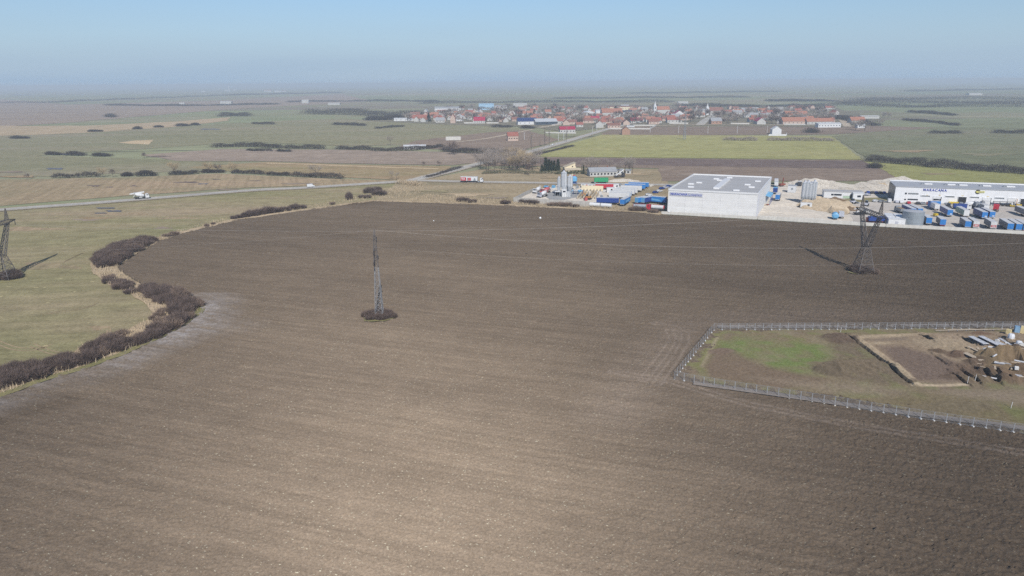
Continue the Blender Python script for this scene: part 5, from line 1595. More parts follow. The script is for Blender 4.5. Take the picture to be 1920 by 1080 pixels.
for k in range(5):
    p = at(1098 + k * 6, 364)
    r = random.Random(k)
    mb = MB()
    mb.lathe([(2.6, -.1), (1.8, .9), (.9, 1.6), (.1, 1.9)], 12)
    mb.v = [(x * r.uniform(.85, 1.15), y * 1.5 * r.uniform(.85, 1.15), z) for x, y, z in mb.v]
    o = mb.build('gravel_heap', [G_sand, G_gravel, G_tan, G_sand, G_gravel][k])
    o.location = (p.x, p.y, .35)
    tag(o, ['sand heap in the first storage bay from the silos', 'pale gravel heap in the second storage bay', 'dull grit heap in the middle storage bay', 'sand heap in the fourth storage bay', 'pale gravel heap in the last storage bay next to the trailers'][k], 'heap')
cy = thing('pipe_tank', 'pair of long white horizontal tanks lying end to end outside the block wall', 'tank', (*at(1126, 389.5)[:2], .3), head((1103, 388), (1150, 391)))
for x in (-3.4, 3.4):
    MB().tube((x - 3.1, 0, 1.35), (x + 3.1, 0, 1.35), 1.15, 16).build('tank', m_paintw, cy)
    MB().box((x - 2, 0, .15), (.4, 1.8, .5)).box((x + 2, 0, .15), (.4, 1.8, .5)).build('saddle', m_chas, cy)

# ---- right yard structures
tk = thing('water_tank', 'squat round galvanised tank at the yard wall', 'tank', (*(at(1713, 426.8) + Vector((.35, .937, 0)) * 5.4)[:2], .3))
b = MB()
prof = []
for k in range(9):
    z = 6.9 * k / 8
    prof += [(4.8, z), (4.86, z + .03), (4.8, z + .06)] if k < 8 else [(4.8, 6.9), (4.9, 6.95), (4.9, 7.1)]
b.lathe(prof, 40)
b.build('shell', m_galv, tk)
MB().lathe([(4.85, 7.1), (2.5, 7.45), (.2, 7.6)], 40).build('roof', m_roofl, tk)
MB().bar((-4.6, 1.6, 0), (-4.6, 1.6, 7.3), .2).build('pipe', m_grey, tk)
cb = thing('pump_house', 'white shed with a stepped flat roof next to the round tank', 'shed', (*at(1680.5, 424.5)[:2], .3), math.atan2(-.35, .937))
MB().box((0, 2.4, 1.6), (7.4, 4.6, 3.2)).build('wall', m_white, cb)
MB().box((0, 2.4, 3.3), (7.7, 4.9, .22)).build('roof', m_trim, cb)
for k, x in enumerate((-2.3, 1.9)):
    MB().box((x, 10.2, 1.7), (3.5, 10.2, 3.4)).build('wing', m_white, cb)
    MB().box((x, 10.2, 3.5), (3.7, 10.4, .2)).build('wing_roof', m_trim, cb)
MB().box((0, .06, 1.1), (1.4, .1, 2.2)).build('door', m_signp, cb)
of = thing('site_office', 'long low white office block with green lower wall and flat grey roof', 'office', (*at(1544, 371.5)[:2], .3), head((1544, 371.5), (1616, 374)))
ol = (at(1617, 374) - at(1544, 371.5)).length
MB().box((ol / 2, 4, 1.9), (ol, 8, 3.8)).build('wall', m_paintw, of)
MB().box((ol / 2, 4, 3.95), (ol + .5, 8.5, .3)).build('roof', m_roofg, of)
MB().box((ol * .86, -1.5, 1.9), (ol * .26, 3, 3.8)).build('porch', m_white, of)
MB().box((ol * .86, -1.5, 3.9), (ol * .28, 3.3, .25)).build('porch_roof', m_trim, of)
MB().box((ol * .6, -.06, .8), (ol * .2, .12, 1.4)).build('green_panel', m_greenl, of)
for x, w_ in ((.22, 1.4), (.30, 1.6), (.36, 1.6), (.42, 1.6), (.60, 4.5)):
    MB().box((ol * x, -.06, 2.1), (w_, .1, 1.0)).build('window', m_glass if w_ < 3 else m_trim, of)
MB().box((ol * .71, -.08, 1.3), (1.6, .1, 2.6)).build('door', m_dark, of)
MB().box((ol * .88, -3.05, 2.0), (2.0, .1, 1.1)).build('window', m_glass, of)
for k, (du, r, h, lab) in enumerate(((0, 1.55, 12.6, 'tall grey silo, first of the tight row beside the white container'), (6.2, 1.55, 12.9, 'tall grey silo, second of the tight row beside the white container'), (12.5, 1.5, 12.2, 'tall grey silo, third of the tight row beside the white container'), (18, 1.5, 13.1, 'tall grey silo, last of the tight row nearest the office'))):
    silo(lab, at(1505.5 + du, 382 + du * .05), r, h, 3.2, m_silo, 16)
ct = thing('site_container', 'white site container on wheels under the row of grey silos', 'container', (*at(1511, 391.5)[:2], .3), head((1501, 391), (1521, 392)))
MB().box((0, 1.3, 1.7), (6.0, 2.5, 2.5)).build('body', m_paintw, ct)
MB().box((1.2, .02, 1.9), (1.2, .08, .9)).build('window', m_glass, ct)
for x in (-2, 1.8):
    MB().tube((x, .1, .45), (x, .4, .45), .45, 12).build('wheel', m_black, ct)
MB().bar((-3, 1.3, .6), (-4.4, 1.3, .5), .2).build('drawbar', m_chas, ct)
kb = thing('site_cabin', 'square white cabin with one round emblem east of the warehouse', 'cabin', (*at(1483.5, 362)[:2], .3), head((1477, 361.5), (1490, 362.3)))
MB().box((0, 2.2, 2.2), (4.8, 4.4, 4.4)).build('wall', m_paintw, kb)
MB().box((0, 2.2, 4.5), (5.1, 4.7, .2)).build('roof', m_roofl, kb)
MB().tube((.3, -.02, 2.5), (.3, -.1, 2.5), .65, 14).build('emblem', m_grey, kb)
cn = thing('canopy', 'sky blue sheet canopy along the east wall of the warehouse', 'canopy', (*at(1429, 385)[:2], .3), math.atan2(63.5, 30))
MB().add([(0, .6, 6.0), (17, .6, 6.0), (17, -4.2, 4.6), (0, -4.2, 4.6), (0, .6, 6.2), (17, .6, 6.2), (17, -4.2, 4.8), (0, -4.2, 4.8)], [(3, 2, 1, 0), (4, 5, 6, 7), (0, 1, 5, 4), (1, 2, 6, 5), (2, 3, 7, 6), (3, 0, 4, 7)]).build('roof_sheet', m_bluel, cn)
for x in (.3, 5.7, 11.3, 16.7): MB().bar((x, -4, -.2), (x, -4, 4.6), .2).build('post', m_blued, cn)
MB().box((8.5, .5, 3), (16.5, .1, 5.8)).build('back_sheet', m_blued, cn)
pl_ = thing('pallet_stack', 'untidy brown timber pallets before the blue canopy', 'pallets', (*at(1436, 386)[:2], .3), .2)
for k in range(5): MB().box((RND.uniform(-1.6, 1.6), RND.uniform(-1.2, 1.2), .3 + .25 * (k % 3)), (1.8, 1.3, .22), RND.uniform(0, 1)).build('pallet', [m_ply, m_rust][k % 2], pl_)

# ---- heaps of stone and earth
def mound(name, u, v, rx, ry, h, m, lab, rot=0.0, seed=1, flat=0.0):
    p = at(u, v)
    r = np.arange(-1.15, 1.1501, .06)
    X, Y = np.meshgrid(r, r)
    q = np.sqrt(X * X + Y * Y) + (vnoise(X + 9, Y + 9, .35, seed) - .5) * .5
    s_ = np.clip((1 - q) / (1 - flat), 0, 1)
    Z = h * s_ * (.75 + .5 * vnoise(X + 3, Y + 5, .28, seed + 1)) + (vnoise(X, Y, .11, seed + 2) - .5) * h * .25 * (s_ > .02)
    Z = np.where(s_ <= 0.0, -.5, Z)
    co, si = math.cos(rot), math.sin(rot)
    ex, ey = X * rx, Y * ry
    o = grid_object(name, ex * co - ey * si, ex * si + ey * co, Z, q < 1.12, m, None, None)
    o.location = (p.x, p.y, .15)
    return tag(o, lab, 'heap')
G_earth = land('tan earth', [(0.42, 0.34, 0.235), (0.48, 0.385, 0.27), (0.53, 0.43, 0.305)], 12, None, .7, .18)
G_earthd = land('brown earth', [(0.20, 0.14, 0.095), (0.24, 0.17, 0.11), (0.27, 0.2, 0.13)], 8, None, .7, .25)
mound('stone_heap', 1535, 350, 26, 12, 4.68, G_gravel, 'long pale stone heap behind the grey silos', -.2, 3, .25)
mound('stone_heap', 1498, 347, 12, 8, 3.28, G_gravel, 'small pale stone heap at the west end of the stone yard', 0, 4)
mound('stone_heap', 1570, 353, 16, 9, 2.81, G_gravel, 'lower pale stone heap behind the office', -.1, 5)
mound('stone_heap', 1632, 353, 16, 9, 3.51, G_gravel, 'rounded pale stone heap before the hangar gable', -.2, 6)
mound('stone_heap', 1685, 347.5, 26, 12, 4.84, G_gravel, 'largest pale stone heap rising behind the hangar roof', -.25, 7, .2)
mound('stone_heap', 1645, 362, 13, 5, 1.72, G_gravel, 'low rubble row beside the parked cars', -.25, 8)
mound('stone_heap', 1650, 351, 6, 5, 3.12, G_earth, 'brownish grit cone among the pale stone heaps', 0, 9)
mound('earth_heap', 1552, 389, 15, 21, 3.0, G_earth, 'broad tan earth heap with a flattened top in the open yard', -.3, 10, .75)
mound('earth_heap', 1536, 376.5, 7, 4, 2.6, G_earthd, 'brown earth bank at the back of the tan heap', -.2, 11)
mound('earth_heap', 1563, 377.5, 8, 3.5, 2.6, G_earthd, 'brown earth bank nearer the office', -.2, 12)
mound('earth_heap', 1592, 394.5, 5, 4, 2.0, G_earthd, 'small brown earth heap beside the bucket loader', 0, 13)
mound('rubble_heap', 1168, 340.5, 12, 4, 2.2, G_gravel, 'white rubble heap north of the blue trailers', 0, 14)

# ---- houses by the grove
def gable_house(name, lab, p, rz, w, d, h, rh, wm, rm, wins=3, cat='house', group=None, chim=True, z=.35):
    """w along the ridge (local x), d deep"""
    t = thing(name, lab, cat, (p[0], p[1], z), rz, group)
    b = MB()
    b.add([(-w / 2, -d / 2, -.3), (w / 2, -d / 2, -.3), (w / 2, d / 2, -.3), (-w / 2, d / 2, -.3), (-w / 2, -d / 2, h), (w / 2, -d / 2, h), (w / 2, d / 2, h), (-w / 2, d / 2, h), (-w / 2, 0, h + rh), (w / 2, 0, h + rh)], [(0, 1, 5, 4), (1, 2, 6, 9, 5), (2, 3, 7, 6), (3, 0, 4, 8, 7), (3, 2, 1, 0)])
    b.build('wall', wm, t)
    e = .45
    b = MB()
    for s_ in (-1, 1):
        zz = h - e * rh / (d / 2)
        a = [(-w / 2 - e, s_ * (d / 2 + e), zz + .05), (w / 2 + e, s_ * (d / 2 + e), zz + .05), (w / 2 + e, 0, h + rh + .05), (-w / 2 - e, 0, h + rh + .05)]
        b.add(a + [(x, y, z_ + .22) for x, y, z_ in a], [(0, 1, 2, 3), (7, 6, 5, 4), (0, 4, 5, 1), (1, 5, 6, 2), (2, 6, 7, 3), (3, 7, 4, 0)])
    rf = b.build('roof', rm, t)
    if chim: MB().box((w * .22, d * .12, h + rh * .8 + .6), (.7, .7, 1.8)).build('chimney', m_rust if wm is not m_cream else m_cream, rf)
    for k in range(wins):
        x = -w / 2 + w * (k + .5) / wins
        MB().box((x, -d / 2 - .04, h * .5), (min(1.4, w / wins * .5), .08, 1.3)).build('window', m_glass, t)
    return t
m_tile = plain('red roof tile', (0.36, 0.13, 0.095), 0.85, 0.2, .6, streak=(2, 2, .4))
m_tile2 = plain('orange roof tile', (0.41, 0.185, 0.12), 0.85, 0.18, .6, streak=(2, 2, .4))
m_tile3 = plain('brown roof tile', (0.27, 0.13, 0.10), 0.85, 0.2, .6, streak=(2, 2, .4))
m_tile4 = plain('crimson metal roof', (0.40, 0.03, 0.075), 0.5, 0.1, .6)
m_slate = plain('grey fibre roof', (0.34, 0.345, 0.35), 0.8, 0.12, .6)
m_plast = plain('white plaster', (0.52, 0.51, 0.475), 0.85, 0.08, .5)
m_plast2 = plain('pinkish plaster', (0.56, 0.42, 0.34), 0.85, 0.1, .5)
m_brick = plain('bare brick', (0.42, 0.25, 0.17), 0.9, 0.18, 1.2)
yh = thing('country_house', 'tall yellow house with a steep single pitch roof behind the mixing plant', 'house', (*at(1068.5, 322)[:2], .35), .12)
MB().prism([(-5.5, -.3), (5.5, -.3), (5.5, 9.6), (-5.5, 4.6)], 0, 9).build('wall', m_cream, yh)
MB().prism([(-6, 4.5), (6, 10.0), (6, 10.3), (-6, 4.8)], -.4, 9.4).build('roof', m_tanc, yh)
for x, z in ((-2, 2.2), (2, 2.2), (2.6, 5.6)): MB().box((x, -.05, z), (1.3, .1, 1.3)).build('window', m_glass, yh)
yh.scale = (.8, .8, .68)
gable_house('country_house', 'low yellow annex in front of the tall yellow house', at(1073, 325), .1, 12, 6, 2.6, 1.0, m_cream, m_tanc, 4)
gable_house('country_house', 'long low white house with grey roof among bare trees', at(1128, 329.5), .12, 21, 10, 3.4, 2.6, m_plast, m_slate, 8)
gable_house('farm_shed', 'small ruined white shed beside the crane lorry', at(1160, 327), .3, 6, 5, 3.2, .6, m_plast, m_slate, 2, 'shed', chim=False)
gable_house('farm_shed', 'white hut at the edge of the garden trees', at(1178, 326), -.2, 4, 4, 2.6, .7, m_plast, m_slate, 1, 'shed', chim=False)

# ================================================================== VEHICLES
_wm = {}
def wheel_mesh(r, w):
    if (r, w) not in _wm:
        b = MB().tube((0, -w / 2, 0), (0, w / 2, 0), r, 14)
        _wm[(r, w)] = b.mesh('wheel', m_black)
    return _wm[(r, w)]
def wheels(t, xs, y, r=.5, w=.32):
    for x in xs:
        for s_ in (-1, 1):
            o = put('wheel', wheel_mesh(r, w), t)
            o.location = (x, s_ * y, r)
def trailer(lab, p, rz, ln, side, rear, roof=None, h=2.75, w=2.55, axles=3, mark=None, name='semi_trailer', z=.33):
    """origin under the rear doors; x runs forward along the trailer"""
    t = thing(name, lab, 'trailer', (p[0], p[1], z), rz)
    MB().box((ln / 2, 0, 1.18 + h / 2), (ln - .12, w - .04, h)).build('cargo_box', side, t)
    MB().box((ln / 2, 0, 1.18 + h + .04), (ln, w, .10)).build('roof_panel', roof or m_roofw, t)
    for s_ in (-1, 1): MB().box((.01, s_ * w / 4, 1.18 + h / 2), (.10, w / 2 - .03, h - .06)).build('rear_door', rear, t)
    b = MB().box((ln / 2, 0, 1.02), (ln, 1.1, .26)).box((.1, 0, .62), (.14, w - .2, .22))
    b.bar((.1, -.6, .62), (.1, -.6, 1.0), .1).bar((.1, .6, .62), (.1, .6, 1.0), .1)
    b.build('chassis', m_chas, t)
    MB().box((-.02, 0, 1.08), (.06, w - .1, .16)).build('bumper_board', m_paintw if mark != 'red' else m_red, t)
    wheels(t, [1.8 + k * 1.31 for k in range(axles)], w / 2 - .2)
    for s_ in (-1, 1): MB().bar((ln - 2.6, s_ * .8, .05), (ln - 2.6, s_ * .8, 1.0), .14).build('landing_leg', m_chas, t)
    if mark == 'white': MB().box((-.06, -.45, 1.75), (.04, 1.0, .5)).build('decal', m_paintw, t)
    if mark == 'swoosh':
        for s_ in (-1, 1): MB().add([(ln * .22, s_ * (w / 2), 1.7), (ln * .8, s_ * (w / 2), 2.0), (ln * .9, s_ * (w / 2), 3.1), (ln * .36, s_ * (w / 2), 2.7), (ln * .22, s_ * (w / 2 + .03), 1.7), (ln * .8, s_ * (w / 2 + .03), 2.0), (ln * .9, s_ * (w / 2 + .03), 3.1), (ln * .36, s_ * (w / 2 + .03), 2.7)], [(0, 1, 2, 3), (4, 5, 6, 7), (0, 1, 5, 4), (2, 3, 7, 6)]).build('decal', m_bluel, t)
    if mark == 'letters':
        for k, x in enumerate((.26, .31, .40, .45, .66)): MB().box((ln * x, -w / 2 - .0, 2.3), (.32 if k < 4 else 2.2, .05, 1.0 if k < 4 else .8)).build('decal', m_bluel if k < 4 else m_signp, t)
    if mark == 'redband':
        MB().box((-.06, 0, 2.0), (.04, w - .3, 1.1)).build('decal', m_redl, t)
        MB().box((-.09, 0, 2.05), (.04, w * .5, .3)).build('decal', m_paintw, t)
    return t
CABP = [(0, .55), (0, 2.1), (.1, 3.2), (1.5, 3.3), (2.05, 2.2), (2.15, 1.3), (2.15, .55)]
def cab(t, x, m, w=2.4, tall=1.0):
    b = MB().prism([(x + a, .55 + (z - .55) * tall) for a, z in CABP], -w / 2, w / 2)
    c = b.build('cab', m, t)
    q = lambda a, z: (x + a, .55 + (z - .55) * tall)
    (xa, za), (xb, zb) = q(1.62, 3.05), q(2.05, 2.2)
    MB().add([(xa + .03, -w * .44, za), (xb + .03, -w * .44, zb), (xb + .03, w * .44, zb), (xa + .03, w * .44, za), (xa - .05, -w * .44, za - .05), (xb - .05, -w * .44, zb), (xb - .05, w * .44, zb), (xa - .05, w * .44, za - .05)], [(0, 1, 2, 3), (7, 6, 5, 4), (0, 4, 5, 1), (2, 6, 7, 3)]).build('windscreen', m_glass, c)
    for s_ in (-1, 1):
        zz = .55 + 1.95 * tall
        MB().box((x + 1.15, s_ * (w / 2), zz), (.8, .05, .6)).build('side_window', m_glass, c)
    MB().box((x + 2.12, 0, .72), (.2, w - .1, .4)).build('bumper', m_chas, c)
    return c
def tractor(lab, p, rz, m, name='tractor_unit', z=.33, fifth=True):
    t = thing(name, lab, 'lorry', (p[0], p[1], z), rz)
    cab(t, 3.7, m)
    MB().box((2.6, 0, .85), (5.2, .9, .3)).build('chassis', m_chas, t)
    if fifth: MB().box((1.3, 0, 1.15), (1.2, 1.0, .2)).build('coupling_plate', m_chas, t)
    MB().tube((3.2, -1.15, .8), (2.0, -1.15, .8), .32, 10).build('fuel_tank', m_galv, t)
    wheels(t, [1.2, 4.8], 1.02)
    return t
def rigid(lab, p, rz, ln, boxm, cabm, h=2.5, name='box_lorry', rear=None, roof=None, z=.33):
    t = thing(name, lab, 'lorry', (p[0], p[1], z), rz)
    cab(t, ln, cabm)
    MB().box((ln / 2, 0, 1.1 + h / 2), (ln - .1, 2.5, h)).build('cargo_box', boxm, t)
    MB().box((ln / 2, 0, 1.1 + h + .05), (ln, 2.55, .1)).build('roof_panel', roof or m_roofw, t)
    for s_ in (-1, 1): MB().box((.02, s_ * .62, 1.1 + h / 2), (.1, 1.2, h - .1)).build('rear_door', rear or boxm, t)
    MB().box((ln / 2 + .6, 0, .9), (ln + 1.2, 1.0, .3)).build('chassis', m_chas, t)
    wheels(t, [1.6, ln + 1.2], 1.02)
    return t
def mixer(lab, p, rz, drumm, cabm, z=.33, chute=True, boom=False):
    t = thing('mixer_lorry', lab, 'mixer lorry', (p[0], p[1], z), rz)
    cab(t, 6.6, cabm, tall=.92)
    MB().box((4, 0, .95), (8, .95, .35)).build('chassis', m_chas, t)
    prof = [(.55, 0), (.95, .7), (1.22, 2.0), (1.22, 3.4), (.85, 4.8), (.5, 5.2)]
    b = MB()
    n = 16
    ax = Vector((math.cos(.22), 0, -math.sin(.22)))
    o = Vector((.9, 0, 2.95))
    up = Vector((math.sin(.22), 0, math.cos(.22)))
    vs, fs = [], []
    for r, s_ in prof:
        for i in range(n):
            a = 2 * math.pi * i / n
            vs.append(o + ax * s_ + up * (r * math.cos(a)) + Vector((0, r * math.sin(a), 0)))
    for k in range(len(prof) - 1):
        for i in range(n): fs.append((k * n + i, k * n + (i + 1) % n, (k + 1) * n + (i + 1) % n, (k + 1) * n + i))
    fs += [tuple(range(n)), tuple(range((len(prof) - 1) * n, len(prof) * n))]
    b.add(vs, fs)
    b.build('drum', drumm, t)
    MB().bar((.6, 0, 2.7), (-.5, 0, 1.3), .5, .2).build('chute', drumm, t)
    MB().bar((1, .5, 1.1), (.7, .4, 2.5), .15).bar((1, -.5, 1.1), (.7, -.4, 2.5), .15).bar((6.2, 0, 1.1), (6.1, 0, 2.2), .5).build('drum_support', m_chas, t)
    MB().bar((.5, -.5, 1.4), (.5, -.5, 3.9), .07).bar((.5, .5, 1.4), (.5, .5, 3.9), .07).box((.5, 0, 3.9), (.9, 1.2, .25)).build('hopper', drumm, t)
    if boom: MB().bar((-1.4, .2, 3.3), (6.2, .2, 4.15), .9, .75).bar((-2.2, .2, 3.25), (-1.2, .2, 3.3), .6, .6).build('conveyor_boom', drumm, t)
    wheels(t, [1.1, 2.4, 5.6, 7.6], 1.02)
    for s_ in (-1, 1): MB().box((3.9, s_ * 1.1, 1.0), (1.8, .12, .35)).build('side_guard', drumm, t)
    return t
def car(lab, p, rz, m, group=None, van=False, z=.33):
    t = thing('van' if van else 'car', lab, 'van' if van else 'car', (p[0], p[1], z), rz, group)
    if van: pr = [(-2.5, .4), (-2.55, 2.2), (1.2, 2.25), (1.9, 1.3), (2.5, 1.1), (2.55, .4)]
    else: pr = [(-2.1, .35), (-2.15, .9), (-1.75, 1.0), (-1.2, 1.42), (.35, 1.45), (1.05, .98), (2.05, .8), (2.12, .35)]
    MB().prism(pr, -.88, .88).build('body', m, t)
    if van: g = [(1.27, 2.1), (1.95, 1.32), (1.7, 1.32), (1.0, 2.1)]
    else: g = [(-1.45, 1.05), (-1.12, 1.36), (.3, 1.38), (.82, 1.02)]
    MB().prism(g, -.90, .90).build('side_window', m_glass, t)
    gl = [(.38, 1.40), (.98, 1.0), (1.03, 1.02), (.43, 1.43)] if not van else [(1.22, 2.2), (1.88, 1.32), (1.93, 1.34), (1.27, 2.22)]
    MB().prism(gl, -.76, .76).build('windscreen', m_glass, t)
    wheels(t, [-1.35, 1.35], .8, .33, .22)
    return t
PERP = math.atan2(.937, .35)
# trailers backed up to the field wall
for (u, v, ln, side, rear, mk, lab) in [
    (1740.5, 424, 9, m_side, m_blue, None, 'short blue ended trailer just east of the round tank'),
    (1766.5, 427.3, 9, m_side, m_blue, 'red', 'short blue ended trailer, second east of the round tank'),
    (1813.5, 431, 11, m_side, m_blue, None, 'blue ended trailer standing beside a white and red ended one'),
    (1828.8, 431.6, 11, m_side, m_sidew, 'redband', 'white and red ended trailer tight beside a blue ended one'),
    (1861.5, 433, 11.5, m_side, m_sidew, 'redband', 'white and red ended trailer standing alone at the wall'),
    (1892.8, 435.6, 13.6, m_side, m_blue, None, 'long blue ended trailer, first of the tight row at the east wall'),
    (1908.8, 436.6, 13.6, m_side, m_blue, None, 'long blue ended trailer, second of the tight row at the east wall'),
    (1923, 437.2, 13.6, m_side, m_blue, 'red', 'long blue ended trailer cut by the photo edge at the east wall')]:
    trailer(lab, at(u, v), PERP + .02, ln, side, rear, mark=mk)
MID = PERP + .10
for (u, v, ln, side, rear, mk, lab) in [
    (1780, 408.5, 13, m_blued, m_blue, 'white', 'dark blue sided trailer in the middle of the paved yard'),
    (1810.8, 409.5, 13, m_greenl, m_paintw, None, 'white ended trailer with pale green side in the middle of the yard'),
    (1845, 413, 13, m_blued, m_blue, 'white', 'blue trailer with white mark, in front of the grey box lorries'),
    (1859, 412.4, 13, m_blued, m_blue, 'white', 'blue trailer with white mark, parked tight to the east of its twin'),
    (1711.5, 406, 13.6, m_blued, m_blue, None, 'blue ended trailer behind the round tank, dark tipper side'),
    (1724, 406, 13.6, m_blued, m_blue, None, 'blue ended trailer behind the round tank, eastern one'),
    (1925, 408.5, 13, m_side, m_blued, None, 'grey trailer cut by the photo edge in the middle of the yard')]:
    trailer(lab, at(u, v), MID + (.1 if u < 1730 else 0), ln, side, rear, mark=mk)
EAST = F2.rz
tr = thing('tipper_lorry', 'dark dirty tipper lorry beside the two trailers behind the tank', 'lorry', (*at(1692, 402)[:2], .33), PERP + .3)
cab(tr, 5.4, m_grey)
b = MB().prism([(0, 1.2), (-.2, 2.7), (5.2, 2.6), (5.2, 1.2)], -1.25, 1.25)
b.build('tipper_body', m_grey, tr)
MB().box((2.6, 0, 2.66), (4.8, 2.2, .1)).build('load', G_earthd, tr)
MB().box((3.5, 0, .95), (7, 1, .35)).build('chassis', m_chas, tr)
wheels(tr, [1, 2.3, 6.6], 1.02)
rigid('white box lorry with blue crate load east of the hangar door', at(1756, 396.5), PERP + .15, 6.5, m_paintw, m_blue)
trailer('small blue container trailer behind the white box lorry', at(1741, 391), .1, 6, m_blue, m_blue, axles=2)
t = thing('wheel_loader', 'dark wheel loader with raised bucket between blue lorries', 'loader', (*at(1777, 393.5)[:2], .33), PERP)
MB().box((0, 0, 1.5), (4.6, 2.2, 1.3)).build('body', m_chas, t)
MB().box((.2, 0, 2.8), (1.6, 1.7, 1.5)).build('cab', m_glass, t)
MB().bar((1.5, -.6, 1.6), (4, -.6, 2.6), .35).bar((1.5, .6, 1.6), (4, .6, 2.6), .35).build('boom', m_grey, t)
MB().prism([(3.8, 2.0), (3.9, 3.1), (5.2, 2.3), (4.8, 2.0)], -1.3, 1.3).build('bucket', m_grey, t)
wheels(t, [-1.5, 1.5], 1.1, .8, .6)
rigid('deep blue tipper lorry with white cab in front of the second hangar door', at(1786, 393), -.35, 6.5, m_blued, m_paintw, 1.9, roof=m_blued)
rigid('blue box lorry half inside the second hangar door', at(1803, 382.5), PERP, 6, m_blued, m_blued, 2.3)
mixer('white drum mixer lorry parked before the hangar wall', at(1829, 391.5), math.pi + EAST, m_paintw, m_grey)
rigid('grey box lorry before the third hangar door, rear one', at(1833, 393.5), PERP + .15, 5.5, m_grey, m_paintw, roof=m_grey)
rigid('white ended grey box lorry before the third hangar door', at(1848, 398.5), PERP + .1, 6, m_grey, m_paintw, rear=m_paintw, roof=m_roofw)
t = tractor('red tractor lorry with bare chassis beside the grey box lorries', at(1866, 399), PERP - .25, m_red)
t.scale = (1.1, 1.1, 1.15)
rigid('small white van bodied lorry inside the third hangar door', at(1850, 389), PERP, 4, m_paintw, m_paintw, 1.9)
def forklift(lab, p, rz, m):
    t = thing('forklift', lab, 'forklift', (p[0], p[1], .33), rz)
    MB().box((0, 0, .9), (2.4, 1.3, 1.1)).build('body', m, t)
    b = MB()
    for x in (-.5, .7):
        for y in (-.55, .55): b.bar((x, y, 1.4), (x, y, 2.5), .1)
    b.box((.1, 0, 2.5), (1.5, 1.3, .1)).build('roll_cage', m_chas, t)
    MB().bar((1.3, -.4, .2), (1.3, -.4, 4.3), .16).bar((1.3, .4, .2), (1.3, .4, 4.3), .16).build('mast', m_orange, t)
    MB().box((2.0, -.35, .3), (1.3, .14, .08)).box((2.0, .35, .3), (1.3, .14, .08)).build('fork', m_chas, t)
    wheels(t, [-.8, .9], .6, .38, .3)
forklift('tall masted yellow forklift before the hangar wall', at(1910, 389), 2.6, m_yellow)
t = thing('flat_barrow', 'low yellow platform beside the forklift', 'platform', (*at(1900, 389)[:2], .33), EAST)
MB().box((0, 0, .6), (4, 1.8, .3)).build('deck', m_yellow, t)
MB().box((-1.9, 0, 1.0), (.15, 1.8, .9)).build('end_board', m_yellow, t)
wheels(t, [-1.3, 1.3], .7, .3, .2)
t = thing('tyre_rack', 'dark open rack with tyres against the hangar wall', 'rack', (*at(1880, 387.8)[:2], .33), EAST)
b = MB()
for x in (-5, -1.7, 1.7, 5):
    b.bar((x, -.5, 0), (x, -.5, 2.6), .15).bar((x, .5, 0), (x, .5, 2.6), .15)
b.box((0, 0, 2.6), (10.2, 1.3, .12)).build('frame', m_chas, t)
for k in range(9): MB().tube((-4 + k * 1.0, -.3, .6 + .3 * (k % 2)), (-4 + k * 1.0, .3, .6 + .3 * (k % 2)), .55, 12).build('tyre', m_black, t)
t = thing('skip_bucket', 'bright yellow loader bucket lying before the hangar wall', 'bucket', (*at(1789, 383.6)[:2], .33), EAST)
MB().prism([(-2.6, 0), (-2.8, 1.2), (2.8, 1.2), (2.6, 0)], -.8, .8).build('shell', m_yellow, t)
MB().box((0, -.85, .15), (5.2, .15, .3)).build('lip', m_chas, t)
t = thing('compressor', 'small yellow machine near the dark blue sided trailer', 'machine', (*at(1753.5, 407)[:2], .33), .4)
MB().prism([(-1, .5), (-1, 1.7), (.9, 1.7), (1.2, 1.1), (1.2, .5)], -.7, .7).build('hood', m_yellow, t)
MB().bar((1.1, 0, .6), (2.1, 0, .5), .12).build('drawbar', m_chas, t)
wheels(t, [0], .7, .36, .22)
for u, v, rz, m, van, lab in [(1642.5, 379.5, .1, m_paintw, False, 'white car, first along the lawn before the hangar'), (1653.5, 380.3, .1, m_grey, False, 'dark car, second along the lawn before the hangar'), (1667, 380.5, 1.2, m_paintw, True, 'white van at the corner of the hangar gable'), (1680.5, 381.2, 1.3, m_signp, False, 'pale grey car beside the hangar corner'), (1689, 381.8, 1.3, m_paintw, False, 'white car under the low hangar windows'), (1703, 383, 1.25, m_red, False, 'red car before the low hangar windows'), (1720.5, 383.8, 1.25, m_chas, False, 'black car before the hangar wall'), (1731.5, 384.6, 0.1, m_grey, False, 'grey car next to the maroon one before the hangar'), (1739.5, 384.2, 1.0, m_rust, False, 'maroon car beside the first hangar door'), (1757, 381.3, 1.25, m_signp, False, 'pale car inside the first hangar door')]:
    car(lab, at(u, v), rz, m, van=van)
for k in range(5):
    p = at(1627 + k * 7.5, 363.3 + k * .2)
    car('dark blue car in the row behind the lawn, west of the hangar gable', p, 1.3, m_blued if k % 2 == 0 else m_chas, 'dark cars in the row behind the lawn')
car('silver car parked crosswise below the row of dark cars', at(1627, 367.5), .5, m_signp)
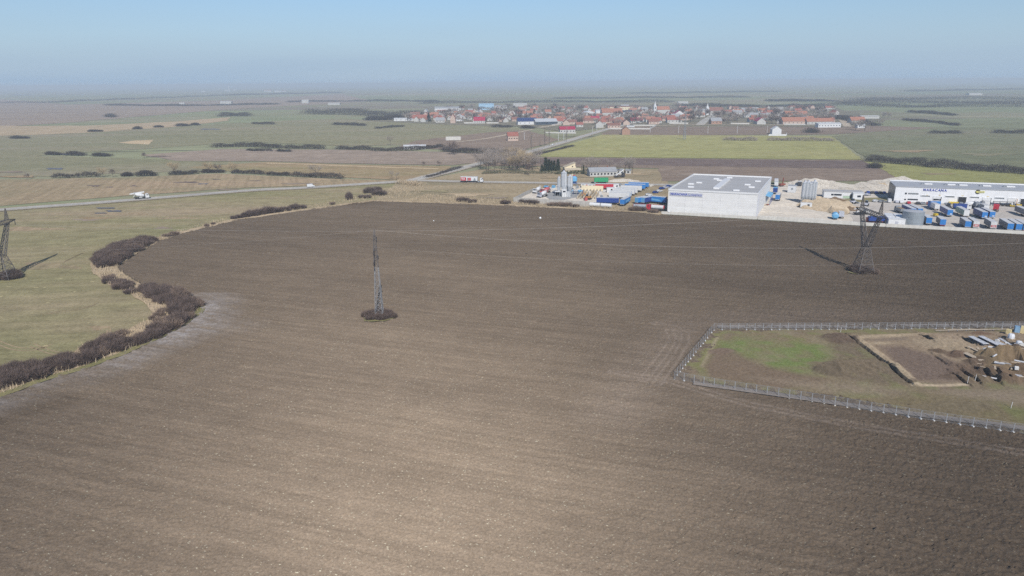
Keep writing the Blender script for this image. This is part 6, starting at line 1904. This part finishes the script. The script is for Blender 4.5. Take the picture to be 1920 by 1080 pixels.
# open yard, west part
trailer('white topped blue trailer beside the blue canopy', at(1457, 378.5), math.atan2(63.5, 30), 9, m_side, m_blue)
trailer('deep blue container on the yard behind the canopy', at(1452.5, 365), math.atan2(63.5, 30), 5, m_blued, m_blued, roof=m_bluel, axles=1)
rigid('white fronted lorry seen end on, nearest the warehouse corner', at(1455, 352), PERP, 6, m_paintw, m_paintw)
rigid('white container lorry close behind the warehouse corner', at(1455, 346.5), PERP, 6, m_paintw, m_grey, 2.2)
t = thing('drilling_rig', 'dark red machine with short mast beside the white lorries', 'machine', (*at(1466, 350)[:2], .33), .3)
MB().box((0, 0, 1.2), (4.2, 2.4, 1.4)).build('body', m_rust, t)
MB().bar((.3, 0, 1.8), (.8, 0, 5.8), .5).build('mast', m_rust, t)
MB().prism([(-2.2, 0), (-2.4, .7), (2.4, .7), (2.2, 0)], -1.35, -.8).prism([(-2.2, 0), (-2.4, .7), (2.4, .7), (2.2, 0)], .8, 1.35).build('track', m_chas, t)
rigid('white lorry with dark load standing beside the grey silos', at(1499, 352), PERP, 5, m_chas, m_paintw)
t = thing('round_vessel', 'sky blue round tank trailer at the field wall', 'tank', (*at(1565.5, 413)[:2], .33), PERP)
b = MB()
b.tube((0, 0, 2.0), (3.4, 0, 2.0), 1.65, 18).tube((-.4, 0, 2.0), (0, 0, 2.0), .9, 18, 1.65)
b.build('tank', m_bluel, t)
MB().box((1.5, 0, .6), (3.6, 1.2, .25)).build('chassis', m_chas, t)
wheels(t, [.8, 2.2], .9, .45, .3)
rigid('white and purple cabbed lorry beside the sky blue tank', at(1577, 411.5), PERP, 4.2, m_signp, m_paintw, 2.2)
t = thing('crane_truck', 'spindly white concrete pump lorry behind the yard side pylon', 'lorry', (*at(1602, 404)[:2], .33), .2)
cab(t, 6, m_paintw)
MB().box((3, 0, 1.0), (6.5, 2.2, .5)).build('chassis', m_chas, t)
MB().bar((1, 0, 1.4), (5.5, .3, 3.6), .35).bar((5.5, .3, 3.6), (-1, -.2, 3.2), .3).build('folded_boom', m_paintw, t)
wheels(t, [1, 2.3, 7], 1.0)
t = thing('scrap_container', 'rust red open container near the yard wall', 'container', (*at(1640, 418.5)[:2], .33), F1.rz + .05)
MB().prism([(-4, .2), (-4.2, 2.4), (4.2, 2.4), (4, .2)], -1.3, 1.3).build('body', m_rust, t)
for k in range(7): MB().box((-3.6 + k * 1.2, -1.36, 1.3), (.16, .14, 2.0)).build('rib', m_redl, t)
trailer('deep blue flat trailer between the rust red container and the white shed', at(1662, 419.5), math.pi + F1.rz + 0.25, 9, m_blued, m_blue, roof=m_blued, h=2.0)
for u, v, rz, lab in ((1598, 383, .3, 'small white loader with lowered arm before the office'), (1624, 387, 1.0, 'grey white machine beside the brown earth heap')):
    t = thing('loader', lab, 'loader', (*at(u, v)[:2], .33), rz)
    MB().box((0, 0, 1.3), (3.4, 1.9, 1.1)).build('body', m_signp, t)
    MB().box((-.2, 0, 2.4), (1.5, 1.5, 1.3)).build('cab', m_glass, t)
    MB().bar((1.2, .5, 1.6), (3.4, .5, .6), .25).bar((1.2, -.5, 1.6), (3.4, -.5, .6), .25).build('boom', m_grey, t)
    MB().prism([(3.2, .1), (3.2, 1.1), (4.2, .4), (4.1, .1)], -1.1, 1.1).build('bucket', m_grey, t)
    wheels(t, [-1.1, 1.1], 1.0, .65, .5)
# left yard trailers
WEST = head((1161, 386), (1118, 382.5))
trailer('dark blue sided trailer parked lengthwise next to the white tanks', at(1160, 384.3), head((1160, 384.3), (1118, 383.5)), 13.2, m_blued, m_blue, mark='letters')
trailer('blue curtain trailer pointing away beside the dark blue sided one', at(1166, 387.5), head((1164, 387), (1181, 378)), 13, m_blue, m_blue, mark='swoosh')
for k, (u, v, rear, lab) in enumerate([(1184, 371.5, m_blue, 'white roofed trailer with blue end, nearest of the parallel row'), (1190, 367.8, m_blued, 'white roofed trailer with deep blue end, second of the parallel row'), (1195, 365.5, m_paintw, 'white roofed trailer with white end, third of the parallel row'), (1203, 360.8, m_paintw, 'white roofed trailer with white end, farther back in the parallel row'), (1209.5, 357.5, m_blue, 'white roofed trailer with bright blue end in the back of the row'), (1216, 354.0, m_blue, 'farthest white roofed trailer of the parallel row, blue end')]):
    trailer(lab, at(u, v), head((1216, 353.5), (1160, 351.5)) + .06, 13.6, m_blue if k > 3 else m_sidew, rear, roof=m_sidew)
trailer('shorter white roofed trailer with sky blue end in the gap of the row', at(1181, 374.5), math.pi - .28, 13, m_sidew, m_bluel, roof=m_sidew)
trailer('blue ended trailer behind the first red tanker, west one', at(1193, 384), PERP - .5, 9, m_blue, m_bluel, roof=m_sidew)
trailer('blue ended trailer behind the first red tanker, east one', at(1205, 384), PERP - .5, 9, m_blued, m_bluel, roof=m_sidew)
trailer('big blue trailer with pale emblem tight against the warehouse corner', at(1249, 384), head((1250, 382), (1223, 379.5)), 11.5, m_blue, m_blued, roof=m_sidew, mark='swoosh', h=3.0)
def tanker(lab, p, rz, flip=1):
    t = thing('tanker_lorry', lab, 'tanker', (p[0], p[1], .33), rz)
    cab(t, 7.4, m_red)
    b = MB()
    b.tube((.2, 0, 2.15), (7.0, 0, 2.15), 1.12, 16)
    b.build('tank', m_galv if flip else m_sidew, t)
    MB().tube((-.15, 0, 2.15), (.22, 0, 2.15), .8, 16, 1.12).build('tank_end', m_red, t)
    MB().box((4, 0, .95), (8, 1, .3)).build('chassis', m_chas, t)
    MB().box((3.6, 0, 3.25), (5.5, .7, .12)).build('catwalk', m_redl, t)
    wheels(t, [1.1, 2.4, 8.6], 1.02)
tanker('red cabbed tanker lorry with grey tank behind the grey green bush', at(1187, 393.8), head((1187, 393), (1213, 394)))
tanker('red cabbed tanker lorry with white tank beside the warehouse corner', at(1244.5, 397), head((1245, 396), (1219, 394.2)), 0)
mixer('white mixer lorry at the plant, farther from the wall', at(1013.5, 360.5), head((1013, 358), (999, 362)), m_paintw, m_paintw)
mixer('white mixer lorry at the plant, nearer the wall, grey cab side', at(1025, 368.5), head((1025, 367), (1004, 371.5)), m_paintw, m_signp)
car('pale blue pickup car parked behind the mixer lorries', at(1025, 352.3), .2, m_bluel)
mixer('old red framed mixer chassis between the two white mixer lorries', at(1031, 361.5), head((1031, 361), (1014, 364)), m_redl, m_redl)
t = thing('excavator', 'orange excavator among the storage bays', 'excavator', (*at(1103, 375)[:2], .33), 2.6)
MB().box((0, 0, 1.6), (2.8, 2.3, 1.0)).build('body', m_orange, t)
MB().box((.7, .5, 2.6), (1.2, 1.1, 1.2)).build('cab', m_glass, t)
MB().bar((1.2, -.3, 1.9), (3.4, -.3, 4.0), .4).bar((3.4, -.3, 4.0), (4.8, -.3, 1.5), .35).build('boom', m_orange, t)
MB().prism([(4.4, .7), (4.5, 1.6), (5.3, 1.4), (5.1, .7)], -.8, .2).build('bucket', m_chas, t)
MB().prism([(-1.8, 0), (-2, .8), (2, .8), (1.8, 0)], -1.3, -.7).prism([(-1.8, 0), (-2, .8), (2, .8), (1.8, 0)], .7, 1.3).build('track', m_chas, t)
trailer('long green trailer on the road behind the yards', at(1140, 344.5), math.pi - .02, 10, m_green, m_green, roof=m_green)
trailer('red open trailer with white cover behind the storage bays', at(1149.5, 356.5), math.pi - .06, 12, m_red, m_red, roof=m_sidew)
tractor('small dull red tractor lorry on the road behind the bays', at(1108, 345), .3, m_redl)
for u, v, w_, lab in ((1155, 355, 4, 'white office cabin beside the red open trailer'), (1145, 362, 5, 'small white cabin at the head of the storage bays')):
    c_ = thing('site_cabin', lab, 'cabin', (*at(u, v)[:2], .33), .05)
    MB().box((0, 1.3, 1.6), (w_, 2.6, 3.1)).build('wall', m_paintw, c_)
    MB().box((0, 1.3, 3.2), (w_ + .2, 2.8, .15)).build('roof', m_sidew, c_)
    MB().box((.6, -.03, 1.9), (1.1, .08, 1.0)).build('window', m_glass, c_)
lc_ = thing('parked_trailers', 'row of small red and grey drawbar trailers behind the cream bay wall', 'trailer row', (*at(1090, 352.5)[:2], .33), head((1088, 352.5), (1124, 354)))
lc_.name = 'bulk_trailer'
lc_['label'], lc_['category'] = 'long white drawbar trailer with dark hatches behind the cream bay wall', 'trailer'
MB().box((6.5, 0, 1.8), (13, 2.3, 1.5)).build('cargo_box', m_sidew, lc_)
for k in range(5): MB().box((1.5 + k * 2.5, -1.18, 1.9), (1.1, .08, .8)).build('hatch', m_redl if k % 2 else m_grey, lc_)
wheels(lc_, [1.5, 2.8, 10.5, 11.8], 1.0)
for u, v, rz, m, lab in [(1216.5, 367.5, .1, m_paintw, 'white car alone on the grass beside the blue trailers'), (1236.5, 360.5, .4, m_paintw, 'white pickup near the warehouse corner'), (1229, 363, .6, m_blued, 'dark blue car beside the white pickup'), (1241, 355.5, .5, m_blued, 'dark blue car behind the white pickup'), (1248, 353.5, .4, m_signp, 'silver car behind the warehouse corner'), (1254, 351.5, .4, m_blued, 'navy car farthest along the warehouse side')]:
    car(lab, at(u, v), rz, m)
for k in range(7):
    p = at(1203 + k * 3.3, 349.5 + (k % 2) * .9)
    o = MB().prism([(-.9, 0), (-.9, 1.0), (0, 1.3), (.9, 1.0), (.9, 0)], -.6, .6).build('stone_block', m_wallw)
    o.location = (p.x, p.y, .3)
    o.rotation_euler.z = RND.uniform(0, 3)
    tag(o, 'white block in the row beside the road behind the blue trailers', 'block', 'white blocks beside the road')
t = thing('crane_lorry', 'dark crane lorry with folded white boom before the ruined shed', 'lorry', (*at(1152, 333.5)[:2], .33), .2)
cab(t, 6, m_chas)
MB().box((3, 0, 1.0), (6.5, 2.2, .7)).build('chassis', m_chas, t)
MB().bar((1, 0, 1.4), (7.5, .3, 5.8), .6).build('boom', m_paintw, t)
wheels(t, [1, 2.3, 7], 1.0)
# on the roads
mixer('white mixer lorry with conveyor boom driving on the country road', at(252, 374.8), head((248, 375.2), (281, 373)), m_paintw, m_paintw, .55, boom=True)
car('white car driving on the country road toward the junction', at(583, 352.3), head((560, 353.5), (600, 351)), m_paintw, van=True, z=.55)
car('white car driving down the main road from the village', at(937, 298.2), head((930, 300), (975, 290)), m_paintw, z=.6)
car('silver car on the main road beyond the grove', at(965, 291.5), head((930, 300), (975, 290)), m_signp, z=.6)
car('white car on the main road next to the poplars', at(1037, 273), head((1015, 279), (1060, 266)), m_paintw, z=.6)
rd = head((864, 342), (904, 342.6))
rt = trailer('white and red drinks trailer behind the white tractor lorry on the side road', at(864.5, 342.8), rd, 12.4, m_paintw, m_red, roof=m_paintw, h=2.8, z=.55)
MB().box((2.2, -1.28, 2.45), (4.0, .06, 2.3)).build('side_poster', m_red, rt)
for k, (x, z_, w_) in enumerate(((1.0, 2.9, .5), (1.7, 2.75, .35), (2.3, 2.8, .3), (2.9, 2.8, .5), (2.1, 2.1, 2.6))): MB().box((x, -1.33, z_), (w_, .05, .7 if k < 4 else .25)).build('poster_mark', m_paintw, rt)
MB().box((6.3, -1.28, 2.4), (2.9, .06, 2.1)).build('side_poster', m_redl, rt)
MB().box((5.1, -1.28, 2.5), (.6, .07, 1.8)).build('side_poster', m_grey, rt)
MB().add([(9.2, -1.30, 1.3), (11.4, -1.30, 1.3), (10.8, -1.30, 3.1), (10.3, -1.30, 3.3), (9.2, -1.26, 1.3), (11.4, -1.26, 1.3), (10.8, -1.26, 3.1), (10.3, -1.26, 3.3)], [(0, 1, 2, 3), (4, 5, 6, 7), (0, 1, 5, 4), (1, 2, 6, 5), (2, 3, 7, 6), (3, 0, 4, 7)]).build('side_poster', m_grey, rt)
dp = Vector((math.cos(rd), math.sin(rd), 0))
tractor('white tractor lorry pulling the drinks trailer on the side road', at(864.5, 342.8) + dp * 10.6, rd, m_paintw, z=.55)

# ---- white utility poles along the village road
m_pole = plain('white concrete pole', (0.62, 0.61, 0.59), 0.85, 0.08, 1)
for u, v, h, lab in [(983, 262.5, 9, 'white pole beside the lone red roofed house'), (1047, 264, 9, 'white pole, first after the poplars by the village road'), (1057, 262, 9, 'white pole, second after the poplars by the village road'), (1111, 249, 9, 'white pole at the village entrance'), (1119, 246, 9, 'white pole closest to the first village houses'), (1219, 248.5, 10, 'white pole near the walled plot before the village'), (1272, 250, 10, 'white pole between the walled plot and the faint mast'), (1327, 250.5, 10, 'white pole before the village, east of the faint mast'), (1382, 250.5, 10, 'white pole west of the white villa'), (1438, 250.5, 10, 'white pole beside the white villa')]:
    p = at(u, v)
    t = thing('utility_pole', lab, 'pole', (p.x, p.y, .3))
    MB().tube((0, 0, -.3), (0, 0, h), .32, 8, .22).build('pole', m_pole, t)
    MB().box((0, 0, h - .6), (1.8, .16, .16)).build('crossarm', m_pole, t)
p = at(1283, 262)
t = thing('radio_mast', 'faint grey lattice mast rising from the head of the lime field', 'mast', (p.x, p.y, .3))
b = MB()
lattice(b, sq(0, 0, 0, 1.3, 1.3), sq(0, 0, 34, .4, .4), 10, .2, .1)
b.build('lattice_mast', m_grey, t)

# ---- small clutter of the mixing plant and the yards
spots_ = [(1038, 353), (1046, 351), (1083, 353.5), (1092, 351), (1100, 350.5), (1112, 352), (1118, 350.5), (1086, 360), (1132, 351.5), (1140, 350.5), (1034, 357), (1128, 372), (1124, 366), (1133, 361), (1062, 352), (1098, 377), (1152, 361), (1163, 349.5)]
for k, (u, v) in enumerate(spots_):
    p = at(u, v)
    if k % 3 == 0:
        o = MB().prism([(-1.1, 0), (-1.1, 1.5), (-.9, 1.7), (.9, 1.7), (1.1, 1.5), (1.1, 0)], -.8, .8).build('tool_crate', [m_bluel, m_paintw, m_redl][k % 9 // 3])
        lab, cat, grp = 'small box shaped crate among the clutter of the mixing plant', 'crate', 'crates of the mixing plant'
    elif k % 3 == 1:
        o = MB().box((0, 0, .25), (2.2, 1.6, .15)).box((0, 0, .55), (2.0, 1.5, .35)).box((.1, 0, .9), (1.8, 1.3, .3)).build('board_stack', m_sidew)
        lab, cat, grp = 'pale stack of boards among the clutter of the mixing plant', 'stack', 'board stacks of the mixing plant'
    else:
        o = MB().lathe([(.8, 0), (.85, .2), (.85, 1.5), (.4, 1.8)], 10).build('drum_barrel', m_grey)
        lab, cat, grp = 'short grey drum among the clutter of the mixing plant', 'drum', 'drums of the mixing plant'
    o.location = (p.x, p.y, .35)
    o.rotation_euler.z = RND.uniform(0, 3)
    tag(o, lab, cat, grp)

# ================================================================== VILLAGE
m_navy = plain('navy roof sheet', (0.03, 0.055, 0.16), 0.6, 0.1, .5)
m_palb = plain('pale blue plaster', (0.36, 0.56, 0.72), 0.8, 0.1, .5)
def village_house(lab, u, v, w, d, h, rh, wm, rm, rz=None, wins=3, name='village_house', cat='house', group=None):
    return gable_house(name, lab, at(u, v), RND.choice([.05, .15, 1.45, 1.62]) if rz is None else rz, w, d, h, rh, wm, rm, wins, cat, group, z=.4)
# the ones that can be told apart
village_house('lone red roofed two storey house on the fallow plots before the village', 961, 264, 13, 11, 6.0, 4.0, m_plast2, m_tile, .12, 4)
village_house('unfinished brick house beside the walled plot before the village', 1173, 252.5, 11, 11, 6.5, 3.8, m_brick, m_tile3, 1.5, 3)
village_house('white villa with tall gable standing alone before the lime field', 1454, 252, 10, 12, 6.5, 4.2, m_paintw, m_sidew, 1.5, 4)
village_house('white and red roadside villa at the village entrance', 1063, 249.5, 22, 11, 5.0, 3.8, m_plast, m_tile4, .1, 5)
village_house('crimson roofed house in front of the long grey gardens', 899, 231.5, 20, 12, 5, 6.0, m_plast, m_tile4, .02, 5)
village_house('dark red roofed house with white gable at the east village edge', 1424, 233, 22, 14, 5, 5.5, m_plast, m_tile4, 1.5, 4)
village_house('long orange roofed hall beside the straight village street', 1487, 233, 42, 16, 5, 6.0, m_plast2, m_tile2, .06, 6)
village_house('orange roofed block behind the long orange hall', 1490, 221, 44, 20, 6, 6.5, m_plast2, m_tile2, .06, 5)
village_house('white fronted row house under one long orange roof', 1534, 233, 44, 14, 4.5, 5.0, m_plast, m_tile2, .05, 8)
village_house('white walled low building at the east village corner', 1552, 239, 36, 10, 5.5, 1.2, m_paintw, m_sidew, .08, 8)
village_house('orange roofed house standing apart east of the village', 1605, 231, 24, 15, 4.5, 5.5, m_plast, m_tile2, .05, 4)
village_house('white hut near the bare trees at the east village end', 1612, 240, 12, 8, 4, 1.2, m_paintw, m_sidew, .1, 2)
village_house('pink walled long house beside the walled plot', 1150, 240.5, 20, 11, 4.5, 3.0, m_plast2, m_tile3, .05, 4)
village_house('white gabled house at the first village crossing', 1124, 239.5, 13, 12, 6, 4.5, m_plast, m_tile3, 1.5, 3)
village_house('small red roofed white house behind the village entrance', 1086, 238.5, 11, 10, 4, 3.5, m_plast, m_tile, .1, 2)
village_house('long cream school like block behind the village roofs', 1165, 207.5, 62, 14, 9, 2.0, m_cream, m_tile3, .04, 10)
village_house('salmon roofed white hall in the middle of the village', 1146, 219.5, 42, 26, 9, 8.0, m_plast, m_tile2, .03, 5, cat='hall')
village_house('white box shaped hall beside the salmon roofed one', 1127, 218.5, 24, 16, 12, 1.5, m_paintw, m_sidew, .03, 3, cat='hall')
village_house('blue grey roofed hall near the middle of the village', 1171, 214.5, 32, 14, 5, 3.5, m_plast, m_dglass, .03, 3, cat='hall')
village_house('pale blue multi storey block at the back of the village', 912, 206, 40, 20, 14, 2.0, m_palb, m_palb, .02, 6, cat='block')
village_house('white block beside the pale blue one at the back of the village', 935, 205, 44, 14, 8, 2.0, m_plast, m_slate, .02, 6, cat='block')
village_house('deep blue roofed hall at the village edge', 987, 233.5, 32, 20, 5.5, 5.5, m_paintw, m_navy, .12, 4, cat='hall')
village_house('long teal roofed hall beside the deep blue one', 1022, 233.5, 38, 24, 5.0, 4.5, m_dglass, m_silo, .18, 5, cat='hall')
village_house('white gabled red roofed house near the church', 1272, 219.5, 24, 20, 6, 7.0, m_paintw, m_tile4, 1.5, 3)
village_house('long white farm hall at the west tip of the village', 757, 227, 36, 10, 4, 1.5, m_paintw, m_sidew, .02, 4, cat='hall')
village_house('long red roofed farm house at the west tip of the village', 788, 226.5, 40, 15, 5, 6, m_plast, m_tile, .03, 5)
village_house('tall red chimney house beside the crimson roof', 850, 231, 10, 9, 9, 7, m_plast2, m_tile, 1.5, 2)
village_house('white arched doorway house before the long gardens', 861, 227, 20, 14, 8, 4, m_paintw, m_sidew, 1.5, 3)
village_house('white group of new houses at the back of the western village', 838, 210, 60, 16, 9, 3.5, m_paintw, m_slate, .05, 8)
village_house('low white sheds among the hedges in the fields', 778, 279.5, 24, 8, 3.2, 1.0, m_paintw, m_sidew, .08, 5, 'farm_shed', 'shed')
village_house('brick house with dark roof on the corner of the second street', 1341, 232.5, 18, 14, 5, 5.0, m_brick, m_slate, .05, 3)
# arched white hall
t = thing('arched_hall', 'white round arched hall in the middle of the village', 'hall', (*at(1106, 218)[:2], .4), .1)
n = 14
MB().prism([(math.cos(math.pi * k / n) * 15, math.sin(math.pi * k / n) * 10) for k in range(n + 1)], 0, 26).build('shell', m_paintw, t)
MB().box((0, -.1, 2.5), (7, .3, 5)).build('gate', m_dark, t)
def church(u, v, hs, lab, rm):
    p = at(u, v)
    t = thing('church', lab, 'church', (p.x, p.y, .4), .1)
    MB().box((0, 0, hs * .3), (6, 6, hs * .6)).build('tower', m_paintw, t)
    MB().lathe([(3.3, hs * .6), (2.6, hs * .68), (1.5, hs * .76), (.9, hs * .86), (.12, hs)], 8).build('spire', m_sidew, t)
    MB().box((0, -4.05, hs * .45), (1.6, .1, 3.5)).build('window', m_glass, t)
    b = MB()
    w, d, h, rh = 28, 13, 9, 7
    b.add([(4, -d / 2, 0), (4 + w, -d / 2, 0), (4 + w, d / 2, 0), (4, d / 2, 0), (4, -d / 2, h), (4 + w, -d / 2, h), (4 + w, d / 2, h), (4, d / 2, h)], [(0, 1, 5, 4), (1, 2, 6, 5), (2, 3, 7, 6), (3, 0, 4, 7)])
    b.build('nave', m_plast, t)
    b = MB().add([(3.7, -d / 2 - .5, h - .4), (4.4 + w, -d / 2 - .5, h - .4), (4.4 + w, 0, h + rh), (3.7, 0, h + rh), (4.4 + w, d / 2 + .5, h - .4), (3.7, d / 2 + .5, h - .4)], [(0, 1, 2, 3), (3, 2, 4, 5), (1, 4, 2), (0, 3, 5)])
    b.build('roof', rm, t)
church(1227.5, 213.5, 28, 'church with the taller white tower and orange roofed nave', m_tile2)
church(1325.5, 216, 25, 'church with pointed white spire near the second village street', m_tile3)
# plot walls and fences before the village
wall('plot_wall', [(1143, 242.7), (1218, 243), (1230, 236.6), (1187, 236.3)], 2.0, .6, m_wallw, 'pale wall round the empty plot before the village', .3)
wall('plot_wall', [(1441, 255), (1474, 255.2), (1475, 252.8)], 2.2, .6, m_paintw, 'white wall in front of the lone white villa', .3)
wall('plot_wall', [(1023, 250), (1080, 251)], 1.8, .5, m_wallw, 'white wall along the roadside villa garden', .3)
wall('plot_wall', [(836, 263.5), (864, 263.2)], 4.5, 1, m_wallw, 'long white slab wall standing alone in the meadow', .3)
wall('plot_wall', [(1035, 236), (1062, 232.5), (1085, 232)], 2.2, 1, m_wallw, 'pale wall along the wide plot west of the village entrance', .3)
t = thing('white_bus', 'white bus parked behind the unfinished brick house', 'bus', (*at(1182, 239.5)[:2], .4), .05)
MB().box((0, 0, 2.1), (12, 2.6, 3.4)).build('body', m_paintw, t)
MB().box((0, -1.32, 2.6), (11, .06, .9)).build('window', m_glass, t)
wheels(t, [-3.8, 3.8], 1.1, .5, .3)
# the many small houses: one of each kind with its parts, then copies
KINDS = []
for k, (rm, wm, lab, grp) in enumerate([(m_tile, m_plast, 'small red tiled house among the village roofs', 'red tiled village houses'), (m_tile2, m_plast, 'small orange tiled house among the village roofs', 'orange tiled village houses'), (m_tile3, m_plast2, 'small brown roofed house among the village roofs', 'brown roofed village houses'), (m_slate, m_plast, 'small grey roofed white house in the village', 'grey roofed village houses'), (m_tile4, m_plast, 'small crimson roofed house in the village', 'crimson roofed village houses')]):
    KINDS.append([grp, lab, [gable_house('village_house', lab, (0, -3000 - 40 * k - 20 * q, 0), 0, 15 + 5 * q, 10 + q, 4.2 + .4 * q, 4.4, wm, rm, 3, 'house', grp, z=.4) for q in range(2)], [0, 0]])
TAKEN = [tuple(o.location[:2]) for o in bpy.data.objects if o.get('category') in ('house', 'hall', 'block', 'church', 'bus') and o.location.y > 900]
r_ = random.Random(77)
VPOLY = g2([(752, 227), (790, 214), (828, 205), (900, 201), (1000, 203), (1100, 203), (1260, 203), (1330, 205), (1420, 203), (1560, 204), (1572, 214), (1560, 232), (1480, 233), (1400, 233), (1300, 232), (1180, 235), (1080, 238), (1010, 229), (930, 231), (860, 231), (790, 229)])
STREETS = [g2([(1466, 234), (1464.5, 220), (1463.5, 210), (1463, 200)]), g2([(1312, 235), (1322, 226), (1334, 219), (1345, 213)])]
spots = []
tries = 0
while len(spots) < 255 and tries < 20000:
    tries += 1
    u = r_.uniform(750, 1572)
    v = r_.uniform(202.5, 235)
    p = at(u, v)
    if not inside(np.array([p.x]), np.array([p.y]), VPOLY)[0]: continue
    if (1500 < u < 1560 and 209 < v < 226): continue
    if 1340 < u < 1420 and 214 < v < 231 and r_.random() < .72: continue
    if any(dist_line(np.array([p.x]), np.array([p.y]), s_)[0] < 20 for s_ in STREETS): continue
    if any((p.x - a) ** 2 + (p.y - c) ** 2 < (23 if v < 212 else 16) ** 2 for a, c in spots): continue
    if any((p.x - a) ** 2 + (p.y - c) ** 2 < 27 ** 2 for a, c in TAKEN): continue
    spots.append((p.x, p.y))
for x, y in spots:
    k = r_.choices(range(5), [5, 4.5, 4, 2.2, .9])[0]
    grp, lab, pr, used = KINDS[k]
    q = r_.randrange(2)
    rz = r_.choice([.05, .12, 1.5, 1.62]) + r_.uniform(-.08, .08)
    s_ = r_.uniform(.75, 1.1)
    if not used[q]:
        used[q] = 1
        pr[q].location, pr[q].rotation_euler = (x, y, .4), (0, 0, rz)
        pr[q].scale = (s_, s_, 1)
    else:
        dup(pr[q], (x, y, .4), rz, scale=(s_, s_, r_.uniform(.8, 1.1)))
for i in range(275):
    for _ in range(60):
        u, v = r_.uniform(745, 1600), r_.uniform(201, 236.5)
        p = at(u, v)
        if inside(np.array([p.x]), np.array([p.y]), VPOLY)[0] and all((p.x - a) ** 2 + (p.y - c) ** 2 > 9 ** 2 for a, c in spots + TAKEN): break
    dark_ = r_.random() < .4
    tree('farbrown' if dark_ else 'far', (p.x, p.y), r_.uniform(7, 13), 'dark bare garden tree between the village houses' if dark_ else 'grey bare garden tree between the village houses', 'dark garden trees of the village' if dark_ else 'grey garden trees of the village', wide=1.2)
for i in range(26):
    u, v = r_.uniform(1500, 1565), r_.uniform(210, 226)
    tree('far', at(u, v)[:2], r_.uniform(5, 8), 'grey bare tree of the orchard block in the east of the village', 'orchard trees of the eastern village', wide=1.4)
tree('conifer', at(804, 228), 16, 'tall dark conifer at the west tip of the village', name='conifer', wide=1.2)
tree('conifer', at(1154, 212), 16, 'tall dark conifer beside the salmon roofed hall', name='conifer', wide=1.2)
tree('conifer', at(1350, 212), 15, 'tall dark conifer near the second street of the village', name='conifer', wide=1.2)
tree('conifer', at(1002, 217), 14, 'tall dark conifer in the middle of the western village', name='conifer', wide=1.2)
# low garden walls and fences at the front of the village
for a, c, lab in [((870, 231.8), (890, 231.9), 'pale garden wall west of the crimson roofed house'), ((912, 231.8), (935, 231.8), 'pale garden wall east of the crimson roofed house'), ((1470, 234.5), (1510, 235), 'pale garden wall before the long orange hall'), ((1370, 233), (1405, 233.5), 'pale garden wall by the dark red roofed house'), ((1255, 232.5), (1290, 232.5), 'pale garden wall at the southern village edge')]:
    wall('garden_wall', [a, c], 2.2, .8, m_wallw, lab, .3)
# hamlets and single farms far away
for i, (u, v, w, h, rm, lab) in enumerate([(503, 172.5, 70, 14, m_tile2, 'faint orange roofed block in the far western hamlet'), (522, 173, 60, 10, m_plast, 'faint white block in the far western hamlet'), (532, 172.5, 50, 9, m_tile, 'faint reddish block at the end of the far western hamlet'), (440, 170, 50, 10, m_plast, 'faint white building in the second far hamlet'), (425, 171, 40, 8, m_plast, 'faint white shed in the second far hamlet'), (382, 172.5, 40, 8, m_plast, 'faint white shed alone west of the far hamlets'), (425, 196, 40, 8, m_plast, 'white farm with two roofs on the far plain'), (342, 198, 18, 7, m_plast, 'small white farm shed on the far plain'), (573, 193.5, 26, 9, m_plast, 'white farm house before the far tree line'), (627, 196.5, 40, 5, m_plast, 'long low white farm shed before the far tree line'), (1826, 178.5, 60, 7, m_plast, 'low white farm roof in the far eastern plain'), (975, 200, 40, 7, m_plast, 'white shed behind the western village'), (1280, 197.5, 30, 8, m_plast, 'white shed behind the middle of the village'), (1628, 222.5, 34, 4, m_plast, 'long low white shed on the plain east of the village'), (930, 159.8, 60, 40, m_plast, 'tiny white tower on the skyline'), (252, 164.5, 150, 25, m_plast, 'faint white works on the far western skyline'), (118, 166, 150, 20, m_plast, 'faint pale works on the far western skyline, west of the white one')]):
    gable_house('far_farm', lab, at(u, v), .03, w, w * .4, h, h * .35, m_plast, rm, 0, 'farm', None, False, .4)
p = at(430, 172)
t = thing('water_tower', 'faint white tower of the second far hamlet', 'tower', (p.x, p.y, .4))
MB().lathe([(5, 0), (4, 34), (8, 40), (8, 48), (1, 52)], 10).build('shaft', m_paintw, t)

# ================================================================== AIR
hb = MB().box((0, 38000, 37.5), (112000, 80000, 78))
m, nt = nodes_of('haze')
b = NB(nt)
pv = b.n('ShaderNodeVolumePrincipled')
pv.inputs['Color'].default_value = (0.80, 0.90, 1.0, 1)
pv.inputs['Density'].default_value = HAZE
pv.inputs['Anisotropy'].default_value = 0.0
o = b.n('ShaderNodeOutputMaterial')
b.l(pv.outputs[0], o.inputs['Volume'])
hz = hb.build('haze', m)
hz['kind'] = 'stuff'
tag(hz, 'thin blue grey air haze over the whole plain', 'haze')
